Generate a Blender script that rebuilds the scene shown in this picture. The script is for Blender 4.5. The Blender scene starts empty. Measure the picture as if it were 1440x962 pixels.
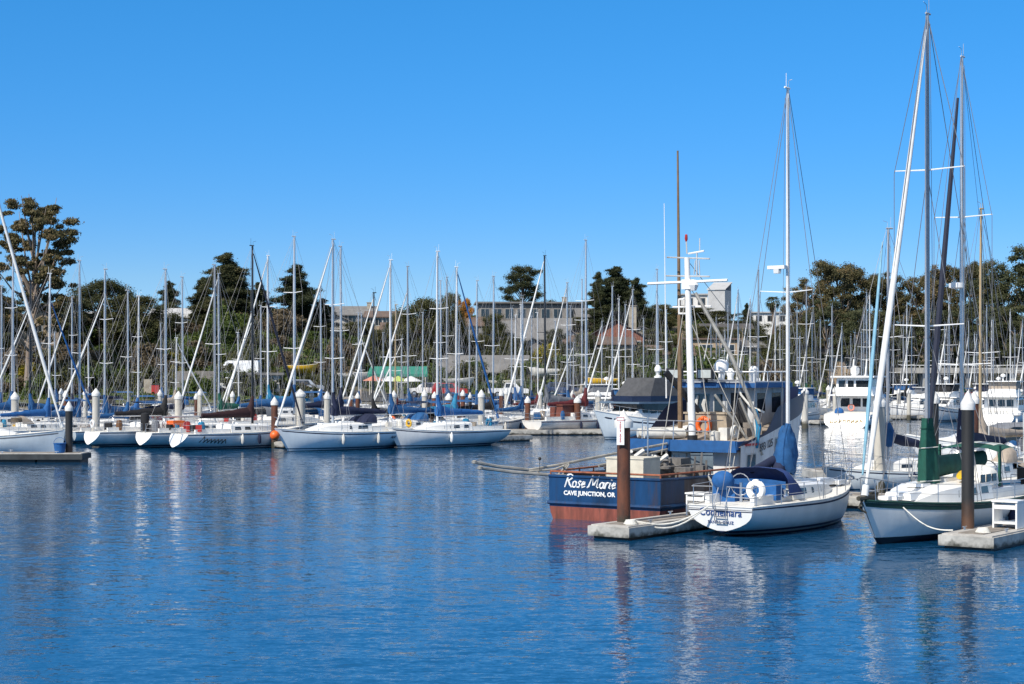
import bpy, math, random
import numpy as np
from mathutils import Vector, Matrix, noise as mnoise

R = math.radians
sc = bpy.context.scene
col = sc.collection
rnd = random.Random(7)

# ---------------------------------------------------------------- camera, sky, sun, exposure
F, H, YH = 2400.0, 5.1, 521.0          # focal length in photo pixels, eye height above the water, horizon row
cam_d = bpy.data.cameras.new('camera')
cam_d.sensor_width = 36.0
cam_d.lens = 36.0 * F / 1440.0
cam_d.shift_y = 40.0 / 1440.0
cam_d.clip_end = 9000
cam = bpy.data.objects.new('camera', cam_d)
cam.location = (0, 0, H)
cam.rotation_euler = (R(90), 0, 0)
col.objects.link(cam)
sc.camera = cam

SUN_EL = R(43)
SUN_DIR = Vector((-0.64, -0.77, 0)).normalized()
SUN_ROT = math.atan2(SUN_DIR.x, SUN_DIR.y)
w = bpy.data.worlds.new('World')
sc.world = w
w.use_nodes = True
nt = w.node_tree
nt.nodes.clear()
o_ = nt.nodes.new('ShaderNodeOutputWorld')
bg = nt.nodes.new('ShaderNodeBackground')
sky = nt.nodes.new('ShaderNodeTexSky')
sky.sky_type = 'NISHITA'
sky.sun_disc = False
sky.sun_elevation = SUN_EL
sky.sun_rotation = SUN_ROT
sky.altitude = 0
sky.air_density = 1.0
sky.dust_density = 0.15
sky.ozone_density = 4.0
gm = nt.nodes.new('ShaderNodeGamma')             # deeper, more even blue, as in the photograph's clear polarised sky
gm.inputs['Gamma'].default_value = 2.05
nt.links.new(sky.outputs[0], gm.inputs['Color'])
s1 = nt.nodes.new('ShaderNodeSeparateColor'); s1.mode = 'HSV'
s2 = nt.nodes.new('ShaderNodeCombineColor'); s2.mode = 'HSV'
nt.links.new(gm.outputs[0], s1.inputs[0])
vp = nt.nodes.new('ShaderNodeMath'); vp.operation = 'POWER'; vp.inputs[1].default_value = 0.38
vk = nt.nodes.new('ShaderNodeMath'); vk.operation = 'MULTIPLY'; vk.inputs[1].default_value = 1.30
nt.links.new(s1.outputs[2], vp.inputs[0]); nt.links.new(vp.outputs[0], vk.inputs[0])
ss = nt.nodes.new('ShaderNodeMath'); ss.operation = 'MULTIPLY_ADD'; ss.inputs[1].default_value = 0.50; ss.inputs[2].default_value = 0.50; ss.use_clamp = True
nt.links.new(s1.outputs[1], ss.inputs[0])
hu = nt.nodes.new('ShaderNodeMath'); hu.operation = 'MULTIPLY_ADD'; hu.inputs[1].default_value = 0.042; hu.inputs[2].default_value = 0.571
nt.links.new(s1.outputs[1], hu.inputs[0]); nt.links.new(hu.outputs[0], s2.inputs[0])
nt.links.new(ss.outputs[0], s2.inputs[1]); nt.links.new(vk.outputs[0], s2.inputs[2])
# overhead sky, out of view, is paled and brightened to neutralise the fill light
tcw = nt.nodes.new('ShaderNodeTexCoord'); sxyz = nt.nodes.new('ShaderNodeSeparateXYZ')
nt.links.new(tcw.outputs['Generated'], sxyz.inputs[0])
mr = nt.nodes.new('ShaderNodeMapRange'); mr.interpolation_type = 'SMOOTHSTEP'
mr.inputs['From Min'].default_value = 0.26; mr.inputs['From Max'].default_value = 0.50
nt.links.new(sxyz.outputs['Z'], mr.inputs['Value'])
pale = nt.nodes.new('ShaderNodeHueSaturation'); pale.inputs['Saturation'].default_value = 0.38; pale.inputs['Value'].default_value = 1.25
nt.links.new(sky.outputs[0], pale.inputs['Color'])
mxw = nt.nodes.new('ShaderNodeMix'); mxw.data_type = 'RGBA'
nt.links.new(mr.outputs[0], mxw.inputs[0]); nt.links.new(s2.outputs[0], mxw.inputs[6]); nt.links.new(pale.outputs[0], mxw.inputs[7])
nt.links.new(mxw.outputs[2], bg.inputs['Color'])
bg.inputs['Strength'].default_value = 0.13
nt.links.new(bg.outputs[0], o_.inputs['Surface'])

sd = bpy.data.lights.new('sun', 'SUN')
sd.energy = 4.3
sd.angle = R(0.53)
sd.color = (1.0, 0.94, 0.84)
sun = bpy.data.objects.new('sun', sd)
sv = Vector((SUN_DIR.x * math.cos(SUN_EL), SUN_DIR.y * math.cos(SUN_EL), math.sin(SUN_EL)))
sun.rotation_euler = sv.to_track_quat('Z', 'Y').to_euler()
sun.location = (-60, -30, 60)
col.objects.link(sun)
sc.view_settings.view_transform = 'Standard'
sc.view_settings.look = 'None'
sc.view_settings.exposure = 0.3
sc.view_settings.gamma = 1.0
sc.view_settings.use_curve_mapping = False
sc.cycles.max_bounces = 6
sc.cycles.transparent_max_bounces = 8
sc.cycles.caustics_reflective = False
sc.cycles.caustics_refractive = False

# ---------------------------------------------------------------- materials
MATS = {}
def mat(name, c, rough=0.5, metal=0.0, var=0.12, scale=3.0, bump=0.0, streak=0.0, c2=None, spec=0.5, coat=0.0):
    if name in MATS:
        return MATS[name]
    m = bpy.data.materials.new(name)
    m.use_nodes = True
    n = m.node_tree
    b = n.nodes['Principled BSDF']
    b.inputs['Roughness'].default_value = rough
    b.inputs['Metallic'].default_value = metal
    b.inputs['Specular IOR Level'].default_value = spec
    if coat:
        b.inputs['Coat Weight'].default_value = coat
    tc = n.nodes.new('ShaderNodeTexCoord')
    nz = n.nodes.new('ShaderNodeTexNoise')
    nz.inputs['Scale'].default_value = scale
    nz.inputs['Detail'].default_value = 5
    nz.inputs['Roughness'].default_value = 0.65
    mp = n.nodes.new('ShaderNodeMapping')
    if streak:
        mp.inputs['Scale'].default_value = (1, 1, 1.0 / (1 + 6 * streak))
    n.links.new(tc.outputs['Object'], mp.inputs['Vector'])
    n.links.new(mp.outputs[0], nz.inputs['Vector'])
    cr = n.nodes.new('ShaderNodeValToRGB')
    d = c2 if c2 else tuple(x * (1 - var) for x in c)
    u = c if c2 else tuple(min(1, x * (1 + var * 0.5)) for x in c)
    cr.color_ramp.elements[0].color = (*d, 1)
    cr.color_ramp.elements[0].position = 0.35
    cr.color_ramp.elements[1].color = (*u, 1)
    cr.color_ramp.elements[1].position = 0.62
    n.links.new(nz.outputs['Fac'], cr.inputs['Fac'])
    n.links.new(cr.outputs[0], b.inputs['Base Color'])
    if bump:
        bp = n.nodes.new('ShaderNodeBump')
        bp.inputs['Strength'].default_value = bump
        bp.inputs['Distance'].default_value = 0.03
        n.links.new(nz.outputs['Fac'], bp.inputs['Height'])
        n.links.new(bp.outputs[0], b.inputs['Normal'])
    MATS[name] = m
    return m

def hull_mat(name, top, boot, bottom, z0=0.03, z1=0.10, z2=0.19):
    """Gelcoat with a boot stripe and bottom paint: painted bands at fixed heights above the waterline."""
    if name in MATS:
        return MATS[name]
    m = mat(name, top, 0.38, 0, 0.10, 1.2, 0, 0.5, coat=0.08)
    n = m.node_tree
    b = n.nodes['Principled BSDF']
    cr = [x for x in n.nodes if x.type == 'VALTORGB'][0]
    tc = [x for x in n.nodes if x.type == 'TEX_COORD'][0]
    sp = n.nodes.new('ShaderNodeSeparateXYZ')
    n.links.new(tc.outputs['Object'], sp.inputs[0])
    r2 = n.nodes.new('ShaderNodeValToRGB')
    r2.color_ramp.interpolation = 'CONSTANT'
    e = r2.color_ramp.elements
    e[0].position = 0.0; e[0].color = (*bottom, 1)
    e[1].position = 0.5 + z0 / 4; e[1].color = (*top, 1)
    x = e.new(0.5 + z1 / 4); x.color = (*boot, 1)
    x = e.new(0.5 + z2 / 4); x.color = (1, 1, 1, 1)
    ma = n.nodes.new('ShaderNodeMath'); ma.operation = 'MULTIPLY_ADD'
    ma.inputs[1].default_value = 0.25; ma.inputs[2].default_value = 0.5
    n.links.new(sp.outputs['Z'], ma.inputs[0])
    n.links.new(ma.outputs[0], r2.inputs['Fac'])
    gt = n.nodes.new('ShaderNodeMath'); gt.operation = 'GREATER_THAN'; gt.inputs[1].default_value = z2
    n.links.new(sp.outputs['Z'], gt.inputs[0])
    mx = n.nodes.new('ShaderNodeMix'); mx.data_type = 'RGBA'
    n.links.new(gt.outputs[0], mx.inputs[0])
    n.links.new(r2.outputs[0], mx.inputs[6])
    n.links.new(cr.outputs[0], mx.inputs[7])
    n.links.new(mx.outputs[2], b.inputs['Base Color'])
    return m

def leaf_mat(name, c1, c2, c3):
    if name in MATS:
        return MATS[name]
    m = bpy.data.materials.new(name); m.use_nodes = True
    n = m.node_tree; b = n.nodes['Principled BSDF']
    b.inputs['Roughness'].default_value = 0.62
    b.inputs['Specular IOR Level'].default_value = 0.25
    g = n.nodes.new('ShaderNodeNewGeometry')
    tc = n.nodes.new('ShaderNodeTexCoord')
    nz = n.nodes.new('ShaderNodeTexNoise'); nz.inputs['Scale'].default_value = 0.45; nz.inputs['Detail'].default_value = 3
    n.links.new(tc.outputs['Object'], nz.inputs['Vector'])
    ad = n.nodes.new('ShaderNodeMath'); ad.operation = 'MULTIPLY_ADD'
    ad.inputs[1].default_value = 0.36
    n.links.new(g.outputs['Random Per Island'], ad.inputs[0])
    oi = n.nodes.new('ShaderNodeObjectInfo')
    s1 = n.nodes.new('ShaderNodeMath'); s1.operation = 'MULTIPLY_ADD'; s1.inputs[1].default_value = 0.9; s1.inputs[2].default_value = -0.22
    n.links.new(nz.outputs['Fac'], s1.inputs[0])
    s2 = n.nodes.new('ShaderNodeMath'); s2.operation = 'MULTIPLY_ADD'; s2.inputs[1].default_value = 0.22
    n.links.new(oi.outputs['Random'], s2.inputs[0]); n.links.new(s1.outputs[0], s2.inputs[2])
    n.links.new(s2.outputs[0], ad.inputs[2])
    cr = n.nodes.new('ShaderNodeValToRGB')
    e = cr.color_ramp.elements
    e[0].position = 0.15; e[0].color = (*c1, 1)
    e[1].position = 0.55; e[1].color = (*c2, 1)
    x = e.new(0.92); x.color = (*c3, 1)
    n.links.new(ad.outputs[0], cr.inputs['Fac'])
    n.links.new(cr.outputs[0], b.inputs['Base Color'])
    tr = n.nodes.new('ShaderNodeBsdfTranslucent')
    n.links.new(cr.outputs[0], tr.inputs['Color'])
    ms = n.nodes.new('ShaderNodeMixShader'); ms.inputs[0].default_value = 0.30
    out = [x for x in n.nodes if x.type == 'OUTPUT_MATERIAL'][0]
    n.links.new(b.outputs[0], ms.inputs[1]); n.links.new(tr.outputs[0], ms.inputs[2])
    n.links.new(ms.outputs[0], out.inputs['Surface'])
    MATS[name] = m
    return m

WHITE = mat('white_gelcoat', (0.80, 0.79, 0.76), 0.3, 0, 0.08, 2.0)
DECK = mat('deck_white', (0.72, 0.70, 0.65), 0.6, 0, 0.10, 5.0)
OFFW = mat('off_white', (0.62, 0.60, 0.55), 0.55, 0, 0.14, 3.0)
CREAM = mat('cream_paint', (0.62, 0.57, 0.46), 0.6, 0, 0.15, 2.0)
GLASS = mat('dark_window_glass', (0.02, 0.025, 0.03), 0.08, 0, 0.3, 3.0, spec=0.8)
ALU = mat('mast_aluminium', (0.62, 0.63, 0.64), 0.38, 0.45, 0.1, 4.0)
ALUW = mat('mast_white', (0.80, 0.80, 0.79), 0.35, 0.0, 0.05, 4.0)
ALUG = mat('mast_grey', (0.42, 0.43, 0.45), 0.4, 0.3, 0.1, 4.0)
ALUB = mat('mast_black', (0.02, 0.02, 0.022), 0.35, 0.0, 0.2, 4.0)
TANM = mat('mast_tan', (0.50, 0.36, 0.19), 0.5, 0.0, 0.12, 4.0)
STEEL = mat('stainless', (0.55, 0.56, 0.58), 0.3, 0.8, 0.1, 6.0)
WIRE = mat('wire_grey', (0.22, 0.22, 0.23), 0.5, 0.3, 0.1, 6.0)
BLACK = mat('black_rubber', (0.012, 0.012, 0.014), 0.6, 0, 0.3, 6.0)
ROPE = mat('white_rope', (0.66, 0.64, 0.58), 0.9, 0, 0.15, 14.0)
BLUEC = mat('blue_canvas', (0.010, 0.078, 0.215), 0.85, 0, 0.22, 4.0, 0.25)
ROYAL = mat('royal_canvas', (0.010, 0.095, 0.29), 0.8, 0, 0.2, 4.0, 0.25)
NAVYC = mat('navy_canvas', (0.008, 0.014, 0.045), 0.85, 0, 0.25, 4.0, 0.25)
BLKC = mat('black_canvas', (0.012, 0.012, 0.014), 0.85, 0, 0.25, 4.0, 0.25)
GREENC = mat('green_canvas', (0.006, 0.075, 0.052), 0.85, 0, 0.25, 4.0, 0.3)
TANC = mat('tan_canvas', (0.36, 0.30, 0.24), 0.85, 0, 0.16, 4.0, 0.3)
GREYC = mat('grey_canvas', (0.16, 0.17, 0.19), 0.85, 0, 0.16, 4.0, 0.3)
MAROON = mat('maroon_canvas', (0.10, 0.012, 0.016), 0.85, 0, 0.2, 4.0, 0.25)
TEAL = mat('teal_canvas', (0.02, 0.20, 0.36), 0.85, 0, 0.2, 4.0, 0.25)
LBLUE = mat('pale_blue_sail', (0.20, 0.40, 0.52), 0.8, 0, 0.15, 3.0, 0.2)
SAILW = mat('white_sail', (0.68, 0.68, 0.66), 0.8, 0, 0.1, 3.0, 0.2)
SAILD = mat('dark_sail', (0.012, 0.016, 0.035), 0.8, 0, 0.2, 3.0, 0.2)
ORANGE = mat('orange_vinyl', (0.80, 0.13, 0.015), 0.45, 0, 0.15, 5.0)
RED = mat('red_paint', (0.42, 0.03, 0.025), 0.5, 0, 0.2, 4.0)
YELLOW = mat('yellow_paint', (0.70, 0.42, 0.02), 0.5, 0, 0.15, 4.0)
WOOD = mat('varnished_wood', (0.16, 0.075, 0.03), 0.45, 0, 0.3, 3.0)
TRIMB = mat('navy_trim', (0.012, 0.02, 0.05), 0.4, 0, 0.2, 4.0)
DOCK = mat('dock_concrete', (0.42, 0.40, 0.37), 0.85, 0, 0.25, 2.5, 0.2)
DOCKS = mat('dock_whaler', (0.40, 0.385, 0.35), 0.8, 0, 0.4, 1.6, 0.2)
DOCKP = mat('dock_planks', (0.24, 0.21, 0.18), 0.85, 0, 0.3, 3.0, 0.3)
DARKW = mat('wet_float', (0.018, 0.017, 0.015), 0.5, 0, 0.4, 3.0)
CONC = mat('pile_concrete', (0.52, 0.49, 0.43), 0.8, 0, 0.22, 2.0, 0.1, 0.5)
RUST = mat('pile_rust', (0.17, 0.055, 0.025), 0.75, 0, 0.5, 2.2, 0.2, 0.3, c2=(0.055, 0.024, 0.016))
PBLK = mat('pile_black', (0.024, 0.023, 0.022), 0.55, 0, 0.3, 2.0, 0.05, 0.5)
CAPW = mat('pile_cap_white', (0.66, 0.65, 0.62), 0.45, 0, 0.1, 5.0)

def waterline(m, z0, c, soft=0.12):
    """Weed and wet growth: a ragged dark band that stops a little above the water."""
    n = m.node_tree; b = n.nodes['Principled BSDF']; old = b.inputs['Base Color'].links[0].from_socket
    tc = [x for x in n.nodes if x.type == 'TEX_COORD'][0]
    sp = n.nodes.new('ShaderNodeSeparateXYZ'); n.links.new(tc.outputs['Object'], sp.inputs[0])
    nz = n.nodes.new('ShaderNodeTexNoise'); nz.inputs['Scale'].default_value = 4.0; nz.inputs['Detail'].default_value = 4
    n.links.new(tc.outputs['Object'], nz.inputs['Vector'])
    ad = n.nodes.new('ShaderNodeMath'); ad.operation = 'MULTIPLY_ADD'; ad.inputs[1].default_value = -0.5
    n.links.new(nz.outputs['Fac'], ad.inputs[0]); n.links.new(sp.outputs['Z'], ad.inputs[2])
    mr = n.nodes.new('ShaderNodeMapRange'); mr.inputs['From Min'].default_value = z0 - 0.25 + soft; mr.inputs['From Max'].default_value = z0 - 0.25 - soft
    n.links.new(ad.outputs[0], mr.inputs['Value'])
    mx = n.nodes.new('ShaderNodeMix'); mx.data_type = 'RGBA'; mx.inputs[7].default_value = (*c, 1)
    n.links.new(mr.outputs[0], mx.inputs[0]); n.links.new(old, mx.inputs[6]); n.links.new(mx.outputs[2], b.inputs['Base Color'])
def rusty(m, amount=0.62, c=(0.16, 0.055, 0.02), sx=2.2):
    """Rust and dirt that has run down the plating in narrow streaks."""
    n = m.node_tree; b = n.nodes['Principled BSDF']; old = b.inputs['Base Color'].links[0].from_socket
    tc = [x for x in n.nodes if x.type == 'TEX_COORD'][0]
    mp = n.nodes.new('ShaderNodeMapping'); mp.inputs['Scale'].default_value = (sx, sx, 0.22); n.links.new(tc.outputs['Object'], mp.inputs['Vector'])
    nz = n.nodes.new('ShaderNodeTexNoise'); nz.inputs['Scale'].default_value = 2.0; nz.inputs['Detail'].default_value = 6; nz.inputs['Roughness'].default_value = 0.7
    n.links.new(mp.outputs[0], nz.inputs['Vector'])
    mr = n.nodes.new('ShaderNodeMapRange'); mr.inputs['From Min'].default_value = amount - 0.05; mr.inputs['From Max'].default_value = amount + 0.10; mr.inputs['To Max'].default_value = 0.75
    n.links.new(nz.outputs['Fac'], mr.inputs['Value'])
    mx = n.nodes.new('ShaderNodeMix'); mx.data_type = 'RGBA'; mx.inputs[7].default_value = (*c, 1)
    n.links.new(mr.outputs[0], mx.inputs[0]); n.links.new(old, mx.inputs[6]); n.links.new(mx.outputs[2], b.inputs['Base Color'])
    return m
waterline(CONC, 0.55, (0.07, 0.065, 0.045)); waterline(RUST, 0.5, (0.03, 0.03, 0.02)); waterline(PBLK, 0.7, (0.10, 0.05, 0.028), 0.3); waterline(DOCKS, 0.14, (0.05, 0.05, 0.04), 0.08)

# ---------------------------------------------------------------- mesh builder
class MB:
    def __init__(s):
        s.v = []; s.f = []; s.mi = []; s.m = 0
    def box(s, c, size, rz=0.0, taper=1.0):
        cx, cy, cz = c; a, b, h = size[0] / 2, size[1] / 2, size[2] / 2
        n = len(s.v); ca, sa = math.cos(rz), math.sin(rz)
        for k, z in ((1.0, -h), (taper, h)):
            for x, y in ((-a, -b), (a, -b), (a, b), (-a, b)):
                x *= k; y *= k
                s.v.append((cx + x * ca - y * sa, cy + x * sa + y * ca, cz + z))
        for q in ((0, 3, 2, 1), (4, 5, 6, 7), (0, 1, 5, 4), (1, 2, 6, 5), (2, 3, 7, 6), (3, 0, 4, 7)):
            s.f.append(tuple(n + i for i in q)); s.mi.append(s.m)
        return s
    def quad(s, *p):
        n = len(s.v); s.v += [tuple(q) for q in p]; s.f.append(tuple(range(n, n + len(p)))); s.mi.append(s.m); return s
    def grid(s, rows, closed=False):
        n = len(s.v); k = len(rows[0])
        for r in rows: s.v += [tuple(p) for p in r]
        for i in range(len(rows) - 1):
            for j in range(k if closed else k - 1):
                a = n + i * k + j; b = n + i * k + (j + 1) % k
                s.f.append((a, b, b + k, a + k)); s.mi.append(s.m)
        return n
    def tube(s, pts, r, n=6, cap=True, r2=None, ry=None):
        """Tube through points; r may be a list; ry an oval factor."""
        P = [Vector(p) for p in pts]
        rs = r if isinstance(r, (list, tuple)) else ([r] * len(P) if r2 is None else [r + (r2 - r) * i / (len(P) - 1) for i in range(len(P))])
        rows = []
        up0 = None
        for i, p in enumerate(P):
            d = (P[min(i + 1, len(P) - 1)] - P[max(i - 1, 0)])
            d = d.normalized() if d.length > 1e-9 else Vector((0, 0, 1))
            ref = Vector((0, 1, 0)) if abs(d.y) < 0.9 else Vector((1, 0, 0))
            a = d.cross(ref).normalized(); b = d.cross(a).normalized()
            rows.append([p + (a * math.cos(t) + b * (ry or 1) * math.sin(t)) * rs[i] for t in (2 * math.pi * k / n for k in range(n))])
        st = s.grid(rows, True)
        if cap:
            s.f.append(tuple(st + k for k in range(n))[::-1]); s.mi.append(s.m)
            e = st + (len(P) - 1) * n
            s.f.append(tuple(e + k for k in range(n))); s.mi.append(s.m)
        return s
    def lathe(s, c, prof, n=12):
        rows = [[(c[0] + r * math.cos(2 * math.pi * k / n), c[1] + r * math.sin(2 * math.pi * k / n), c[2] + z) for k in range(n)] for r, z in prof]
        st = s.grid(rows, True)
        if prof[0][0] > 1e-4: s.f.append(tuple(st + k for k in range(n))[::-1]); s.mi.append(s.m)
        if prof[-1][0] > 1e-4:
            e = st + (len(prof) - 1) * n; s.f.append(tuple(e + k for k in range(n))); s.mi.append(s.m)
        return s
    def prism(s, poly, z0, z1):
        n = len(s.v); k = len(poly)
        for z in (z0, z1): s.v += [(p[0], p[1], z) for p in poly]
        s.f.append(tuple(n + i for i in range(k))[::-1]); s.f.append(tuple(n + k + i for i in range(k))); s.mi += [s.m, s.m]
        for i in range(k):
            j = (i + 1) % k; s.f.append((n + i, n + j, n + k + j, n + k + i)); s.mi.append(s.m)
        return s
    def sphere(s, c, r, n=10, m=7, sz=1.0):
        prof = [(max(1e-5, r * math.sin(math.pi * i / m)), -r * sz * math.cos(math.pi * i / m)) for i in range(m + 1)]
        return s.lathe(c, prof, n)
    def torus(s, c, Rr, r, axis='y', a0=0, a1=2 * math.pi, n=14, k=6):
        pts = []
        for i in range(n + 1):
            t = a0 + (a1 - a0) * i / n
            d = (math.cos(t) * Rr, math.sin(t) * Rr)
            pts.append({'y': (c[0] + d[0], c[1], c[2] + d[1]), 'x': (c[0], c[1] + d[0], c[2] + d[1]), 'z': (c[0] + d[0], c[1] + d[1], c[2])}[axis])
        return s.tube(pts, r, k)
    def build(s, name, mats, parent=None, smooth=False, ang=38):
        me = bpy.data.meshes.new(name)
        me.from_pydata(s.v, [], s.f)
        for m in (mats if isinstance(mats, (list, tuple)) else [mats]): me.materials.append(m)
        if any(s.mi): me.polygons.foreach_set('material_index', s.mi)
        if smooth:
            me.polygons.foreach_set('use_smooth', [True] * len(me.polygons))
            me.update(); me.set_sharp_from_angle(angle=R(ang))
        me.validate(clean_customdata=False)
        o = bpy.data.objects.new(name, me); col.objects.link(o)
        if parent is not None: o.parent = parent
        return o

def tag(o, label=None, cat=None, group=None, kind=None):
    if label: o['label'] = label
    if cat: o['category'] = cat
    if group: o['group'] = group
    if kind: o['kind'] = kind
    return o
def empty(name, loc, rz=0.0, label=None, cat=None, group=None):
    o = bpy.data.objects.new(name, None); o.location = loc; o.rotation_euler = (0, 0, rz); o.empty_display_size = 0.3
    col.objects.link(o); return tag(o, label, cat, group)
def copy_tree(o, parent=None):
    c = o.copy(); col.objects.link(c)
    if parent is not None: c.parent = parent
    for ch in list(o.children): copy_tree(ch, c)
    return c
def P(px, py, D):
    return Vector(((px - 720) / F * D, D, H + (YH - py) / F * D))
def DW(py, z=0.0):
    return F * (H - z) / (py - YH)
def text(name, body, m, parent, loc, rot, size, shear=0.0, off=0.0, ax='CENTER', extr=0.004, space=1.0, xscale=1.0):
    cu = bpy.data.curves.new(name, 'FONT'); cu.body = body; cu.size = size; cu.shear = shear; cu.offset = off
    cu.align_x = ax; cu.extrude = extr; cu.space_character = space; cu.resolution_u = 3
    cu.materials.append(m)
    tmp = bpy.data.objects.new(name, cu)
    me = bpy.data.meshes.new_from_object(tmp)
    bpy.data.objects.remove(tmp)
    if not me.materials: me.materials.append(m)
    o = bpy.data.objects.new(name, me); col.objects.link(o); o.parent = parent; o.location = loc; o.rotation_euler = rot
    o.scale = (xscale, 1, 1)
    return o
def sstep(a, b, x):
    t = max(0.0, min(1.0, (x - a) / (b - a))); return t * t * (3 - 2 * t)
# ---------------------------------------------------------------- setting: water, terrain
def shore(X):
    return 192 + 100 * sstep(35, 62, X) - 4 * math.sin(X * 0.11)
def terr(X, D):
    t = D - shore(X)
    z = -2.5 + 3.9 * sstep(-5, 4, t)
    wl = 1 - sstep(-32, -12, X); wr = sstep(35, 60, X)
    zl = 9.0 * sstep(14, 60, t) + 6 * sstep(60, 240, t)
    zm = 5.0 * sstep(30, 75, t) + 9.5 * sstep(75, 150, t) + 4 * sstep(150, 400, t)
    zr = 7.0 * sstep(6, 60, t) + 6 * sstep(60, 300, t)
    z += (wl * zl + (1 - wl) * ((1 - wr) * zm + wr * zr)) if t > 0 else 0
    if t > 8: z += 0.5 * mnoise.noise(Vector((X * 0.06, D * 0.06, 1.7)))
    return z

def water_material():
    m = bpy.data.materials.new('harbour_water'); m.use_nodes = True
    n = m.node_tree; b = n.nodes['Principled BSDF']
    b.inputs['Base Color'].default_value = (0.004, 0.050, 0.125, 1)
    b.inputs['Roughness'].default_value = 0.03
    b.inputs['IOR'].default_value = 1.33
    tc = n.nodes.new('ShaderNodeTexCoord')
    def nz(sc_, det, sx, sy, rot, out='Color'):
        mp = n.nodes.new('ShaderNodeMapping'); mp.inputs['Scale'].default_value = (sx, sy, 1); mp.inputs['Rotation'].default_value = (0, 0, rot)
        t = n.nodes.new('ShaderNodeTexNoise'); t.inputs['Scale'].default_value = sc_; t.inputs['Detail'].default_value = det; t.inputs['Roughness'].default_value = 0.55
        t.inputs['Distortion'].default_value = 0.5
        n.links.new(tc.outputs['Object'], mp.inputs['Vector']); n.links.new(mp.outputs[0], t.inputs['Vector'])
        return t.outputs[out]
    pt = nz(0.035, 3, 0.6, 1.6, 0.2, 'Fac')        # calmer and rougher patches of wind on the water
    pr = n.nodes.new('ShaderNodeMapRange'); pr.inputs['From Min'].default_value = 0.35; pr.inputs['From Max'].default_value = 0.65
    pr.inputs['To Min'].default_value = 0.6; pr.inputs['To Max'].default_value = 1.2
    n.links.new(pt, pr.inputs['Value'])
    def vm(op, x, y):
        q = n.nodes.new('ShaderNodeVectorMath'); q.operation = op
        for k_, v_ in ((0, x), (1, y)):
            if isinstance(v_, tuple): q.inputs[k_].default_value = v_
            else: n.links.new(v_, q.inputs[k_])
        return q.outputs[0]
    def slope(col_, k_): return vm('MULTIPLY', vm('SUBTRACT', col_, (0.5, 0.5, 0.5)), (k_ * 0.8, k_, 0.0))
    s_ = vm('ADD', vm('ADD', slope(nz(1.5, 2, 0.5, 1.5, 0.2), SLOPE * 0.7), slope(nz(4.8, 2, 0.55, 1.5, -0.15), SLOPE)), slope(nz(13.0, 2, 0.8, 1.3, 0.4), SLOPE * 0.9))
    sc2 = n.nodes.new('ShaderNodeVectorMath'); sc2.operation = 'SCALE'
    n.links.new(s_, sc2.inputs[0]); n.links.new(pr.outputs[0], sc2.inputs['Scale'])
    nn = vm('NORMALIZE', vm('ADD', sc2.outputs[0], (0.0, 0.0, 1.0)), (0, 0, 0))
    n.links.new(nn, b.inputs['Normal'])
    return m
SLOPE = 0.20
wm = MB(); wm.quad((-3000, -200, 0), (3000, -200, 0), (3000, 3000, 0), (-3000, 3000, 0))
water = tag(wm.build('water', water_material()), kind='structure')

ground_m = mat('ground_earth', (0.13, 0.105, 0.065), 0.95, 0, 0.4, 0.15, 0.3, c2=(0.055, 0.06, 0.025))
tm = MB()
xs = [-1500, -900, -500, -300, -200] + list(range(-150, 151, 5)) + [200, 300, 500, 900, 1500]
ds = list(range(180, 330, 4)) + list(range(330, 520, 15)) + [560, 640, 800, 1100, 1600, 2400]
tm.grid([[(x, d, terr(x, d)) for x in xs] for d in ds])
tag(tm.build('terrain', ground_m, None, True, 80), kind='structure')
hm = MB()
rows = []
for j in range(7):
    y = 2300 + j * 90
    rows.append([(x, y, -8 + (95 * math.sin(math.pi * j / 6)) * (0.55 + 0.45 * mnoise.noise(Vector((x * 0.003, 0.3, 0)))) * math.exp(-((x + 230) / 420.0) ** 2)) for x in range(-1000, 700, 50)])
hm.grid(rows)
tag(hm.build('hill', mat('hill_forest', (0.05, 0.075, 0.07), 0.95, 0, 0.25, 0.02), None, True, 80), kind='structure')
# grass verge and gravel path along the left shore, car park in the middle
def strip(name, m, x0, x1, t0, t1, dz, kind='structure'):
    s = MB(); xx = [x0 + (x1 - x0) * i / 24 for i in range(25)]
    s.grid([[(x, shore(x) + t, terr(x, shore(x) + t) + dz) for x in xx] for t in (t0 + (t1 - t0) * k / 4 for k in range(5))])
    return tag(s.build(name, m, None, True, 80), kind=kind)
strip('grass', mat('verge_grass', (0.075, 0.085, 0.022), 0.95, 0, 0.35, 0.5, 0.3), -75, -34, 3.2, 8.4, 0.05, 'stuff')
strip('path', mat('path_gravel', (0.44, 0.39, 0.30), 0.95, 0, 0.15, 1.0), -75, -30, 9.0, 11.5, 0.06)
strip('car_park', mat('asphalt', (0.055, 0.055, 0.055), 0.9, 0, 0.2, 1.0), -33, 28, 8, 29, 0.06)

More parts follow.
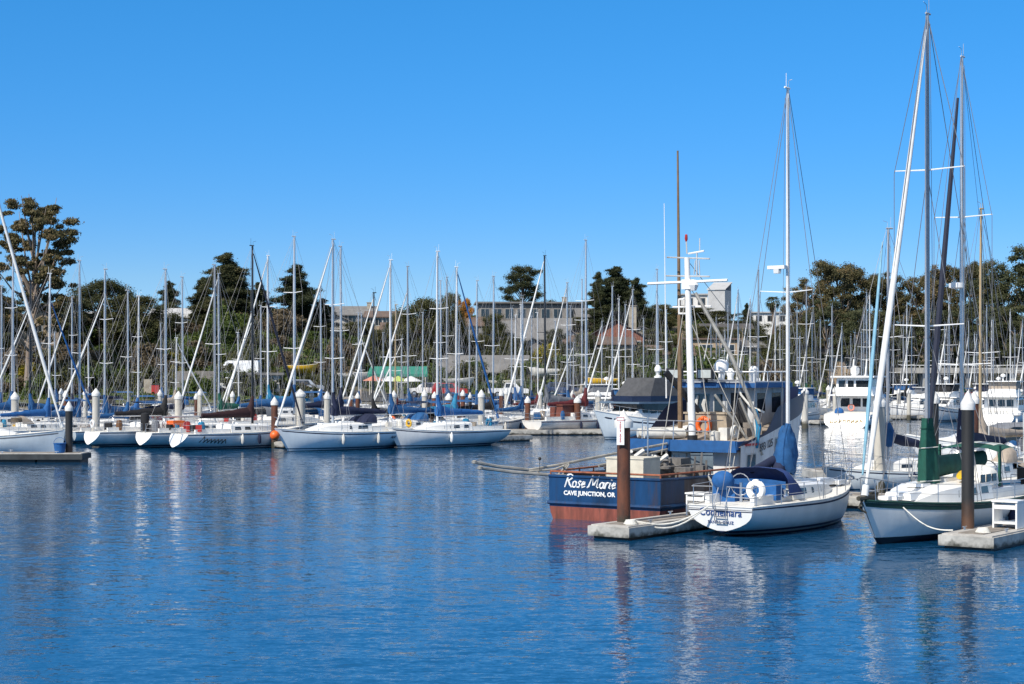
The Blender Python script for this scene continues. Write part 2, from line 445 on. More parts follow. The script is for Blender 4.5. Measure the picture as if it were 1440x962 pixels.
# ---------------------------------------------------------------- boats
class Hull:
    def __init__(s, L, B, fs, fm, fb, tw=0.7, bow=0.9, stern=0.4, draft=0.45, p=2.3, fine=1.9, um=0.42, nu=24, nv=9):
        s.L, s.B, s.fs, s.fm, s.fb, s.tw, s.bow, s.stern, s.draft, s.p, s.fine, s.um, s.nu, s.nv = L, B, fs, fm, fb, tw, bow, stern, draft, p, fine, um, nu, nv
    def hb(s, u):
        if u < s.um: k = s.tw + (1 - s.tw) * math.sin(math.pi / 2 * u / s.um)
        else: k = max(0.0, 1 - ((u - s.um) / (1 - s.um)) ** s.fine)
        return max(0.012, s.B / 2 * k)
    def zs(s, u):
        um = 0.4
        if u < um: return s.fm + (s.fs - s.fm) * ((um - u) / um) ** 2
        return s.fm + (s.fb - s.fm) * ((u - um) / (1 - um)) ** 2
    def S(s, u, v, side=1):
        zk = -s.draft * (1 - max(0, (0.55 - u) / 0.55) ** 2 * (1 + s.kc) - max(0, (u - 0.75) / 0.25) ** 2 * 0.6) if u > 0 or True else 0
        z = zk + (s.zs(u) - zk) * v
        y = s.hb(u) * (1 - (1 - v) ** s.p)
        x = -s.L / 2 + s.L * u - s.bow * (1 - v) * u ** 7 + s.stern * (1 - v) * (1 - u) ** 7
        return Vector((x, y * side, z))
    kc = 0.35
    def u_at(s, x): return min(1, max(0, (x + s.L / 2) / s.L))
    def mesh(s, matf=None):
        m = MB()
        for i in range(s.nu):
            u0, u1 = i / s.nu, (i + 1) / s.nu
            for j in range(2 * s.nv):
                def pt(u, jj):
                    v = abs(jj - s.nv) / s.nv
                    return s.S(u, v, 1 if jj >= s.nv else -1)
                m.m = matf((u0 + u1) / 2, (abs(j + 0.5 - s.nv)) / s.nv) if matf else 0
                m.quad(pt(u0, j), pt(u1, j), pt(u1, j + 1), pt(u0, j + 1))
        m.m = 0
        return s.weld(m)
    def weld(s, m):
        d = {}; ix = []; nv = []
        for p in m.v:
            k = tuple(round(c, 4) for c in p)
            if k not in d: d[k] = len(nv); nv.append(p)
            ix.append(d[k])
        m.v = nv; m.f = [tuple(ix[i] for i in f) for f in m.f]
        keep = [i for i, f in enumerate(m.f) if len(set(f)) > 2]
        m.f = [tuple(dict.fromkeys(m.f[i])) for i in keep]; m.mi = [m.mi[i] for i in keep]
        return m
    def transom(s, m):
        m.quad(*([s.S(0, j / s.nv, 1) for j in range(s.nv, -1, -1)] + [s.S(0, j / s.nv, -1) for j in range(1, s.nv + 1)]))
        return m
    def deck(s, z=-0.03, inset=0.03, camber=0.06, u0=0.0, u1=0.985):
        m = MB(); rows = []
        for i in range(s.nu + 1):
            u = u0 + (u1 - u0) * i / s.nu; b = max(0.004, s.hb(u) - inset); x = s.S(u, 1).x; zz = s.zs(u) + z
            rows.append([(x, -b, zz), (x, -b * 0.5, zz + camber * 0.75), (x, 0, zz + camber), (x, b * 0.5, zz + camber * 0.75), (x, b, zz)])
        m.grid(rows); return m
    def ribbon(s, m, v0, v1, off=0.006, u0=0.0, u1=0.995, n=30, stern=False):
        for sd in (1, -1):
            rows = []
            for i in range(n + 1):
                u = u0 + (u1 - u0) * i / n
                a, b = s.S(u, v0, sd), s.S(u, v1, sd)
                a.y += sd * off; b.y += sd * off
                rows.append([a, b])
            m.grid(rows)
        return m
    def rail(s, m, r=0.025, dz=0.0, u0=0.0, u1=0.99, n=26):
        for sd in (1, -1):
            m.tube([s.S(u0 + (u1 - u0) * i / n, 1, sd) + Vector((0, 0, dz)) for i in range(n + 1)], r, 5)
        m.tube([s.S(u0, 1, 1) + Vector((0, 0, dz)), s.S(u0, 1, -1) + Vector((0, 0, dz))], r, 5)
        return m

class Cabin:
    """Coachroof lofted along x: stations (x, half width, base z, height)."""
    def __init__(s, st, lean=0.16, camber=0.07): s.st, s.lean, s.camber = st, lean, camber
    def at(s, x):
        st = s.st
        for a, b in zip(st, st[1:]):
            if a[0] <= x <= b[0]:
                t = (x - a[0]) / (b[0] - a[0]); return [a[k] + (b[k] - a[k]) * t for k in range(1, 4)]
        return list(st[0][1:] if x < st[0][0] else st[-1][1:])
    def side(s, x, t, sd, off=0.0):
        wv, z, h = s.at(x); return Vector((x, sd * (wv - s.lean * h * t + off), z + h * t))
    def mesh(s):
        m = MB(); rows = []
        for x, wv, z, h in s.st:
            a = wv - s.lean * h
            rows.append([(x, wv, z), (x, a + 0.01, z + h * 0.92), (x, a - 0.05, z + h), (x, a * 0.5, z + h + s.camber * 0.8), (x, 0, z + h + s.camber), (x, -a * 0.5, z + h + s.camber * 0.8), (x, -a + 0.05, z + h), (x, -a - 0.01, z + h * 0.92), (x, -wv, z)])
        m.grid(rows)
        m.quad(*rows[0][::-1]); m.quad(*rows[-1])
        return m
    def window(s, m, x0, x1, t0=0.3, t1=0.78, slant=0.0, off=0.006, sides=(1, -1)):
        for sd in sides:
            q = [s.side(x0, t0, sd, off), s.side(x1, t0, sd, off), s.side(x1 - slant, t1, sd, off), s.side(x0 + slant * 0.5, t1, sd, off)]
            m.quad(*(q if sd < 0 else q[::-1]))

HULLS = {
    'white': hull_mat('hull_white', (0.80, 0.79, 0.76), (0.02, 0.03, 0.07), (0.012, 0.013, 0.02)),
    'whiteg': hull_mat('hull_white_green', (0.78, 0.78, 0.74), (0.01, 0.08, 0.05), (0.012, 0.013, 0.02)),
    'whiter': hull_mat('hull_white_red', (0.79, 0.77, 0.73), (0.30, 0.02, 0.02), (0.03, 0.02, 0.018)),
    'cream': hull_mat('hull_cream', (0.66, 0.60, 0.48), (0.06, 0.03, 0.02), (0.05, 0.015, 0.012)),
    'grey': hull_mat('hull_grey', (0.42, 0.44, 0.46), (0.02, 0.02, 0.03), (0.012, 0.013, 0.02)),
    'navy': hull_mat('hull_navy', (0.015, 0.03, 0.10), (0.75, 0.74, 0.7), (0.12, 0.02, 0.015)),
    'green': hull_mat('hull_green', (0.015, 0.07, 0.05), (0.7, 0.7, 0.66), (0.1, 0.02, 0.015)),
    'greenboat': hull_mat('hull_white_blackfoot', (0.78, 0.78, 0.75), (0.012, 0.013, 0.02), (0.012, 0.013, 0.02), 0.16, 0.17, 0.2),
    'ice': hull_mat('hull_ice', (0.70, 0.76, 0.78), (0.02, 0.09, 0.16), (0.012, 0.02, 0.03)),
}
COV = {'wine': mat('wine_canvas', (0.030, 0.009, 0.011), 0.85, 0, 0.25, 4.0, 0.25), 'blue': BLUEC, 'royal': ROYAL, 'navy': NAVYC, 'black': BLKC, 'green': GREENC, 'tan': TANC, 'maroon': MAROON, 'teal': TEAL, 'grey': GREYC}
JIB = {'white': SAILW, 'blue': ROYAL, 'black': SAILD, 'pale': LBLUE, 'green': GREENC}
MASTM = {'alu': ALU, 'white': ALUW, 'grey': ALUG, 'black': ALUB, 'tan': TANM}

def sail_cover(m, xm, zb, length, top=1.25, h0=0.42, h1=0.16, wd=0.15, seed=0, sag=0.0):
    """Mainsail stowed on the boom under canvas: fat at the mast, thin at the end, a collar up the mast."""
    q = random.Random(seed); rows = []; n = 10
    for i in range(n + 1):
        t = i / n; x = xm + 0.10 - (length + 0.10) * t
        hh = (h0 * (1 - t) ** 1.15 + h1 * (1 - (1 - t) ** 1.15)) * (1 + 0.10 * q.uniform(-1, 1)); ww = wd * (1 - 0.45 * t) * (1 + 0.12 * q.uniform(-1, 1))
        zc = zb - sag * math.sin(math.pi * t); ring = []
        for k in range(9):
            a = 2 * math.pi * k / 9
            ring.append((x, ww * math.sin(a) * (1.0 if math.cos(a) < 0.2 else 0.62), zc + hh * 0.5 + hh * 0.62 * math.cos(a)))
        rows.append(ring)
    st = m.grid(rows, True)
    m.f.append(tuple(st + k for k in range(9))); m.mi.append(m.m); m.f.append(tuple(st + n * 9 + k for k in range(9))[::-1]); m.mi.append(m.m)
    m.tube([(xm - 0.14, 0, zb - 0.08), (xm - 0.16, 0, zb + h0 * 1.05), (xm - 0.06, 0, zb + top * 0.62), (xm, 0, zb + top)], [0.20, 0.24, 0.17, 0.10], 9)

def dodger(x, hw, z, h, m, depth=0.9, lean=0.35):
    """Canvas hood over the companionway: three hoops, leaning forward."""
    rows = []
    for t in (0, 0.35, 0.7, 1.0):
        r = []
        for k in range(9):
            a = math.pi * k / 8
            hh = h * (1 - 0.9 * max(0, t - 0.35) ** 1.6 / 0.5)
            r.append((x + depth * t + lean * 0, hw * math.copysign(abs(math.cos(a)) ** 0.55, math.cos(a)), z + hh * math.sin(a) ** 0.55))
        rows.append(r)
    m.grid(rows)
    return m

def rigging(m, xm, top, hl, cz, L, r=0.009, spreads=(0.55,), sw=0.8, frac=1.0, hullw=1.3, fore=True):
    T = Vector((xm, 0, top)); bow = hl.S(1, 1) + Vector((-0.12, 0, 0.03)); st = hl.S(0, 1); st.y = 0
    def ln(a, b): m.tube([a, b], r, 4, False)
    if fore: ln((xm + 0.05, 0, cz + (top - cz) * frac), bow)
    ln((xm - 0.05, 0, top), st)
    for sd in (1, -1):
        ch = Vector((xm - 0.1, sd * hullw, hl.zs(hl.u_at(xm))))
        prev = Vector((xm, 0, cz + (top - cz) * frac))
        for k, f in enumerate(sorted(spreads, reverse=True)):
            tip = Vector((xm - 0.12, sd * sw, cz + (top - cz) * f)); ln(prev, tip); prev = tip
            ln((xm, 0, tip.z - 0.05), ch + Vector((0.35 if k % 2 else -0.35, 0, 0)))
        ln(prev, ch)

def rails(m, hl, h=0.58, r=0.0125, n=6, pul=True, gap=0.0):
    for sd in (1, -1):
        tops = []; mids = []
        for i in range(n + 1):
            u = 0.03 + 0.86 * i / n; p = hl.S(u, 1, sd); p.y -= sd * 0.05
            tops.append(p + Vector((0, 0, h))); mids.append(p + Vector((0, 0, h * 0.5)))
            m.tube([p, tops[-1]], r, 4, False)
        m.tube(tops, r * 0.55, 4, False); m.tube(mids, r * 0.5, 4, False)
        if pul:
            b = hl.S(1, 1) + Vector((0.02, 0, h + 0.1)); a = hl.S(0.89, 1, sd); a.y -= sd * .05
            m.tube([a, a + Vector((0, 0, h)), (a + Vector((0, 0, h))).lerp(b, 0.7) + Vector((0, sd * 0.10, 0)), b], r, 4, False)
            c = hl.S(0.96, 1, sd); m.tube([c, c + Vector((0.08, 0, h + 0.06))], r, 4, False)
            s0 = hl.S(0.03, 1, sd); s0.y -= sd * .05; e = hl.S(0.0, 1, 0); e.y = 0
            m.tube([s0 + Vector((0, 0, h)), hl.S(0.0, 1, sd) * 0.97 + Vector((0, 0, h)), Vector((e.x - 0.02, sd * 0.25, e.z + h))], r, 4, False)
            m.tube([s0 + Vector((0, 0, h * .5)), hl.S(0.0, 1, sd) * 0.97 + Vector((0, 0, h * .5)), Vector((e.x - 0.02, sd * 0.25, e.z + h * .5))], r, 4, False)
            m.tube([Vector((e.x - 0.02, sd * 0.25, e.z - 0.05)), Vector((e.x - 0.02, sd * 0.25, e.z + h))], r, 4, False)

def sailboat(px, D, top, head, L, label, hull='white', cover='blue', jib=None, mast='alu', group=None, detail=1, dodge=None,
             spreads=(0.56,), xm=None, boom=True, lean=0.0, seed=0, topz=None, trim='navy', stern=0.35, tw=0.68, bow=0.11, coverdetail=None, bimini=None, name='sailboat', frac=1.0, cab=True, radar=False, wires=0.009, psec=2.3, fbk=1.0, fenders=True):
    """head: compass of the bow in degrees (0 = +X, 90 = away). The mast stands on pixel column px at distance D."""
    a = R(head); xm = (0.07 * L if xm is None else xm)
    mp = P(px, 600, D); loc = Vector((mp.x - xm * math.cos(a), mp.y - xm * math.sin(a), 0))
    top = topz if topz else H + (YH - top) / F * D
    root = empty(name, loc, a, label, 'sailboat', group)
    k = L / 9.0
    hl = Hull(L, 0.325 * L, 0.95 * k * fbk, 0.98 * k * fbk, 1.28 * k * fbk, tw, bow * L, stern * k, 0.42 * k, psec, nu=24 if detail > 1 else 16, nv=8 if detail > 1 else 6)
    hm_ = hl.mesh(); hl.transom(hm_)
    hm_.build('hull', HULLS[hull], root, True, 35)
    dk = hl.deck(); hl.rail(dk, 0.022 * k, 0.0, n=14)
    dk.build('deck', DECK, root, True, 40)
    if trim:
        tb = MB(); hl.ribbon(tb, 0.90, 0.94, 0.005, n=18)
        tb.build('stripe', COV.get(trim, TRIMB), root)
    z = hl.zs(0.5) + 0.01; B = hl.B
    cb = Cabin([(-0.16 * L, 0.31 * B, z, 0.46 * k), (0.06 * L, 0.30 * B, z, 0.43 * k), (0.16 * L, 0.24 * B, z + 0.02, 0.34 * k), (0.26 * L, 0.13 * B, z + 0.06, 0.08 * k)])
    cm = cb.mesh()
    cm.box((-0.30 * L, 0.27 * B, z + 0.10 * k), (0.27 * L, 0.05 * B, 0.26 * k)); cm.box((-0.30 * L, -0.27 * B, z + 0.10 * k), (0.27 * L, 0.05 * B, 0.26 * k))
    cm.box((-0.02 * L, 0, z + 0.53 * k), (0.10 * L, 0.2 * B, 0.09 * k)); cm.box((0.14 * L, 0, z + 0.46 * k), (0.06 * L, 0.16 * B, 0.08 * k), 0, 0.9)
    c_ = cm.build('cabin', WHITE, root, True, 30)
    wm_ = MB()
    q = random.Random(seed + 11)
    nw = q.choice((2, 3, 3, 4)); x0 = -0.13 * L
    for i in range(nw):
        ww = 0.19 * L / nw
        wd_ = ww * q.uniform(0.7, 0.95)
        for sd in (1, -1):
            wm_ = MB(); cb.window(wm_, x0 + i * (ww * 1.25), x0 + i * ww * 1.25 + wd_, 0.34, 0.76, 0.04 * k, sides=(sd,))
            wm_.build('window', GLASS, c_)
    cz = z + 0.45 * k
    ms = MB(); lx = lean
    ms.tube([(xm, 0, z), (xm + lx * 0.4, 0, z + (top - z) * 0.4), (xm + lx * 0.7, 0, z + (top - z) * 0.75), (xm + lx, 0, top)], [0.085 * k, 0.085 * k, 0.08 * k, 0.058 * k], 8, True, None, 0.72)
    ms.tube([(xm + lx + 0.12, 0, top + 0.02), (xm + lx - 0.22, 0, top + 0.03)], 0.035, 4)
    ms.tube([(xm + lx - 0.12, 0, top), (xm + lx - 0.12, 0.0, top + 0.5)], 0.010, 4)
    ms.tube([(xm + lx + 0.05, 0, top), (xm + lx + 0.05, 0.0, top + 0.28), (xm + lx + 0.28, 0.0, top + 0.34)], 0.010, 4)
    mo = ms.build('mast', MASTM[mast], root, True, 50)
    sw = 0.105 * L
    for f in spreads:
        zz = z + (top - z) * f; sp = MB()
        sp.tube([(xm - 0.14 + lx * f, sw, zz + 0.06), (xm + lx * f, 0, zz), (xm - 0.14 + lx * f, -sw, zz + 0.06)], [0.014 * k, 0.022 * k, 0.014 * k] if D < 100 else [0.018 * k, 0.026 * k, 0.018 * k], 5)
        sp.build('spreader', ALUW if mast != 'black' else ALUB, mo)
    if radar:
        rm = MB(); rm.lathe((xm + 0.32, 0, z + (top - z) * 0.42), [(0.05, -0.16), (0.27, -0.1), (0.28, 0.06), (0.2, 0.14), (0.001, 0.16)], 12)
        rm.build('radar', WHITE, mo, True)
    rg = MB(); rigging(rg, xm, top - 0.03, hl, z, L, wires, spreads, sw, frac, hl.hb(hl.u_at(xm)) - 0.05, True)
    zb = z + 0.95 * k; bl = 0.40 * L
    if boom:
        T1 = Vector((xm + lx * 0.7, 0, z + (top - z) * 0.66))
        for f, y in ((0.45, 0.05), (0.75, -0.05), (0.98, 0.0)): rg.tube([T1 if f < 0.9 else Vector((xm + lx, 0, top)), (xm - bl * f, y, zb + 0.15)], wires * 0.7, 4, False)
    for y, x_ in ((0.10, 0.16), (-0.08, -0.12), (0.14, -0.18)): rg.tube([(xm + lx + x_ * 0.3, y * 0.5, top - 0.3), (xm + x_, y, z + 0.9)], wires * 0.7, 4, False)
    rg.build('rigging', WIRE, root)
    if D < 145 and fenders:
        for sd in (1, -1):
            for u in (0.36, 0.56):
                if q.random() < 0.3: continue
                p = hl.S(u + q.uniform(-.04, .04), 0.75, sd); fe = MB(); y_ = p.y + sd * 0.11
                fe.tube([(p.x, y_, p.z + 0.32), (p.x, y_, p.z + 0.24), (p.x, y_, p.z + 0.1), (p.x, y_, p.z - 0.28), (p.x, y_, p.z - 0.38)], [0.015, 0.05, 0.11, 0.11, 0.03], 8)
                fe.build('fender', q.choice((OFFW, OFFW, NAVYC, WHITE)), root, True)
        for i in range(q.randint(2, 4)):
            cl_ = MB(); px_, py_ = q.uniform(-0.42, -0.2) * L, q.uniform(-0.3, 0.3) * B
            s_ = q.uniform(0.25, 0.5) * k
            if i % 2: cl_.box((px_, py_, z + 0.3 * k), (s_, s_ * 0.8, s_ * 0.9), q.uniform(0, 3))
            else: cl_.lathe((px_, py_, z + 0.05), [(s_ * 0.5, 0), (s_ * 0.55, 0.4), (s_ * 0.4, 0.65), (0.001, 0.7)], 9)
            cl_.build('deck_gear', q.choice((GREYC, OFFW, BLKC, TANC, BLUEC, TEAL, RED, WOOD)), root, i % 2 == 0)
        if q.random() < 0.5:
            hb_ = MB(); hb_.torus((-0.46 * L, 0.25 * B * q.choice((1, -1)), z + 0.45), 0.22, 0.08, 'x', n=14); hb_.build('life_ring', q.choice((WHITE, WHITE, ORANGE, YELLOW)), root, True)
    if boom:
        bm = MB(); bm.tube([(xm - 0.05, 0, zb - 0.05), (xm - bl - 0.12, 0, zb - 0.02)], 0.06 * k, 7)
        bm.tube([(xm - bl, 0, zb), (xm - bl - 0.1, 0, z - 0.0)], 0.012, 4)
        bm.build('boom', MASTM[mast], root, True)
    if cover:
        sv_ = MB(); sail_cover(sv_, xm, zb, bl, 1.25 * k, 0.50 * k, 0.2 * k, 0.17 * k, seed)
        sv_.build('sail_cover', COV[cover], root, True, 60)
    if jib:
        b0 = hl.S(1, 1) + Vector((-0.25, 0, 0.45)); t0 = Vector((xm + 0.08 + lx, 0, z + (top - z) * frac - 0.5))
        jm = MB(); n = 7
        jm.tube([b0.lerp(t0, i / n) + Vector((0, 0, -0.10 * math.sin(math.pi * i / n))) for i in range(n + 1)], [0.045, 0.076 * k, 0.082 * k, 0.078 * k, 0.070 * k, 0.06 * k, 0.048 * k, 0.03], 7)
        jm.tube([b0 + Vector((0.1, 0, -0.3)), b0], 0.09 * k, 8)
        jm.build('furled_jib', JIB[jib], root, True, 60)
    if dodge:
        dm = MB(); dodger(-0.20 * L, 0.30 * B, cz - 0.02, 0.55 * k, dm, 0.10 * L)
        dm.build('dodger', COV[dodge], root, True, 50)
    if bimini:
        dm = MB(); rows = []
        for i in range(5):
            x = -0.42 * L + 0.2 * L * i / 4
            rows.append([(x, 0.30 * B * y, cz + 1.25 * k - 0.14 * abs(y) ** 2.4) for y in (-1, -.6, 0, .6, 1)])
        dm.grid(rows)
        for sd in (1, -1):
            for i in (0, 4): dm.tube([rows[i][0 if sd < 0 else 4], (-0.32 * L, sd * 0.32 * B, z)], 0.012, 4, False)
        dm.build('bimini', COV[bimini], root, True, 50)
    rl = MB(); rails(rl, hl, 0.60, 0.016 if D < 80 else 0.0125, 6 if detail > 1 else 5)
    rl.build('guard_rail', STEEL, root)
    if detail > 1 or q.random() < 0.6:
        ck = MB(); ck.torus((-0.36 * L, 0, z + 0.55 * k), 0.34 * k, 0.018, 'x', n=16, k=4); ck.tube([(-0.36 * L + .05, 0, z - 0.1), (-0.36 * L + .05, 0, z + 0.6 * k)], 0.05, 6)
        ck.build('steering_wheel', STEEL, root)
    return root, hl, cb, z, k
def rotm(X, Y):
    X = Vector(X).normalized(); Y = Vector(Y); Y = (Y - X * Y.dot(X)).normalized(); Z = X.cross(Y)
    return Matrix((X, Y, Z)).transposed().to_euler()

# ---------------------------------------------------------------- docks and piles
def dock(name, x, y, L, W, a, label, cleats=True, top=0.42, group=None, edge=None):
    """Floating finger from its outer end at (x, y) running along heading a."""
    r = empty(name, (x, y, 0), R(a), label, 'dock', group)
    d = MB(); d.box((L / 2, 0, top - 0.03), (L, W, 0.06)); d.build('deck', DOCK, r)
    p = MB(); p.box((L / 2 + 0.05, 0, top + 0.012), (L - 0.5, W * 0.5, 0.02))
    p.build('planking', DOCKP, r)
    s = MB(); zz = top - 0.19
    s.box((L / 2, W / 2 + 0.04, zz), (L + 0.16, 0.07, 0.30)); s.box((L / 2, -W / 2 - 0.04, zz), (L + 0.16, 0.07, 0.30))
    s.box((-0.045, 0, zz), (0.07, W + 0.006, 0.30))
    s.build('whaler', edge or DOCKS, r)
    f = MB()
    n = max(1, int(L / 2.4))
    for i in range(n): f.box((L * (i + 0.5) / n, 0, -0.06), (L / n - 0.12, W - 0.12, 0.5))
    f.build('float', DARKW, r)
    if cleats:
        for i in range(1, int(L / 3) + 1):
            for sd in (1, -1):
                q = (i * 3 - 1.6, sd * W * 0.42, top); c = MB()
                c.box((q[0], q[1], top + 0.045), (0.05, 0.05, 0.09)); c.tube([(q[0] - 0.13, q[1], top + 0.10), (q[0] + 0.13, q[1], top + 0.10)], 0.018, 5)
                c.build('cleat', STEEL, r)
    return r

PILES = {'conc': (CONC, 'concrete'), 'rust': (RUST, 'rust brown steel'), 'black': (PBLK, 'black sleeved')}
PROTO = {}
def pile(px, topy, D, kind, label, r=0.19, flare=1.14, group='mooring piles of the marina', z0=-1.2):
    p = P(px, topy, D)
    zt = p.z
    key = (kind, r, flare)
    if key not in PROTO:
        ro = empty('mooring_pile', (p.x, p.y, 0), rnd.uniform(0, 6), label, 'pile', group)
        m = MB(); m.lathe((0, 0, 0), [(r, -1.2), (r, 0.0), (r * 1.0, 0.5), (r * 0.995, 1.4), (r * 0.99, 3.0)], 16)
        m.build('shaft', PILES[kind][0], ro, True)
        c = MB(); c.lathe((0, 0, 0), [(r * flare, -0.10), (r * flare * 1.02, 0.08), (r * flare * 0.97, 0.12), (r * (0.70 if flare < 1.3 else 0.62), 0.25), (r * (0.36 if flare < 1.3 else 0.24), 0.38), (0.001, 0.47)], 16)
        c.build('cap', CAPW, ro, True, 30)
        PROTO[key] = ro
        o = ro
    else:
        o = copy_tree(PROTO[key]); o['label'] = label; o['group'] = group
        o.location = (p.x, p.y, 0); o.rotation_euler.z = rnd.uniform(0, 6)
    for ch in o.children:
        if ch.name.startswith('shaft'): ch.scale.z = (zt - 0.5) / 3.0
        else: ch.location.z = zt - 0.5
    return o

# ---------------------------------------------------------------- the fishing boat
def build_trawler():
    L = 15.6; a = R(56.5); fw = Vector((math.cos(a), math.sin(a), 0))
    loc = Vector((3.1, 57.7, 0)) + fw * (L / 2)
    root = empty('fishing_boat', loc, a, 'blue steel fishing boat with rust red waterline, white mast and tilted trolling poles', 'fishing boat')
    X0 = -L / 2
    hl = Hull(L, 4.7, 1.47, 1.42, 2.3, 0.93, 1.6, -0.05, 1.0, 5.5, 2.3, 0.40, 32, 12); hl.kc = -0.75
    def mf(u, v):
        z = hl.S(u, v).z
        if z < 0.43: return 0
        if u < 0.10: return 1
        if u < 0.44: return 2
        return 3
    HB = mat('fish_hull_blue', (0.006, 0.040, 0.115), 0.4, 0, 0.45, 1.6, 0.06, 0.6)
    HR = mat('fish_hull_red', (0.22, 0.058, 0.038), 0.75, 0, 0.55, 1.8, 0.1, 0.5)
    HD = mat('fish_hull_dark', (0.14, 0.115, 0.105), 0.65, 0, 0.5, 1.2, 0.1, 0.5, c2=(0.075, 0.045, 0.032))
    HW = mat('fish_hull_white', (0.70, 0.70, 0.70), 0.5, 0, 0.18, 1.0, 0.05, 0.6)
    GREYP = mat('fish_grey_paint', (0.52, 0.52, 0.51), 0.6, 0, 0.25, 1.3, 0.05, 0.5)
    BULW = mat('fish_bulwark_navy', (0.014, 0.022, 0.065), 0.5, 0, 0.25, 1.2)
    AWN = mat('fish_blue_trim', (0.012, 0.085, 0.25), 0.55, 0, 0.2, 3.0)
    RAILR = mat('rusty_pipe', (0.30, 0.10, 0.05), 0.7, 0.1, 0.35, 4.0)
    POLE = mat('galvanised_pole', (0.36, 0.34, 0.30), 0.5, 0.3, 0.3, 3.0)
    DK = mat('fish_deck_grey', (0.16, 0.15, 0.14), 0.8, 0, 0.3, 2.0)
    rusty(HB, 0.60, (0.045, 0.03, 0.03)); rusty(HR, 0.55, (0.09, 0.035, 0.025)); rusty(HD, 0.55, (0.10, 0.045, 0.02)); rusty(HW, 0.60, (0.26, 0.16, 0.09), 1.6); rusty(GREYP, 0.60, (0.20, 0.13, 0.08), 1.6)
    # refined rows so paint lines follow the heights
    m = MB(); zl = [-0.4, 0.0, 0.25, 0.43, 0.60, 0.9, 1.2]
    nu = 40
    def side(u, k, sd):
        zt = hl.zs(u)
        z = zl[k] if k < len(zl) else zt
        zk = -0.9
        v = max(0.02, min(1, (z - zk) / (zt - zk)))
        y = hl.hb(u) * (1 - (1 - v) ** 5.5)
        x = X0 + L * u - 1.6 * (1 - v) * u ** 7
        return Vector((x, sd * y, z))
    nk = len(zl) + 1
    for sd in (1, -1):
        for i in range(nu):
            for k in range(nk - 1):
                u0, u1 = i / nu, (i + 1) / nu
                um = (u0 + u1) / 2
                m.m = 0 if k < 3 else (1 if um < 0.095 else (2 if um < 0.43 else 3))
                q = [side(u0, k, sd), side(u1, k, sd), side(u1, k + 1, sd), side(u0, k + 1, sd)]
                m.quad(*(q if sd < 0 else q[::-1]))
    for k in range(nk - 1):
        m.m = 0 if k < 3 else 1
        m.quad(side(0, k, 1), side(0, k, -1), side(0, k + 1, -1), side(0, k + 1, 1))
    hl.weld(m)
    m.build('hull', [HR, HB, HD, HW], root, True, 40)
    # half round rubbing bead above the red
    b = MB()
    pts = [side(i / 20 * 0.43, 4, 1) + Vector((0, 0.03, -0.04)) for i in range(20, -1, -1)] + [side(i / 20 * 0.43, 4, -1) + Vector((0, -0.03, -0.04)) for i in range(21)]
    pts = [Vector((p.x - (0.03 if abs(p.x - X0) < 0.05 else 0), p.y, p.z)) for p in pts]
    b.tube(pts, 0.07, 7); b.build('rubbing_bead', HB, root, True)
    cp = MB(); pts = [side(i / 24 * 0.45, nk - 1, 1) for i in range(24, -1, -1)] + [side(i / 24 * 0.45, nk - 1, -1) for i in range(25)]
    cp.tube(pts, 0.05, 6); cp.build('bulwark_cap', HB, root, True)
    d = MB(); rows = []
    for i in range(25):
        u = i / 24 * 0.6; bq = hl.hb(u) * 0.985; x = X0 + 0.03 + L * u
        rows.append([(x, -bq, 0.95), (x, 0, 1.02), (x, bq, 0.95)])
    d.grid(rows); d.build('deck', DK, root, True)
    # raised forward topsides
    def top1(x): return 2.38 + 0.165 * min(4.5, max(0, x - 5.5)) + 0.09 * max(0, x - 10)
    fc = MB(); bl = MB(); ins = MB()
    for sd in (1, -1):
        rows, rows2 = [], []
        for i in range(26):
            u = 0.36 + 0.64 * i / 25; x = L * u
            p = side(u, nk - 1, sd)
            fl = 0.10 * u
            zt = top1(x)
            rows.append([p, Vector((p.x + 0.25 * u ** 6, p.y + sd * fl * 0.5, (p.z + zt) / 2)), Vector((p.x + 0.55 * u ** 6, p.y + sd * fl, zt))])
            hgt = 0.72 * sstep(7.4, 9.0, x) + 0.10
            rows2.append([rows[-1][2] + Vector((0, sd * 0.012, -0.02)), rows[-1][2] + Vector((0.25 * u ** 6, sd * (0.012 + 0.05), hgt))])
        fc.grid(rows); bl.grid(rows2)
    uu = 0.36
    pa, pb = side(uu, nk - 1, 1), side(uu, nk - 1, -1)
    fc.build('forward_topsides', HW, root, True)
    bl.build('bow_bulwark', BULW, root, True)
    # shelter deck over the after house
    sh = MB(); rows = []
    for i in range(20):
        x = 5.55 + 9.4 * i / 19; u = x / L; bq = hl.hb(u) + 0.02
        rows.append([(X0 + x, -bq, top1(x) - 0.05), (X0 + x, 0, top1(x) + 0.03), (X0 + x, bq, top1(x) - 0.05)])
    sh.grid(rows); sh.build('shelter_deck', mat('fish_upper_deck', (0.30, 0.25, 0.20), 0.85, 0, 0.25, 2.0), root, True)
    aw = MB(); aw.box((X0 + 5.5, 0, 2.36), (0.10, 4.55, 0.42)); aw.box((X0 + 6.2, -2.28, 2.40), (1.5, 0.07, 0.30)); aw.box((X0 + 6.2, 2.28, 2.40), (1.5, 0.07, 0.30))
    aw.build('blue_fascia', AWN, root)
    st = MB(); st.box((X0 + 6.5, -2.42, 2.42), (1.1, 0.05, 0.08)); st.build('red_batten', RED, root)
    # after house bulkhead: white panels, dark doorway, framed opening
    bh = MB()
    for y0, y1 in ((2.1, 1.25), (0.62, -0.15), (-0.75, -2.15)):
        bh.box((X0 + 6.05, (y0 + y1) / 2, 1.55), (0.08, abs(y0 - y1), 1.25))
    bh.build('after_bulkhead', HW, root)
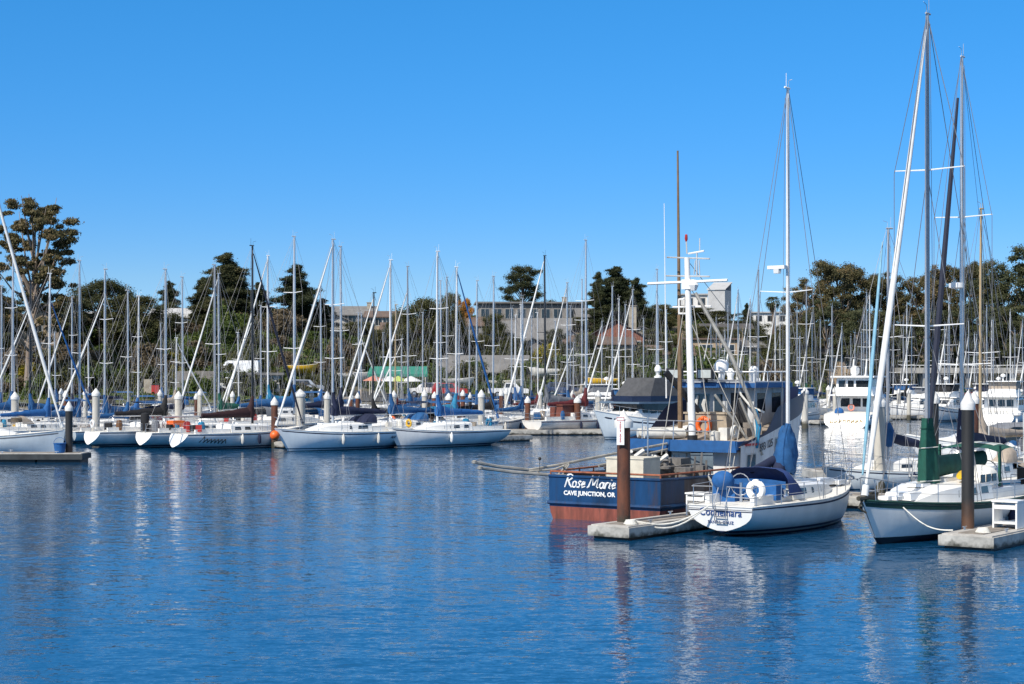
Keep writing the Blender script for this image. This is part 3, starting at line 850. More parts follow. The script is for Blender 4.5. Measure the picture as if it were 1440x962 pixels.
    for y_, h_ in ((0.9, 1.25), (-0.45, 1.15)): MB().box((X0 + 6.15, y_, 1.5), (0.06, 0.62, h_)).build('doorway', BLACK, root)
    for c_ in (0.28, 1.55):
        fr = MB()
        for y, z, sy, sz in ((0.27, 0, 0.06, 0.6), (-0.27, 0, 0.06, 0.6), (0.0, 0.30, 0.6, 0.06), (0.0, -0.30, 0.6, 0.06)): fr.box((X0 + 5.97, c_ + y, 1.75 + z), (0.06, sy, sz))
        fr.build('window_frame', WHITE, root)
    lad = MB()
    for s_ in (0.32, 0.72): lad.tube([(X0 + 5.4, s_ + 0.9, 0.95), (X0 + 5.75, s_ + 0.9, 2.5)], 0.03, 5)
    for i in range(5): lad.tube([(X0 + 5.44 + 0.07 * i, 1.22, 1.2 + 0.29 * i), (X0 + 5.44 + 0.07 * i, 1.62, 1.2 + 0.29 * i)], 0.022, 5)
    lad.build('ladder', WHITE, root)
    # starboard windows in the white topsides
    for x0, x1, z0, z1 in ((6.15, 6.85, 1.42, 2.05), (8.75, 9.15, 1.9, 2.55), (9.32, 9.72, 1.96, 2.62)):
        for sd in (-1, 1):
            u0, u1 = x0 / L, x1 / L
            f2 = MB(); g2 = MB()
            def sp(u, z, o):
                p = side(u, nk - 1, sd); t = (z - p.z) / (top1(u * L) - p.z)
                return Vector((p.x + 0.55 * u ** 6 * t, p.y + sd * (0.10 * u * t + o), z))
            e = 0.06 / L
            f2.quad(sp(u0 - e, z0 - 0.06, 0.012), sp(u1 + e, z0 - 0.06, 0.012), sp(u1 + e, z1 + 0.06, 0.012), sp(u0 - e, z1 + 0.06, 0.012))
            g2.quad(sp(u0, z0, 0.018), sp(u1, z0, 0.018), sp(u1, z1, 0.018), sp(u0, z1, 0.018))
            fo = f2.build('window', GREYP, root); g2.build('pane', GLASS, fo)
    # wheelhouse
    wh = MB(); wx0, wx1, hw = X0 + 8.75, X0 + 11.7, 1.42
    zb, zt = 2.5, 4.45
    wh.prism([(wx0, -hw), (wx1 - 0.3, -hw), (wx1 + 0.35, -0.6), (wx1 + 0.35, 0.6), (wx1 - 0.3, hw), (wx0, hw)], zb, zt)
    who = wh.build('wheelhouse', GREYP, root)
    for ya, yb in ((1.25, 0.45), (0.25, -0.1)):
        g = MB(); g.quad((wx0 - 0.008, ya, 3.45), (wx0 - 0.008, yb, 3.45), (wx0 - 0.008, yb, 4.2), (wx0 - 0.008, ya, 4.2)); g.build('window', GLASS, who)
    for sd in (-1, 1):
        for xa, xb in ((wx0 + 0.25, wx0 + 0.95), (wx0 + 1.55, wx0 + 2.35)):
            q = [(xa, sd * (hw + 0.008), 3.5), (xb, sd * (hw + 0.008), 3.5), (xb, sd * (hw + 0.008), 4.25), (xa, sd * (hw + 0.008), 4.25)]
            g = MB(); g.quad(*(q if sd < 0 else q[::-1])); g.build('window', GLASS, who)
    dq = MB(); dq.quad((wx0 - 0.01, -0.45, 2.75), (wx0 - 0.01, -1.15, 2.75), (wx0 - 0.01, -1.15, 4.25), (wx0 - 0.01, -0.45, 4.25)); dq.build('doorway', BLACK, who)
    fg = MB()
    for y in (0.95, 0.62): fg.tube([(wx0 - 0.03, y, 3.5), (wx0 - 0.03, y + 0.07, 3.8), (wx0 - 0.03, y - 0.02, 4.15)], [0.05, 0.09, 0.04], 6)
    fg.build('curtain', OFFW, who, True)
    ro = MB(); ro.prism([(wx0 - 0.55, -1.75), (wx1 - 0.2, -1.75), (wx1 + 0.75, -0.8), (wx1 + 0.75, 0.8), (wx1 - 0.2, 1.75), (wx0 - 0.55, 1.75)], 4.45, 4.63)
    ro.build('blue_roof_edge', AWN, who)
    rt = MB(); rt.prism([(wx0 - 0.5, -1.7), (wx1 - 0.22, -1.7), (wx1 + 0.7, -0.76), (wx1 + 0.7, 0.76), (wx1 - 0.22, 1.7), (wx0 - 0.5, 1.7)], 4.632, 4.68)
    rt.build('roof', mat('fish_roof_grey', (0.34, 0.36, 0.40), 0.7, 0, 0.2, 2.0), who)
    rr = MB()
    for sd in (-1, 1):
        rr.tube([(wx0 - 0.45, sd * 1.6, 5.05), (wx1 - 0.2, sd * 1.6, 5.05), (wx1 + 0.5, sd * 0.7, 5.05)], 0.03, 5)
        for x in (wx0 - 0.4, wx0 + 0.8, wx0 + 2.0, wx1 - 0.3): rr.tube([(x, sd * 1.6, 4.68), (x, sd * 1.6, 5.05)], 0.022, 5)
    rr.tube([(wx0 - 0.45, -1.6, 5.05), (wx0 - 0.45, 1.6, 5.05)], 0.03, 5)
    rr.build('roof_rail', WHITE, who)
    for x, y, s_ in ((wx0 + 0.5, 0.2, 1.0), (wx0 + 1.9, -0.5, 0.7), (wx0 + 2.3, 0.7, 0.6)):
        rd = MB(); rd.lathe((x, y, 4.68), [(0.12, 0), (0.12, 0.3 * s_), (0.26 * s_, 0.42 * s_), (0.27 * s_, 0.66 * s_), (0.16 * s_, 0.82 * s_), (0.001, 0.86 * s_)], 12)
        rd.build('radar_dome', WHITE, who, True)
    # flood lamps on a bar before the wheelhouse
    for y in (1.55, 0.25):
        fl = MB(); fl.box((wx0 - 0.75, y, 4.97), (0.16, 0.66, 0.42)); fl.box((wx0 - 0.66, y, 4.74), (0.06, 0.1, 0.2))
        fo = fl.build('flood_lamp', BLACK, root)
        gl = MB(); gl.box((wx0 - 0.835, y, 4.97), (0.012, 0.54, 0.30)); gl.build('lens', mat('lamp_lens', (0.45, 0.48, 0.46), 0.25, 0, 0.1, 3.0), fo)
    fl = MB(); fl.tube([(wx0 - 0.65, 1.9, 4.72), (wx0 - 0.65, -1.2, 4.72)], 0.035, 5); fl.build('lamp_bar', STEEL, root)
    # tan locker with life ring on the shelter deck
    lk = MB(); lk.box((X0 + 7.9, 0.0, 3.0), (0.7, 1.75, 0.95)); lk.box((X0 + 7.9, 0.0, 3.5), (0.8, 1.85, 0.07))
    lk.build('deck_locker', mat('locker_tan', (0.36, 0.29, 0.21), 0.8, 0, 0.3, 2.0), root)
    gx = MB()
    for (x, y, z, s_) in ((7.0, -1.1, 2.7, 0.5), (7.4, -1.6, 2.75, 0.6), (6.6, -0.6, 2.62, 0.3), (7.9, -1.75, 2.9, 0.7)):
        gx.box((X0 + x, y, z), (s_, s_ * 0.8, s_ * 0.75), 0.4 + x)
    gx.build('deck_gear', mat('gear_grey', (0.20, 0.17, 0.14), 0.7, 0, 0.4, 3.0), root)
    gw = MB(); gw.box((X0 + 6.7, -1.2, 2.75), (0.3, 0.35, 0.5)); gw.torus((X0 + 6.7, -1.6, 2.85), 0.2, 0.07, 'y'); gw.lathe((X0 + 6.5, -0.9, 2.45), [(0.18, 0), (0.2, 0.4), (0.001, 0.45)], 10)
    gw.build('winch', OFFW, root, True)
    rl = MB()
    for y in (1.7, 0.4, -0.9): rl.tube([(X0 + 5.7, y, 2.45), (X0 + 5.75, y, 3.25)], 0.022, 5)
    rl.tube([(X0 + 7.0, 1.75, 3.25), (X0 + 5.75, 1.7, 3.25), (X0 + 5.75, -0.9, 3.25), (X0 + 7.2, -0.9, 3.25)], 0.022, 5)
    rl.build('deck_rail', STEEL, root)
    # mast, yards, antennas
    def loc_of(px, py, x):       # local point on the plane x' = x seen at a photo position
        # solve for the point with local x = X0 + x along the pixel's ray
        best = None
        d = P(px, py, 1.0) - Vector((0, 0, H))
        n_ = fw; c = loc + fw * (X0 + x)
        t = c.dot(n_) / d.dot(n_) - 0
        t = (c - Vector((0, 0, H))).dot(n_) / d.dot(n_)
        wp = Vector((0, 0, H)) + d * t
        rel = wp - loc
        return Vector((rel.dot(fw), rel.dot(Vector((-fw.y, fw.x, 0))), wp.z))
    M = lambda px, py: loc_of(px, py, 6.0)
    mm = MB(); mb = M(974, 628); mt = M(966, 362)
    mm.tube([mb, mb.lerp(mt, 0.5), mt], [0.135, 0.125, 0.10], 12)
    mm.tube([M(911, 399), M(1023, 394)], 0.05, 6)
    mm.tube([M(968, 357), M(990, 353)], 0.035, 5)
    mm.box(M(967, 400), (0.28, 0.36, 0.36)); mm.lathe(M(975, 401), [(0.12, -0.2), (0.2, 0), (0.1, 0.2)], 8)
    mo = mm.build('mast', WHITE, root, True)
    bt = MB(); bt.tube([M(974, 628), M(973.6, 612)], 0.19, 12); bt.build('mast_collar', BLACK, mo, True)
    an = MB()
    for x0, y0, x1, y1, r_ in ((966, 357, 965, 337, 0.03), (938, 362, 998, 364, 0.03), (937, 388, 998, 389, 0.03), (980, 354, 980, 389, 0.025), (984, 352, 984, 335, 0.02), (978, 366, 976, 386, 0.02), (983, 366, 984, 388, 0.02)):
        an.tube([M(x0, y0), M(x1, y1)], r_, 5)
    an.build('antenna', GREYP, mo)
    tp = MB(); tp.lathe(M(965, 336), [(0.03, -0.1), (0.06, 0.0), (0.05, 0.15), (0.001, 0.18)], 8); tp.build('mast_light', RED, mo, True)
    # boom angled down and its tackle
    bo = MB(); bo.tube([M(978, 412), loc_of(1028, 500, 6.3), loc_of(1068, 596, 6.8)], [0.065, 0.08, 0.06], 8); 
    bo.tube([loc_of(1005, 555, 6.3), loc_of(1062, 632, 7.2)], 0.05, 6)
    bo.tube([loc_of(1040, 560, 6.6), loc_of(1072, 640, 7.4)], 0.05, 6)
    bo.build('boom', POLE, root, True)
    rg = MB()
    for A, B_, x0, x1 in (((975, 430), (1003, 640), 6, 6), ((972, 455), (1060, 640), 6, 7), ((1040, 470), (1023, 690), 6.5, 4.5), ((980, 440), (1052, 552), 6, 9), ((968, 400), (1065, 560), 6, 11), ((967, 398), (930, 640), 6, 5), ((966, 365), (1100, 540), 6, 13), ((1040, 600), (1025, 690), 6.5, 4.5), ((972, 440), (990, 520), 6, 8)):
        rg.tube([loc_of(*A, x0), loc_of(*B_, x1)], 0.016, 4, False)
    rg.build('rigging', mat('tackle_rope', (0.42, 0.40, 0.36), 0.9), root)
    cd = MB(); pts = [(1036, 530), (1042, 555), (1056, 572), (1075, 580)]
    cd.tube([loc_of(x, y, 8.4) for x, y in pts], 0.045, 6); cd.build('coiled_line', ROPE, root, True)
    cd = MB(); cd.tube([loc_of(1060, 590, 7.0), loc_of(1066, 625, 7.1), loc_of(1064, 650, 7.1)], 0.05, 6)
    cd.build('coiled_line', ROPE, root, True)
    bt2 = MB(); bt2.tube([loc_of(1063, 575, 6.9), loc_of(1067, 600, 6.9), loc_of(1064, 630, 6.9)], [0.05, 0.10, 0.06], 6); bt2.build('blue_line', TEAL, root, True)
    # tall outrigger pole standing by the mast, whip antenna
    op = MB(); op.tube([loc_of(957, 640, 6.6), loc_of(953, 212, 6.6)], [0.10, 0.035], 7)
    op.build('outrigger_pole', mat('pole_wood', (0.19, 0.12, 0.065), 0.7, 0, 0.25, 3.0), root, True)
    wp = MB(); wp.tube([loc_of(937, 560, 9.0), loc_of(934, 286, 9.0)], [0.03, 0.012], 5); wp.build('whip_antenna', WHITE, root)
    fr2 = MB()
    for x0, y0, x1, y1 in ((955, 420, 955, 442), (946, 432, 1000, 431), (955, 421, 962, 421), (956, 441, 966, 441)):
        fr2.tube([loc_of(x0, y0, 6.3), loc_of(x1, y1, 6.3)], 0.035, 5)
    fr2.build('antenna_frame', WHITE, root)
    bs = MB(); bs.tube([loc_of(936, 523, 6.6), loc_of(984, 580, 7.6)], [0.13, 0.10], 8); bs.build('exhaust_spar', BLACK, root, True)
    # stabiliser poles lashed over the stern
    sp_ = MB()
    S0 = lambda px, py, x: loc_of(px, py, x)
    sp_.tube([S0(667, 650, -2.2), S0(700, 656, -1.2), S0(742, 660.5, -0.2)], 0.055, 6)
    sp_.tube([S0(675, 658, -2.2), S0(722, 664, -0.9), S0(796, 669.5, 0.5)], 0.055, 6)
    sp_.tube([S0(740, 661.5, -0.2), S0(790, 653, 0.8), S0(843, 642, 2.2), S0(938, 624, 5.4)], 0.05, 6)
    sp_.tube([S0(742, 663, -0.2), S0(780, 660, 0.4), S0(800, 652, 0.9)], 0.035, 6)
    for x0, y0, x1, y1 in ((785, 667, 797, 654), (790, 669, 800, 653), (792, 655, 796, 668), (756, 663, 762, 668)):
        sp_.tube([S0(x0, y0, 0.5), S0(x1, y1, 0.8)], 0.035, 5)
    for px, py in ((667, 650), (675, 658)): sp_.lathe(S0(px, py, -2.2), [(0.03, -0.07), (0.09, -0.04), (0.09, 0.04), (0.03, 0.07)], 8)
    sp_.tube([S0(842, 655, 2.0), S0(938, 632, 5.4)], 0.05, 6)
    sp_.build('trolling_pole', POLE, root, True)
    fy = MB(); fy.tube([S0(759, 662, 0), S0(759, 647, 0)], 0.012, 4); fy.sphere(S0(759, 645, 0), 0.06); fy.build('marker', BLACK, root)
    # rusty pipe rail around the stern bulwark
    pr = MB(); off = 0.18
    zr = 1.62
    def bul(u, sd): p = side(u, nk - 1, sd); return Vector((p.x + 0.05, p.y * 0.985, zr))
    pts = [bul(i / 10 * 0.33, 1) for i in range(10, -1, -1)] + [bul(0, 1) * 0.3 + bul(0, -1) * 0.7] + [bul(i / 10 * 0.36, -1) for i in range(11)]
    pr.tube(pts, 0.035, 6)
    for p in pts[::2]: pr.tube([p, p - Vector((0, 0, 0.2))], 0.028, 5)
    pr.build('stern_rail', RAILR, root, True)
    # fish hold / bait tank and machinery on the after deck
    bk = MB(); bk.box((X0 + 1.5, -0.30, 1.52), (1.2, 1.45, 1.12)); bk.box((X0 + 1.5, -0.30, 2.10), (1.26, 1.51, 0.05))
    bk.build('bait_tank', CREAM, root)
    mc = MB(); mc.box((X0 + 4.3, -0.4, 1.5), (0.7, 0.9, 0.95)); mc.box((X0 + 4.6, 0.9, 1.5), (0.6, 0.6, 0.9)); mc.box((X0 + 3.2, 1.2, 1.35), (0.9, 0.7, 0.6)); mc.box((X0 + 4.0, -1.6, 1.4), (0.4, 0.4, 0.7)); q_ = random.Random(12)
    for i in range(16):
        x_, y_ = q_.uniform(2.6, 5.2), q_.uniform(-1.9, 1.7)
        if i % 2: mc.tube([(X0 + x_, y_, 1.0), (X0 + x_ + q_.uniform(-.2, .2), y_ + q_.uniform(-.2, .2), q_.uniform(1.6, 2.25))], 0.04, 5)
        else: mc.lathe((X0 + x_, y_, q_.uniform(1.3, 1.8)), [(0.10, 0), (0.2, 0.05), (0.2, 0.12), (0.08, 0.15), (0.08, 0.3), (0.18, 0.34), (0.001, 0.4)], 9)
    for i in range(5): mc.tube([(X0 + q_.uniform(2.6, 5), q_.uniform(-1.8, 1.6), q_.uniform(1.4, 2.1)), (X0 + q_.uniform(2.6, 5), q_.uniform(-1.8, 1.6), q_.uniform(1.4, 2.1))], 0.03, 5)
    mc.lathe((X0 + 3.4, -1.3, 1.0), [(0.25, 0), (0.25, 0.5), (0.35, 0.55), (0.35, 0.7), (0.001, 0.72)], 12)
    mc.build('deck_machinery', mat('machinery_grey', (0.17, 0.16, 0.15), 0.6, 0.2, 0.4, 2.5), root)
    pn = MB(); pn.box((X0 + 4.9, -1.2, 1.75), (0.05, 0.8, 0.7), 0.5); pn.box((X0 + 4.87, -1.2, 2.11), (0.07, 0.8, 0.05), 0.5); pn.build('hatch_cover', mat('hatch_blue_grey', (0.13, 0.17, 0.20), 0.5, 0, 0.3, 2.0), root)
    gd = MB()
    for s_ in ((2.6, 1.1, 1.5), (2.7, 0.2, 1.35)):
        gd.tube([(X0 + s_[0], s_[1], s_[2]), (X0 + s_[0] + 0.9, s_[1] - 0.7, s_[2] + 0.75)], 0.09, 6); gd.tube([(X0 + s_[0] + 0.9, s_[1], s_[2]), (X0 + s_[0], s_[1] - 0.7, s_[2] + 0.75)], 0.06, 6)
    gd.build('gurdy_arm', OFFW, root, True)
    # vertical grey davit posts
    dv = MB()
    for px, py0, py1, x in ((911, 672, 586, 3.6), (946, 672, 645, 4.2), (938, 670, 648, 4.0)): dv.tube([S0(px, py0, x), S0(px, py1, x)], 0.03, 6)
    dv.tube([S0(868, 605, 3.6), S0(1000, 607, 3.6)], 0.025, 5)
    dv.build('davit', STEEL, root)
    # names
    LW = mat('lettering_white', (0.80, 0.80, 0.78), 0.5, 0, 0.04)
    LK = mat('lettering_black', (0.02, 0.02, 0.025), 0.5, 0, 0.04)
    er = rotm((0, -1, 0), (0, 0, 1))
    xs_ = X0 - 0.004
    G = {'R': (0.66, [[(.17, 1), (.12, .5), (.03, 0)], [(-.04, .84), (.12, .99), (.36, 1.04), (.56, .93), (.55, .74), (.36, .58), (.14, .52)], [(.26, .54), (.44, .22), (.66, .0)]]),
         'o': (0.44, [[(.22 + .17 * math.cos(t), .25 + .24 * math.sin(t)) for t in [i * math.pi / 5 for i in range(11)]]]),
         's': (0.40, [[(.36, .45), (.22, .51), (.11, .40), (.29, .20), (.24, .03), (.04, .04)]]),
         'e': (0.44, [[(.07, .24), (.32, .30), (.30, .47), (.16, .49), (.05, .24), (.14, .01), (.40, .12)]]),
         'M': (1.00, [[(-.06, .03), (.06, .1), (.24, 1), (.42, .22), (.50, .25), (.80, 1.0), (.78, .12), (.96, .04)]]),
         'a': (0.50, [[(.22 + .17 * math.cos(t), .24 + .23 * math.sin(t)) for t in [.4 + i * math.pi / 5 for i in range(11)]], [(.41, .49), (.38, .08), (.50, .03)]]),
         'r': (0.38, [[(.10, .48), (.06, 0)], [(.08, .28), (.2, .47), (.36, .45)]]),
         'i': (0.24, [[(.09, .48), (.06, .06), (.18, .02)], [(.14, .68), (.15, .72)]])}
    bm_ = MB(); xq = -2.28; sc_ = 0.43
    for ch_ in 'Rose Marie':
        if ch_ == ' ': xq += 0.22; continue
        wd_, strokes = G[ch_]
        for st_ in strokes:
            bm_.tube([(xs_ - 0.006, 0.57 - sc_ * (xq + x + 0.25 * y), 1.10 + sc_ * y) for x, y in st_], [0.030 + 0.007 * math.sin(i * 1.9) for i in range(len(st_))], 6)
        xq += wd_
    bm_.build('name_lettering', LW, root)
    text('port_lettering', 'CAVE JUNCTION, OR', LW, root, (xs_ - 0.006, 0.57, 0.84), er, 0.205, 0.0, 0.008, xscale=1.03)
    p = side(7.75 / L, nk - 1, -1); q = side(7.1 / L, nk - 1, -1); r_ = side(8.4 / L, nk - 1, -1)
    xd = (r_ - q); xd.z = 0.14 * xd.length
    t_ = text('number_lettering', '593 125', LK, root, p + Vector((0.0, -0.075, 0.78)), rotm(xd, (0, -0.06, 1)), 0.40, 0.0, 0.006)
    # mooring line from the quarter
    ml = MB()
    A = side(0.20, nk - 1, -1) + Vector((0, -0.03, 0.02))
    for dx in (0, 0.16):
        pts = [A + Vector((0.15 * dx, 0, 0))]
        E = A + Vector((1.0 + dx * 2.2, -0.75 , -1.0))
        for i in range(1, 9):
            t = i / 8; q = A.lerp(E, t); q.z -= 0.34 * math.sin(math.pi * t) * (1 - dx); pts.append(q)
        ml.tube(pts, 0.03, 5)
    ml.build('mooring_line', ROPE, root, True)
    tag(root)
    return root, loc_of, loc, fw
trawler, tr_loc, tr_o, tr_fw = build_trawler()
def world_of(root_loc, a, p):
    c, s = math.cos(a), math.sin(a); return Vector((root_loc[0] + p[0] * c - p[1] * s, root_loc[1] + p[0] * s + p[1] * c, root_loc[2] + p[2]))
# life ring hung on the locker
lp = world_of(tr_o, R(56.5), (-15.6 / 2 + 7.9 - 0.42, 0.05, 3.05))
lr = MB(); lr.torus((0, 0, 0), 0.26, 0.085, 'x', R(-55), R(235), 18, 8)
lro = lr.build('life_ring', ORANGE, None, True); lro.location = lp; lro.rotation_euler.z = R(56.5)
tag(lro, 'orange horseshoe life ring hanging on the fishing boat wheelhouse locker', 'life ring')
# inflatable dinghy on the fishing boat
dg = MB(); dg.tube([(-0.9, 0.5, 0), (0.6, 0.5, 0.02), (1.05, 0.0, 0.12), (0.6, -0.5, 0.02), (-0.9, -0.5, 0)], [0.17, 0.2, 0.2, 0.2, 0.17], 10)
dg.box((-0.1, 0, -0.05), (1.5, 0.7, 0.08)); dg.box((-0.75, 0, 0.08), (0.06, 0.8, 0.35)); dg.box((-0.2, 0, 0.05), (0.5, 0.5, 0.35))
do = dg.build('dinghy', OFFW, None, True); do.location = world_of(tr_o, R(56.5), (-15.6 / 2 + 6.6, 1.25, 2.75)); do.rotation_euler.z = R(10)
tag(do, 'small white tender stowed on the fishing boat beside its white mast', 'dinghy')

# ---------------------------------------------------------------- the white sloop in front of the fishing boat
CN, hl, cb, zc, k = sailboat(1108, 55.7, 125, 53, 9.0, 'white sloop seen from its lettered stern, blue canvas bundled around the white mast',
                             'white', None, None, 'white', None, 2, None, (0.50,), -0.1, False, 0.0, 3, None, 'navy', 0.10, 0.76, 0.10, radar=False, wires=0.011, psec=3.2, fenders=False)
er = rotm((0, -1, 0), (-0.10, 0, 1))
LB = mat('lettering_blue', (0.03, 0.07, 0.22), 0.5, 0, 0.04)
tp = hl.S(0, 0.66, 0); tq = hl.S(0, 0.36, 0)
text('name_lettering', 'Connemara', LB, CN, (tp.x - 0.02, 0.0, tp.z - 0.02), er, 0.34, 0.15, 0.002, xscale=0.92)
text('port_lettering', 'SANTA CRUZ', LB, CN, (tq.x - 0.02, 0.0, tq.z - 0.02), er, 0.125, 0.0, 0.001, xscale=1.1, space=1.1)
tb = MB()
for v0, v1 in ((0.80, 0.835), (0.87, 0.89)):
    a_, b_ = hl.S(0, v0, 1), hl.S(0, v0, -1); c_, d_ = hl.S(0, v1, -1), hl.S(0, v1, 1)
    for q in (a_, b_, c_, d_): q.x -= 0.006
    tb.quad(a_, b_, c_, d_)
tb.build('transom_stripe', TRIMB, CN)
ld = MB(); zt_ = hl.zs(0)
x_ = -4.5 - 0.07
for y in (0.16, -0.24):
    ld.tube([(x_ + 0.25, y, zt_ + 0.55), (x_ - 0.02, y, zt_ + 0.05), (x_ + 0.02, y, zt_ - 0.42), (x_ + 0.08, y * 0.9 - 0.004, zt_ - 0.50)], 0.016, 5)
for z in (zt_ - 0.50, zt_ - 0.32, zt_ - 0.12): ld.tube([(x_ + 0.06 - (0 if z < zt_ - .4 else 0.03), 0.16, z), (x_ + 0.06 - (0 if z < zt_ - .4 else 0.03), -0.24, z)], 0.018, 5)
ld.build('boarding_ladder', STEEL, CN)
# blue bundle around the mast
bd = MB(); xm = -0.1; 
ztop = P(1108, 597, 55.7).z
prof = [(ztop, 0.12), (ztop - 0.12, 0.17), (ztop - 0.25, 0.22), (ztop - 0.45, 0.27), (ztop - 0.7, 0.33), (ztop - 0.95, 0.36), (ztop - 1.2, 0.37), (ztop - 1.45, 0.33), (ztop - 1.6, 0.24)]
rows = []
for z, r_ in prof:
    rows.append([(xm - 0.10 + r_ * 1.15 * math.cos(t) - 0.12 * r_, r_ * math.sin(t) * (1 + 0.13 * math.sin(3 * t + z * 4)) + 0.05 * math.sin(5 * t - z * 9), z + 0.05 * math.sin(2 * t)) for t in (2 * math.pi * i / 22 for i in range(22))])
bd.grid(rows, True)
bd.build('sail_cover', BLUEC, CN, True, 70)
bd = MB()
bd.tube([(xm - 0.25, 0.05, ztop - 1.2), (xm - 0.55, 0.12, ztop - 1.6), (xm - 1.0, 0.05, ztop - 2.0)], [0.27, 0.22, 0.13], 9)
bd.tube([(xm - 0.35, 0.3, ztop - 1.15), (xm - 0.9, 0.45, ztop - 1.35), (xm - 1.5, 0.5, ztop - 1.45)], [0.16, 0.15, 0.10], 9)
bd.build('boom_cover', NAVYC, CN, True, 70)
# dodger, weather cloths, cockpit bag
dm = MB(); dodger(-2.15, 1.12, zc + 0.18, 0.86, dm, 1.0)
dm.build('dodger', mat('dodger_navy', (0.012, 0.04, 0.16), 0.85, 0, 0.2, 4, 0.2), CN, True, 50)
dk_ = MB(); rows = []
for z in (zc + 0.12, zc + 0.62): rows.append([(-2.2 + 0.02, 1.02 * y, z + 0.06 * (1 - y * y)) for y in (-1, -.5, 0, .5, 1)])
dk_.grid(rows)
dk_.build('dodger_opening', mat('shade_cloth_blue', (0.010, 0.085, 0.25), 0.8, 0, 0.2, 4), CN)
wc = MB(); rows = []
wc.box((-2.9, 0.62, zc + 0.22), (0.7, 0.75, 0.62), 0.1); wc.box((-2.5, -0.35, zc + 0.30), (0.35, 1.2, 0.5))
wc.build('cockpit_cover', ROYAL, CN)
bg_ = MB(); bg_.sphere((-3.35, 0.55, zc + 0.66), 0.36, 12, 8, 0.85); bg_.build('barbecue_cover', ROYAL, CN, True)
hs_ = MB(); hs_.torus((-3.55, -0.72, zc + 0.42), 0.23, 0.105, 'x', R(-60), R(240), 18, 8); hs_.build('horseshoe_buoy', WHITE, CN, True)
wn = MB()
for x, y in ((-2.6, 1.25), (-2.6, -1.25)): wn.lathe((x, y, zc + 0.2), [(0.09, 0), (0.06, 0.1), (0.1, 0.2), (0.001, 0.21)], 10)
wn.build('winch', STEEL, CN, True)
# dinghy chocks, anchor locker, hatch on the foredeck
fd = MB(); fd.box((2.5, 0.1, zc + 0.35), (0.9, 0.6, 0.22), 0, 0.85); fd.box((3.2, 0, zc + 0.30), (0.6, 0.7, 0.14))
fd.build('deck_box', WHITE, CN)
an = MB(); an.tube([(4.3, 0, zc + 0.5), (4.75, 0, zc + 0.38)], 0.04, 5); an.tube([(4.7, -0.18, zc + 0.3), (4.78, 0, zc + 0.34), (4.7, 0.18, zc + 0.3)], 0.04, 5)
an.build('anchor', STEEL, CN)
# radar on its bracket, left of the spreader
rb = MB(); p_ = P(1093, 376, 55.7); r0 = Vector(CN.location)
def to_local(root, wp):
    d = wp - Vector(root.location); a = root.rotation_euler.z
    return Vector((d.x * math.cos(a) + d.y * math.sin(a), -d.x * math.sin(a) + d.y * math.cos(a), d.z))
q = to_local(CN, p_)
rb.box(q, (0.22, 0.62, 0.11)); rb.lathe(q - Vector((0, 0, 0.2)), [(0.12, 0), (0.14, 0.14)], 8)
rb.build('radar', WHITE, CN)

# ---------------------------------------------------------------- the sloop with the green canvas
GN, gh, gcab, gz, gk = sailboat(1304, 53.0, 20, 233, 11.0, 'white sloop bow-on with green mast cover, green gunwale and white furled headsail',
                                'greenboat', None, 'white', 'grey', None, 2, None, (0.36, 0.68), 0.87, False, 0.0, 5, None, None, 0.5, 0.7, 0.11, wires=0.012, name='sailboat', fbk=0.84, fenders=False)
for ch in GN.children:
    if ch.name.startswith('furled_jib'): ch.scale = (1, 1, 1)
gr = MB(); gh.ribbon(gr, 0.90, 1.0, 0.012, n=26)
gh.rail(gr, 0.045, 0.02)
gr.build('green_gunwale', mat('gunwale_green', (0.005, 0.045, 0.035), 0.6, 0, 0.2, 3), GN, True, 40)
gc = MB(); zt = P(1304, 588, 53.0).z; xm = 0.87
rows = []
for z, rx, ry, ox in ((zt, 0.15, 0.14, 0), (zt - 0.2, 0.18, 0.16, 0), (zt - 0.5, 0.25, 0.20, -0.03), (zt - 0.85, 0.28, 0.24, -0.06), (zt - 1.2, 0.33, 0.28, -0.09), (zt - 1.6, 0.35, 0.31, -0.1), (zt - 1.95, 0.36, 0.33, -0.1), (zt - 2.3, 0.33, 0.31, -0.08), (zt - 2.6, 0.25, 0.26, -0.04), (zt - 2.75, 0.2, 0.22, 0)):
    rows.append([(xm + ox + rx * math.cos(t), ry * math.sin(t) * (1 + 0.10 * math.sin(4 * t + z * 3)) + 0.03 * math.sin(7 * t + z * 5), z) for t in (2 * math.pi * i / 24 for i in range(24))])
gc.grid(rows, True); gc.tube([(xm, 0, zt - 0.32), (xm, 0, zt - 0.30)], 0.235, 12)
gc.build('mast_cover', GREENC, GN, True, 70)
ln_ = MB()
for z_, r1, ox_ in ((zt - 0.92, 0.31, -0.06), (zt - 1.95, 0.385, -0.1)): ln_.tube([(xm + ox_ + r1 * 1.04 * math.cos(t), r1 * 0.98 * math.sin(t), z_ + 0.03 * math.sin(t)) for t in (2 * math.pi * i / 20 for i in range(21))], 0.014, 4)
ln_.build('lashing', ROPE, GN, True)
bc = MB(); rows = []; q = random.Random(4)
for i in range(12):
    t = i / 11; x = xm - 0.25 - 4.3 * t
    hh = 0.36 * (1 - t) + 0.26 * t; ww = 0.24 * (1 - t) + 0.15 * t; zcn = zt - 1.55 + 0.12 * t
    rows.append([(x, ww * math.sin(a_) * q.uniform(0.93, 1.07), zcn + hh * math.cos(a_)) for a_ in (2 * math.pi * j / 10 for j in range(10))])
s_ = bc.grid(rows, True); bc.f.append(tuple(s_ + 110 + j for j in range(10))[::-1]); bc.mi.append(0)
bc.build('boom_cover', GREENC, GN, True, 70)
bb = MB(); rows = []
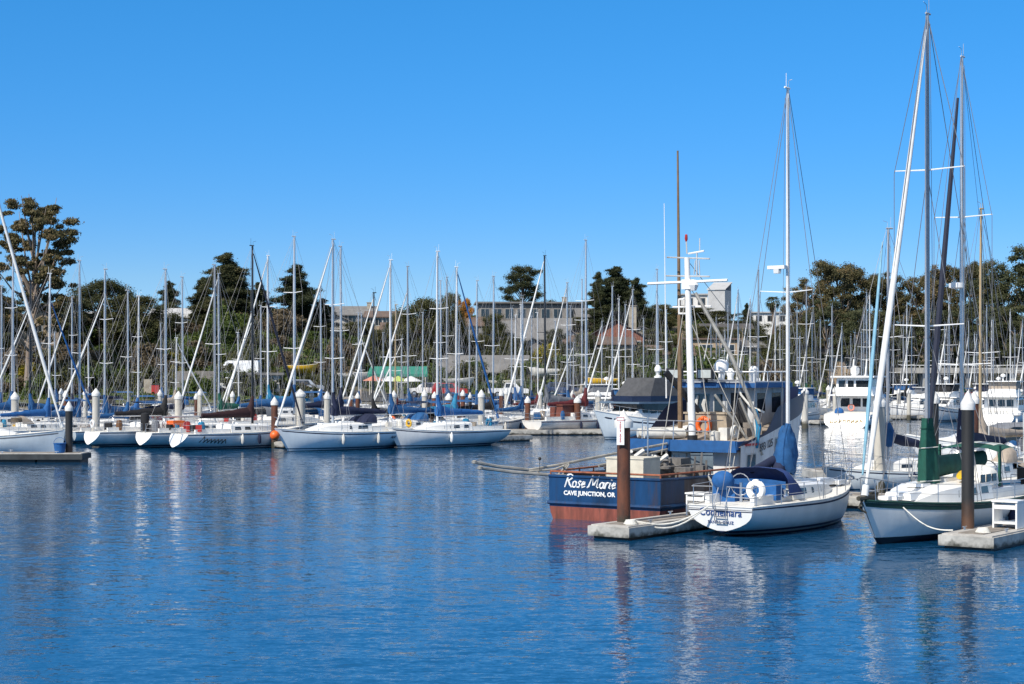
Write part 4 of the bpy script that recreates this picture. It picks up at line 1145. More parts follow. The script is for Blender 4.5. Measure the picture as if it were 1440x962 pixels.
for i in range(5):
    x = -4.3 + 1.9 * i / 4
    rows.append([(x, 1.05 * y, gz + 1.72 - 0.16 * abs(y) ** 2.4 - 0.03 * (i - 2) ** 2) for y in (-1, -.6, 0, .6, 1)])
bb.grid(rows)
for sd in (1, -1): bb.box((-2.5, sd * 1.02, gz + 1.0), (0.16, 0.05, 1.3))
bb.build('bimini', GREENC, GN, True, 50)
bt_ = MB(); bt_.grid([[(p[0], p[1] * 0.9, p[2] + 0.02) for p in r] for r in rows[1:4]]); bt_.build('bimini_top', mat('canvas_pale', (0.5, 0.52, 0.48), 0.8), GN, True)
dw = MB(); dodger(-2.35, 1.05, gz + 0.42, 0.62, dw, 1.0); dw.build('dodger', DECK, GN, True, 50)
for i in range(3):
    [MB().box((-2.0 + 0.42 * i, sd * (1.03 - 0.02 * i), gz + 0.66), (0.34, 0.03, 0.24)).build('dodger_window', GLASS, GN) for sd in (1, -1)]
fc_ = MB(); fc_.box((2.6, 0, gz + 0.30), (1.0, 0.9, 0.22), 0, 0.85); fc_.box((3.5, 0, gz + 0.28), (0.5, 0.6, 0.10)); fc_.build('fore_hatch', WHITE, GN)
wl_ = MB(); wl_.lathe((4.7, 0, gh.zs(0.95)), [(0.14, 0), (0.1, 0.12), (0.16, 0.28), (0.001, 0.3)], 10); wl_.tube([(4.9, 0.1, gh.zs(1) + 0.12), (5.75, 0.0, gh.zs(1) + 0.10)], 0.07, 6)
wl_.tube([(5.4, 0, gh.zs(1) + 0.1), (5.72, 0, gh.zs(1) - 0.18), (5.55, 0.16, gh.zs(1) - 0.32)], 0.035, 5)
wl_.build('windlass', mat('bronze_dark', (0.10, 0.085, 0.06), 0.5, 0.5, 0.3, 4), GN, True)
for u in (0.34, 0.20):
    q_ = gh.S(u, 0.62, 1); fe = MB(); fe.tube([q_ + Vector((0, 0.16, 0.40)), q_ + Vector((0, 0.16, 0.25)), q_ + Vector((0, 0.16, -0.35))], [0.05, 0.15, 0.13], 9)
    fe.build('fender', NAVYC, GN, True)
ob = MB(); ob.box((-4.9, 0.9, gz + 0.62), (0.35, 0.28, 0.42)); ob.box((-4.9, 0.9, gz + 0.3), (0.12, 0.12, 0.5)); ob.build('outboard_motor', BLACK, GN)
ml = MB(); A = gh.S(0.88, 0.93, 1) + Vector((0, 0.03, 0)); wE = Vector((12.7, 49.15, 0.5)); E = to_local(GN, wE)
pts = []
for i in range(13):
    t = i / 12; q_ = A.lerp(E, t); q_.z -= 0.22 * math.sin(math.pi * t); pts.append(q_)
ml.tube(pts, 0.024, 5); ml.build('mooring_line', ROPE, GN, True)
yl = MB(); yl.tube([(-0.9, 0.7, gz + 0.72), (-0.2, 0.72, gz + 0.80), (0.1, 0.72, gz + 0.78)], [0.12, 0.17, 0.10], 8)
yo = yl.build('deck_bag', YELLOW, None, True); yo.location = GN.location; yo.rotation_euler = GN.rotation_euler
tag(yo, 'yellow bag lying on the cabin roof of the green-covered sloop', 'bag')

# docks and dock furniture in the foreground
dock('finger_dock', 2.95, 51.55, 13.0, 1.35, 53, 'grey floating finger dock between the blue fishing boat and the lettered white sloop')
dock('finger_dock', 12.95, 48.6, 13.5, 1.5, 53, 'grey floating finger dock alongside the sloop with green canvas')
dock('walkway_dock', 9.6, 66.6, 30.0, 2.2, -37, 'long floating walkway behind the bows of the foreground boats', top=0.45)
pile(877, 574, 52.6, 'rust', 'rust brown steel pile carrying a tall white sign beside the fishing boat', 0.205, 1.42)
pile(1361, 548, 50.6, 'black', 'black sleeved pile rising from the dock beside the green gunwale', 0.185)
pile(1312, 545, 64.5, 'black', 'black sleeved pile standing directly behind the green mast cover', 0.22)
pile(1237, 552, 71.0, 'conc', 'bare concrete pile behind the white furled headsail of the green-canvas sloop', 0.24)
pile(1370, 549, 77.0, 'rust', 'rust pile beside the tan mast and beige sail cover', 0.20)
# sign on the rusty pile
sg = empty('dock_sign', P(872.5, 606, 52.32), R(-12), 'tall narrow white sign with red letters running down the rusty pile', 'sign')
sb = MB(); sb.box((0, 0, 0), (0.235, 0.012, 0.86)); sb.build('board', mat('sign_white', (0.80, 0.79, 0.77), 0.5, 0, 0.04), sg)
sr = MB()
for x, z, sx, sz in ((0, 0.415, 0.225, 0.012), (0, 0.315, 0.225, 0.012), (-0.107, 0.365, 0.012, 0.10), (0.107, 0.365, 0.012, 0.10)): sr.box((x, -0.009, z), (sx, 0.006, sz))
LR = mat('lettering_red', (0.45, 0.03, 0.03), 0.5, 0, 0.04)
sr.build('red_border', LR, sg)
for i, chh in enumerate('PADDLE BOARD'):
    if chh != ' ': text('lettering', chh, LR, sg, (0, -0.008, 0.235 - 0.053 * i), (R(90), 0, 0), 0.062, 0, 0.003, extr=0.002)
# steps and dock box
def step_box(loc, a, label, w=0.6, h=0.62):
    r = empty('dock_steps', loc, R(a), label, 'dock steps')
    m = MB(); t = 0.05
    m.box((0, w / 2, h / 2), (w, t, h)); m.box((0, -w / 2, h / 2), (w, t, h)); m.box((0, 0, h), (w + 0.06, w + 0.10, t)); m.box((0, 0, 0.16), (w, w - t, t)); m.box((0, 0, h - 0.17), (w - .03, w - t, 0.12))
    m.build('frame', WHITE, r)
    return r
step_box((6.05, 54.95, 0.432), 53, 'white open-sided boarding steps beside the stern of the lettered sloop', 0.62, 0.72)
step_box((14.75, 50.65, 0.432), 53, 'white moulded boarding steps on the dock beside the black pile', 0.7, 0.8)
ml = MB(); A = Vector((3.75, 52.2, 0.5)); E = Vector((6.0, 52.15, 0.95))
for k_ in (0.30, 0.42):
    ml.tube([A.lerp(E, i / 10) + Vector((0, 0, -k_ * math.sin(math.pi * i / 10))) for i in range(11)], 0.024, 5)
mo = ml.build('mooring_line', ROPE, None, True); tag(mo, 'doubled white mooring line sagging from the dock to the lettered stern', 'mooring line')
co = MB()
for i in range(4): co.torus((0, 0, 0.03 + 0.035 * i), 0.20 - 0.02 * i, 0.025, 'z', n=14, k=5)
c1 = co.build('rope_coil', ROPE, None, True); c1.location = (13.55, 49.1, 0.42); tag(c1, 'coiled white rope at the foot of the black pile on the dock end', 'rope')
c2 = c1.copy(); col.objects.link(c2); c2.location = (3.6, 51.75, 0.42); tag(c2, 'coiled white rope on the dock corner by the rusty sign pile', 'rope')
# ---------------------------------------------------------------- other boats near the green sloop
S1, h1, *_ = sailboat(1248, 72.0, 322, 205, 8.0, 'small white sloop with crumpled blue cover and pale blue furled headsail behind the concrete pile', 'ice', None, None, 'grey', None, 2, None, (0.55,), 0.6, False, -0.05, 21, wires=0.010)
cv = MB(); zq = P(1248, 600, 72).z
cv.tube([(0.6, 0, zq + 0.15), (0.52, 0, zq - 0.35), (0.5, 0, zq - 0.85)], [0.14, 0.30, 0.16], 9); cv.build('sail_cover', BLUEC, S1, True, 70)
cv = MB(); cv.tube([(0.4, 0.0, zq - 0.45), (-0.3, -0.1, zq - 0.62), (-1.15, -0.25, zq - 0.75), (-1.5, -0.3, zq - 0.95)], [0.20, 0.22, 0.17, 0.10], 9); cv.build('boom_cover', NAVYC, S1, True, 70)
jb = MB(); A = to_local(S1, P(1213, 668, 69)); B_ = to_local(S1, P(1241, 340, 72))
jb.tube([A.lerp(B_, i / 7) + Vector((0, 0, 0)) for i in range(8)], [0.04, 0.07, 0.08, 0.08, 0.075, 0.065, 0.055, 0.035], 7); jb.build('furled_jib', LBLUE, S1, True)
S2, h2, *_ = sailboat(1352, 62.0, 80, 233, 10.5, 'white sloop with very tall mast, mast-mounted radar and dark furled headsail', 'white', 'navy', None, 'alu', None, 2, 'tan', (0.27, 0.62), 0.75, True, -0.06, 22, trim='teal', wires=0.011)
jb = MB(); A = to_local(S2, P(1306, 610, 60)); B_ = to_local(S2, P(1347, 138, 62))
jb.tube([A.lerp(B_, i / 8) for i in range(9)], [0.05, 0.10, 0.115, 0.105, 0.10, 0.09, 0.08, 0.065, 0.045], 7); jb.build('furled_jib', SAILD, S2, True)
rm = MB(); q = to_local(S2, P(1349, 402, 62)); rm.lathe(q + Vector((0.25, 0, 0)), [(0.1, -0.12), (0.28, -0.08), (0.28, 0.08), (0.001, 0.13)], 12); rm.build('radar', WHITE, S2, True)
rt_ = MB(); rt_.sphere((-1.5, 0, 1.9), 0.62, 14, 8, 0.8); rt_.build('round_hatch', WHITE, S2, True)
S3, *_ = sailboat(1378, 80.0, 294, 222, 9.2, 'cream sloop with tan wooden mast and beige cover bunched at the mast', 'cream', 'tan', None, 'tan', None, 2, None, (0.42,), 0.6, True, -0.1, 23, trim=None, wires=0.010)
cv = MB(); zq = P(1378, 602, 80).z
cv.tube([(0.58, 0, zq), (0.42, 0, zq - 0.7), (0.2, 0, zq - 1.3), (0.0, 0, zq - 1.6)], [0.16, 0.48, 0.58, 0.36], 10); cv.build('mast_cover', TANC, S3, True, 70)
dock('walkway_dock', 13.5, 77.5, 26.0, 2.0, 4, 'brown timber walkway behind the beige-covered sloop', top=0.6)

# ---------------------------------------------------------------- motor boats
def motorboat(px, D, head, L, label, B=None, hull='white', style='fly', canvas='blue', group=None, hb=1.0, seed=0, cat='motor boat', name='motor_boat'):
    a = R(head); p = P(px, 600, D); B = B or 0.36 * L; k = L / 10.0
    root = empty(name, (p.x, p.y, 0), a, label, cat, group)
    q = random.Random(seed)
    hl = Hull(L, B, 0.95 * k * hb, 1.15 * k * hb, 1.75 * k * hb, 0.92, 0.13 * L, -0.05 * L, 0.55 * k, 4.0, 2.1, 0.4, 18, 7); hl.kc = -0.6
    m = hl.mesh(); hl.transom(m); m.build('hull', HULLS[hull], root, True, 35)
    d = hl.deck(0.0, 0.02); hl.rail(d, 0.05 * k, 0, n=14); d.build('deck', DECK, root, True, 40)
    z = hl.zs(0.45)
    if style == 'open':
        cb = Cabin([(-0.02 * L, 0.33 * B, z, 0.75 * k), (0.14 * L, 0.32 * B, z, 0.70 * k), (0.22 * L, 0.28 * B, z, 0.38 * k), (0.40 * L, 0.10 * B, z + 0.1, 0.06 * k)])
    else:
        cb = Cabin([(-0.26 * L, 0.41 * B, z - 0.05, 1.15 * k), (0.02 * L, 0.41 * B, z, 1.15 * k), (0.13 * L, 0.37 * B, z, 1.0 * k), (0.22 * L, 0.33 * B, z + 0.05, 0.42 * k), (0.42 * L, 0.10 * B, z + 0.2 * k, 0.06 * k)], 0.10)
    c_ = cb.mesh().build('deckhouse', WHITE, root, True, 30)
    w_ = MB()
    if style == 'open':
        for sd in (1, -1): w_ = MB(); cb.window(w_, 0.02 * L, 0.13 * L, 0.45, 0.9, 0.1 * k, sides=(sd,)); w_.build('window', GLASS, c_)
    else:
        for i in range(4):
            for sd in (1, -1): w_ = MB(); cb.window(w_, (-0.24 + 0.085 * i) * L, (-0.17 + 0.085 * i) * L, 0.42, 0.84, sides=(sd,)); w_.build('window', GLASS, c_)
        xx = cb.st[0][0] - 0.008; hw = cb.st[0][1]
        for y0, y1 in ((-0.75, -0.35), (-0.25, 0.15), (0.3, 0.75)):
            w_ = MB(); w_.quad((xx, y1 * hw, z + 0.35 * k), (xx, y0 * hw, z + 0.35 * k), (xx, y0 * hw, z + 0.95 * k), (xx, y1 * hw, z + 0.95 * k)); w_.build('window', GLASS, c_)
        # raked front glass
        a0, a1 = cb.st[2], cb.st[3]
        for y0, y1 in ((-0.9, -0.35), (-0.3, 0.3), (0.35, 0.9)):
            def fp(t, y): return Vector((a0[0] + (a1[0] - a0[0]) * t + 0.02, y * (a0[1] + (a1[1] - a0[1]) * t) * 0.9, (a0[2] + a0[3]) * (1 - t) + (a1[2] + a1[3]) * t + cb.camber * 0.5 + 0.03))
            w_ = MB(); w_.quad(fp(0.15, y0), fp(0.85, y0), fp(0.85, y1), fp(0.15, y1)); w_.build('window', GLASS, c_)
    zr = z + 1.15 * k
    if style in ('fly', 'tower'):
        fb = MB(); fb.box((-0.14 * L, 0, zr + 0.07 * k), (0.44 * L, 0.90 * B, 0.09 * k)); fb.build('flybridge_deck', WHITE, root)
        f2 = Cabin([(-0.20 * L, 0.34 * B, zr + 0.1 * k, 0.62 * k), (0.0 * L, 0.34 * B, zr + 0.1 * k, 0.62 * k), (0.10 * L, 0.26 * B, zr + 0.1 * k, 0.30 * k)], 0.1, 0.02)
        fo = f2.mesh().build('flybridge', WHITE, root, True, 30)
        zc = zr + 0.72 * k
        if canvas:
            cn = MB(); cn.prism([(-0.19 * L, -0.33 * B), (0.0, -0.33 * B), (0.05 * L, -0.25 * B), (0.05 * L, 0.25 * B), (0.0, 0.33 * B), (-0.19 * L, 0.33 * B)], zc, zc + 0.62 * k)
            cn.build('flybridge_canvas', COV[canvas], fo)
            tp = MB(); tp.box((-0.08 * L, 0, zc + 0.68 * k), (0.30 * L, 0.74 * B, 0.08 * k)); tp.build('hard_top', WHITE, fo)
            zc += 0.68 * k
    else:
        zc = zr
        if canvas:
            cn = MB(); rows = []
            for i in range(6):
                t = i / 5; x = -0.34 * L + 0.42 * L * t
                rows.append([(x, 0.36 * B * y, z + (1.25 - 0.5 * max(0, t - 0.6) / 0.4) * k - 0.22 * abs(y) ** 3) for y in (-1, -.6, 0, .6, 1)])
            cn.grid(rows); cn.build('canvas_top', COV[canvas], root, True, 50)
            for sd in (1, -1):
              sc_ = MB(); sc_.quad((rows[1][0][0], sd * 0.355 * B, z + 0.1), (rows[4][0][0], sd * 0.355 * B, z + 0.1), (rows[4][0][0], sd * 0.355 * B, rows[4][0][2] - 0.02), (rows[1][0][0], sd * 0.355 * B, rows[1][0][2] - 0.02))
              sc_.build('clear_curtain', GLASS, root)
    an = MB(); an.lathe((-0.16 * L, 0, zc + 0.05), [(0.06, 0), (0.06, 0.35), (0.26, 0.42), (0.27, 0.55), (0.1, 0.68), (0.001, 0.7)], 10); an.tube([(-0.2 * L, 0.25 * B, zc), (-0.22 * L, 0.25 * B, zc + 2.6)], 0.02, 4); an.tube([(-0.2 * L, -0.25 * B, zc), (-0.21 * L, -0.25 * B, zc + 1.9)], 0.02, 4)
    an.build('radar', WHITE, root, True)
    rl = MB(); n = 7
    for sd in (1, -1):
        tops = []
        for i in range(n + 1):
            u = 0.48 + 0.5 * i / n; p0 = hl.S(u, 1, sd); p0.y *= 0.96; tops.append(p0 + Vector((0, 0, 0.62))); rl.tube([p0, tops[-1]], 0.016, 4, False)
        rl.tube(tops, 0.018, 4, False)
    rl.build('guard_rail', STEEL, root)
    st_ = MB(); hl.ribbon(st_, 0.80, 0.85, 0.008, n=14); st_.build('stripe', TRIMB, root)
    return root, hl, cb, zr, k

# power boat with canvas-wrapped flybridge
MY, mh, mc_, mz, mk = motorboat(905, 129, 218, 10.0, 'big white motor yacht with charcoal canvas wrapped flybridge beyond the sign pile', 4.6, 'ice', 'none', None, None, 1.25, 3, 'motor yacht', 'motor_yacht')
fb = MB(); fb.prism([(-3.2, -1.8), (0.9, -1.8), (2.1, -1.05), (2.1, 1.05), (0.9, 1.8), (-3.2, 1.8)], mz + 0.17, mz + 0.6); fb.build('flybridge', TRIMB, MY)
fb = MB(); fb.m = 0
lo = [(-3.2, -1.75), (0.9, -1.75), (2.0, -1.0), (2.0, 1.0), (0.9, 1.75), (-3.2, 1.75)]; hi = [(-2.8, -1.5), (0.2, -1.5), (0.9, -0.85), (0.9, 0.85), (0.2, 1.5), (-2.8, 1.5)]
for i in range(6):
    j = (i + 1) % 6; fb.quad((*lo[i], mz + 0.6), (*lo[j], mz + 0.6), (*hi[j], mz + 1.95), (*hi[i], mz + 1.95))
fb.quad(*[(*h_, mz + 1.95) for h_ in hi]); fb.build('flybridge_canvas', mat('canvas_charcoal', (0.065, 0.066, 0.07), 0.8, 0, 0.2, 3), MY)
rd = MB(); rd.lathe((-1.2, 0.3, mz + 1.95), [(0.3, 0), (0.3, 0.12), (0.1, 0.2), (0.12, 0.35), (0.26, 0.5), (0.26, 0.75), (0.12, 0.95), (0.001, 1.0)], 12); rd.build('satellite_dome', WHITE, MY, True)
wb = MB(); wb.prism([(-2.62, -1.93), (0.3, -1.93), (1.5, -1.72), (1.75, -1.2), (1.75, 1.2), (1.5, 1.72), (0.3, 1.93), (-2.62, 1.93)], mz - 0.62, mz + 0.02); wb.build('saloon_window', GLASS, MY)
nv = MB(); nv.box((-0.6, 0, mz + 0.10), (6.2, 4.5, 0.13)); nv.build('blue_grey_hardtop', mat('hardtop_slate', (0.12, 0.17, 0.23), 0.4, 0, 0.15, 2.0), MY)
# sport fisher with its gold lettered stern
SF, sh_, sc__, sz, sk = motorboat(1216, 158, 64, 12.5, 'white sport fishing boat with gold lettering on its stern and enclosed flybridge', 4.5, 'white', 'none', None, None, 0.95, 8, 'sport fisher', 'sport_fishing_boat')
ub = Cabin([(-3.9, 1.7, sz + 0.05, 1.55), (-0.2, 1.7, sz + 0.05, 1.55), (1.0, 1.45, sz + 0.05, 0.9)], 0.08, 0.05)
uo = ub.mesh().build('upper_house', WHITE, SF, True, 30)
for xa_, xb_ in ((-3.6, -2.5), (-2.3, -1.2), (-1.0, -0.3)):
    for sd in (1, -1): uw = MB(); ub.window(uw, xa_, xb_, 0.5, 0.88, sides=(sd,)); uw.build('window', GLASS, uo)
for y0, y1 in ((-1.45, -0.2), (0.0, 0.55), (0.75, 1.4)): uw = MB(); uw.quad((-3.91, y1, sz + 0.78), (-3.91, y0, sz + 0.78), (-3.91, y0, sz + 1.38), (-3.91, y1, sz + 1.38)); uw.build('window', GLASS, uo)
ur = MB(); ur.box((-1.9, 0, sz + 1.72), (5.2, 4.0, 0.14)); ur.box((-3.2, 0, sz + 0.06), (3.6, 4.2, 0.12))
for y in (-0.8, 0.4): ur.tube([(-3.0, y, sz + 1.7), (-2.6, y, sz + 2.6), (-2.4, y, sz + 3.3)], 0.06, 5)
ur.lathe((-1.6, 0.5, sz + 1.8), [(0.2, 0), (0.4, 0.3), (0.42, 0.7), (0.001, 0.95)], 10)
ur.build('hard_top', WHITE, SF, True, 40)
GOLD = mat('gold_leaf', (0.50, 0.34, 0.10), 0.4, 0.3, 0.1, 5)
gl = MB(); q = random.Random(2)
def tx(y, z):
    zk_ = sh_.S(0, 0, 0).z; v_ = (z - zk_) / (sh_.zs(0) - zk_); return (sh_.S(0, v_, 0).x - 0.03, y, z)
for i in range(8):
    y = 1.45 - 0.38 * i; gl.tube([tx(y, 0.40), tx(y - 0.06, 0.74)], 0.035, 4); gl.tube([tx(y - 0.02, q.choice((0.42, 0.58, 0.72))), tx(y - 0.24, q.choice((0.44, 0.58, 0.70)))], 0.032, 4); gl.tube([tx(y - 0.24, 0.43), tx(y - 0.2, 0.72)], 0.03, 4)
gl.build('gold_lettering', GOLD, SF)
rg_ = MB(); rg_.torus((-4.05, 0.2, 1.75), 0.26, 0.07, 'x'); rg_.build('life_ring', mat('ring_coral', (0.7, 0.25, 0.18), 0.6), SF, True)
bx = MB(); bx.sphere((-5.2, 1.0, 1.35), 0.42); bx.build('blue_buoy', ROYAL, SF, True)
# canvas topped cruiser behind the foreground docks
motorboat(1392, 92, 188, 9.6, 'white cruiser with clear canvas enclosure and arch behind the beige-covered mast', 3.2, 'white', 'open', 'grey', None, 1.0, 4)
motorboat(1428, 66, 60, 7.0, 'white cabin boat tucked beyond the stern of the green-gunwale sloop', 2.6, 'ice', 'open', 'tan', None, 1.0, 5)
GB = 'motor boats packed in the far berths'
BACK = [(1010, 150, 'navy sided trawler yacht', 'navy', 'blue'), (1040, 178, 'white flybridge boat with teal canvas', 'white', 'teal'), (1073, 186, 'white boat with navy canvas', 'white', 'navy'), (1128, 168, 'white flybridge boat with blue canvas', 'white', 'blue'),
        (1172, 196, 'cream flybridge boat', 'cream', 'tan'), (1296, 186, 'white flybridge boat with grey canvas', 'white', 'grey'), (1325, 172, 'white flybridge boat with black canvas', 'white', 'black'), (1352, 196, 'white boat with maroon canvas', 'whiter', 'maroon'),
        (1384, 178, 'pale flybridge boat with navy canvas', 'ice', 'navy'), (1416, 166, 'white boat with tan canvas', 'white', 'tan'), (1440, 190, 'white flybridge boat with green canvas', 'whiteg', 'green'), (1270, 205, 'grey sided flybridge boat', 'grey', 'blue'), (1220, 210, 'white boat with royal blue canvas', 'white', 'royal'), (1400, 215, 'cream boat with brown wheelhouse', 'cream', 'maroon'), (870, 172, 'white flybridge boat with blue canvas', 'white', 'blue'), (830, 165, 'white boat with grey canvas', 'white', 'grey')]
PLACE = ['behind the fishing boat mast', 'between fishing boat and bundled white mast', 'just before the bundled white mast', 'in the first berth past the bundled white mast', 'beyond the sport fisher stern', 'behind the green-covered mast', 'beside the tall radar mast', 'behind the tall radar mast', 'behind the tan mast', 'past the tan mast', 'in the last far berth', 'behind the white furled headsail', 'behind the sport fisher bow', 'under the concrete bridge', 'behind the motor yacht', 'before the motor yacht bow']
for i, (px, D, lb, hu, cv_) in enumerate(BACK):
    motorboat(px, D, rnd.choice((62, 242, 50, 230, 190)), rnd.uniform(8.5, 11), lb + ' ' + PLACE[i], None, hu, 'open' if (i % 3 == 1) else 'fly', cv_, GB, 1.0, 40 + i)

# ---------------------------------------------------------------- front rows of the sailing fleet
A0, A1 = 41, 221          # slip headings: bow away, bow towards
NEARSLOOPS = 'sloops moored along the near docks'
L0, lh, lc, lz, lk = sailboat(-28, 99, 190, 4, 11.5, 'pale sloop, cut by the frame, moored to the dark dock with a blue bucket', 'ice', 'blue', 'white', 'white', NEARSLOOPS, 2, None, (0.4, 0.7), 0.9, seed=31, trim='grey', bow=0.02)
L2 = sailboat(233, 117, 379, A0, 9.6, 'white sloop with black sail cover, its lit stern behind the pale capped pile', 'white', 'black', None, 'alu', NEARSLOOPS, 2, None, (0.5,), seed=32, wires=.011, stern=-0.35)
L4 = sailboat(302, 116, 373, A0, 9.4, 'white sloop with orange locker and outboard on its stern rail', 'white', None, None, 'grey', NEARSLOOPS, 2, None, (0.52,), seed=33, boom=True, stern=-0.3)
ob = MB(); ob.box((-2.5, -0.3, 1.55), (0.9, 0.9, 0.42)); ob.build('orange_locker', ORANGE, L4[0])
ob = MB(); ob.lathe((-4.3, 0.6, 1.1), [(0.28, 0), (0.30, 0.9), (0.26, 1.15), (0.001, 1.2)], 10); ob.build('outboard_cover', BLKC, L4[0], True)
L5 = sailboat(355, 113, 346, A0, 9.6, 'white sloop with black mast, dark maroon cover and script on its quarter', 'white', 'wine', 'black', 'black', NEARSLOOPS, 2, None, (0.5,), seed=34, stern=-0.5)
hq = L5[1]; p0 = hq.S(0.12, 0.62, -1); p1 = hq.S(0.24, 0.62, -1)
ls = MB(); q = random.Random(9)
for i in range(7):
    u = 0.10 + 0.025 * i; a_ = hq.S(u, 0.5, -1) + Vector((0, -0.02, 0)); b_ = hq.S(u + 0.018, 0.86 if i == 0 else 0.72, -1) + Vector((0, -0.02, 0)); ls.tube([a_, b_], 0.035, 4); ls.tube([b_, hq.S(u + 0.03, 0.52, -1) + Vector((0, -0.02, 0))], 0.028, 4)
ls.build('script_lettering', BLACK, L5[0])
L6 = sailboat(468, 110, 337, A1, 10.4, 'long white sloop with navy sail cover and an orange ball fender at its bow', 'ice', 'navy', 'white', 'alu', NEARSLOOPS, 2, 'navy', (0.38, 0.66), seed=35, trim='navy', wires=0.011)
fb_ = MB(); p = L6[1].S(1, 0.8, 1); fb_.sphere((p.x + 0.12, p.y - 0.1, p.z - 0.12), 0.31, 12, 8); fb_.build('ball_fender', ORANGE, L6[0], True)
ls = MB(); hq = L6[1]
for i in range(11):
    u = 0.05 + 0.016 * i; a_ = hq.S(u, 0.66, 1) + Vector((0, 0.015, 0)); b_ = hq.S(u + 0.006, 0.78, 1) + Vector((0, 0.015, 0)); ls.tube([a_, b_], 0.022, 4); ls.tube([b_, hq.S(u + 0.014, 0.68, 1) + Vector((0, 0.015, 0))], 0.018, 4)
ls.build('script_lettering', TRIMB, hq and L6[0])
L7 = sailboat(615, 114, 354, A1, 9.8, 'white sloop with bright blue sail cover, last of the near row before the open water', 'white', 'royal', None, 'white', NEARSLOOPS, 2, None, (0.40, 0.68), seed=36, trim='navy', wires=0.011)
L8 = sailboat(549, 119, 366, A1, 9.8, 'white sloop with blue dodger and bimini between the two near white sloops', 'white', 'blue', 'white', 'white', NEARSLOOPS, 2, 'blue', (0.42,), seed=37, trim='teal', bimini='blue')
L9 = sailboat(414, 124, 333, A0, 11.5, 'tall white sloop with two spreader pairs behind the big concrete pile', 'white', 'blue', None, 'alu', NEARSLOOPS, 2, 'grey', (0.4, 0.7), seed=38)
LA = sailboat(735, 140, 420, A0, 8.2, 'small white sloop with blue hooded cover, its stern beside the dark brown pile', 'white', 'blue', None, 'alu', NEARSLOOPS, 2, None, (0.5,), seed=39, stern=-0.2)
LB_ = sailboat(824, 139, 338, A0, 10.4, 'white sloop with maroon sail cover and red gunwale stripe', 'whiter', 'maroon', None, 'alu', NEARSLOOPS, 2, None, (0.36, 0.66), seed=40, trim='maroon', stern=0.2)
wh = MB(); wh.box((-1.7, 0, 1.75), (1.7, 1.5, 1.1)); wh.box((-1.7, 0, 2.33), (1.9, 1.7, 0.08)); wh.build('red_deckhouse', mat('red_brown_house', (0.16, 0.05, 0.035), 0.6, 0, 0.2, 3), LB_[0])
LC = sailboat(112, 121, 367, A0, 8.6, 'white sloop with small rounded stern beside the black dock-end pile', 'white', 'blue', None, 'alu', NEARSLOOPS, 2, None, (0.45,), seed=41, stern=-0.25)
NEARPX = [-28, 233, 302, 355, 468, 615, 549, 414, 735, 824, 112, 1108, 1248, 1304, 1352, 1378]

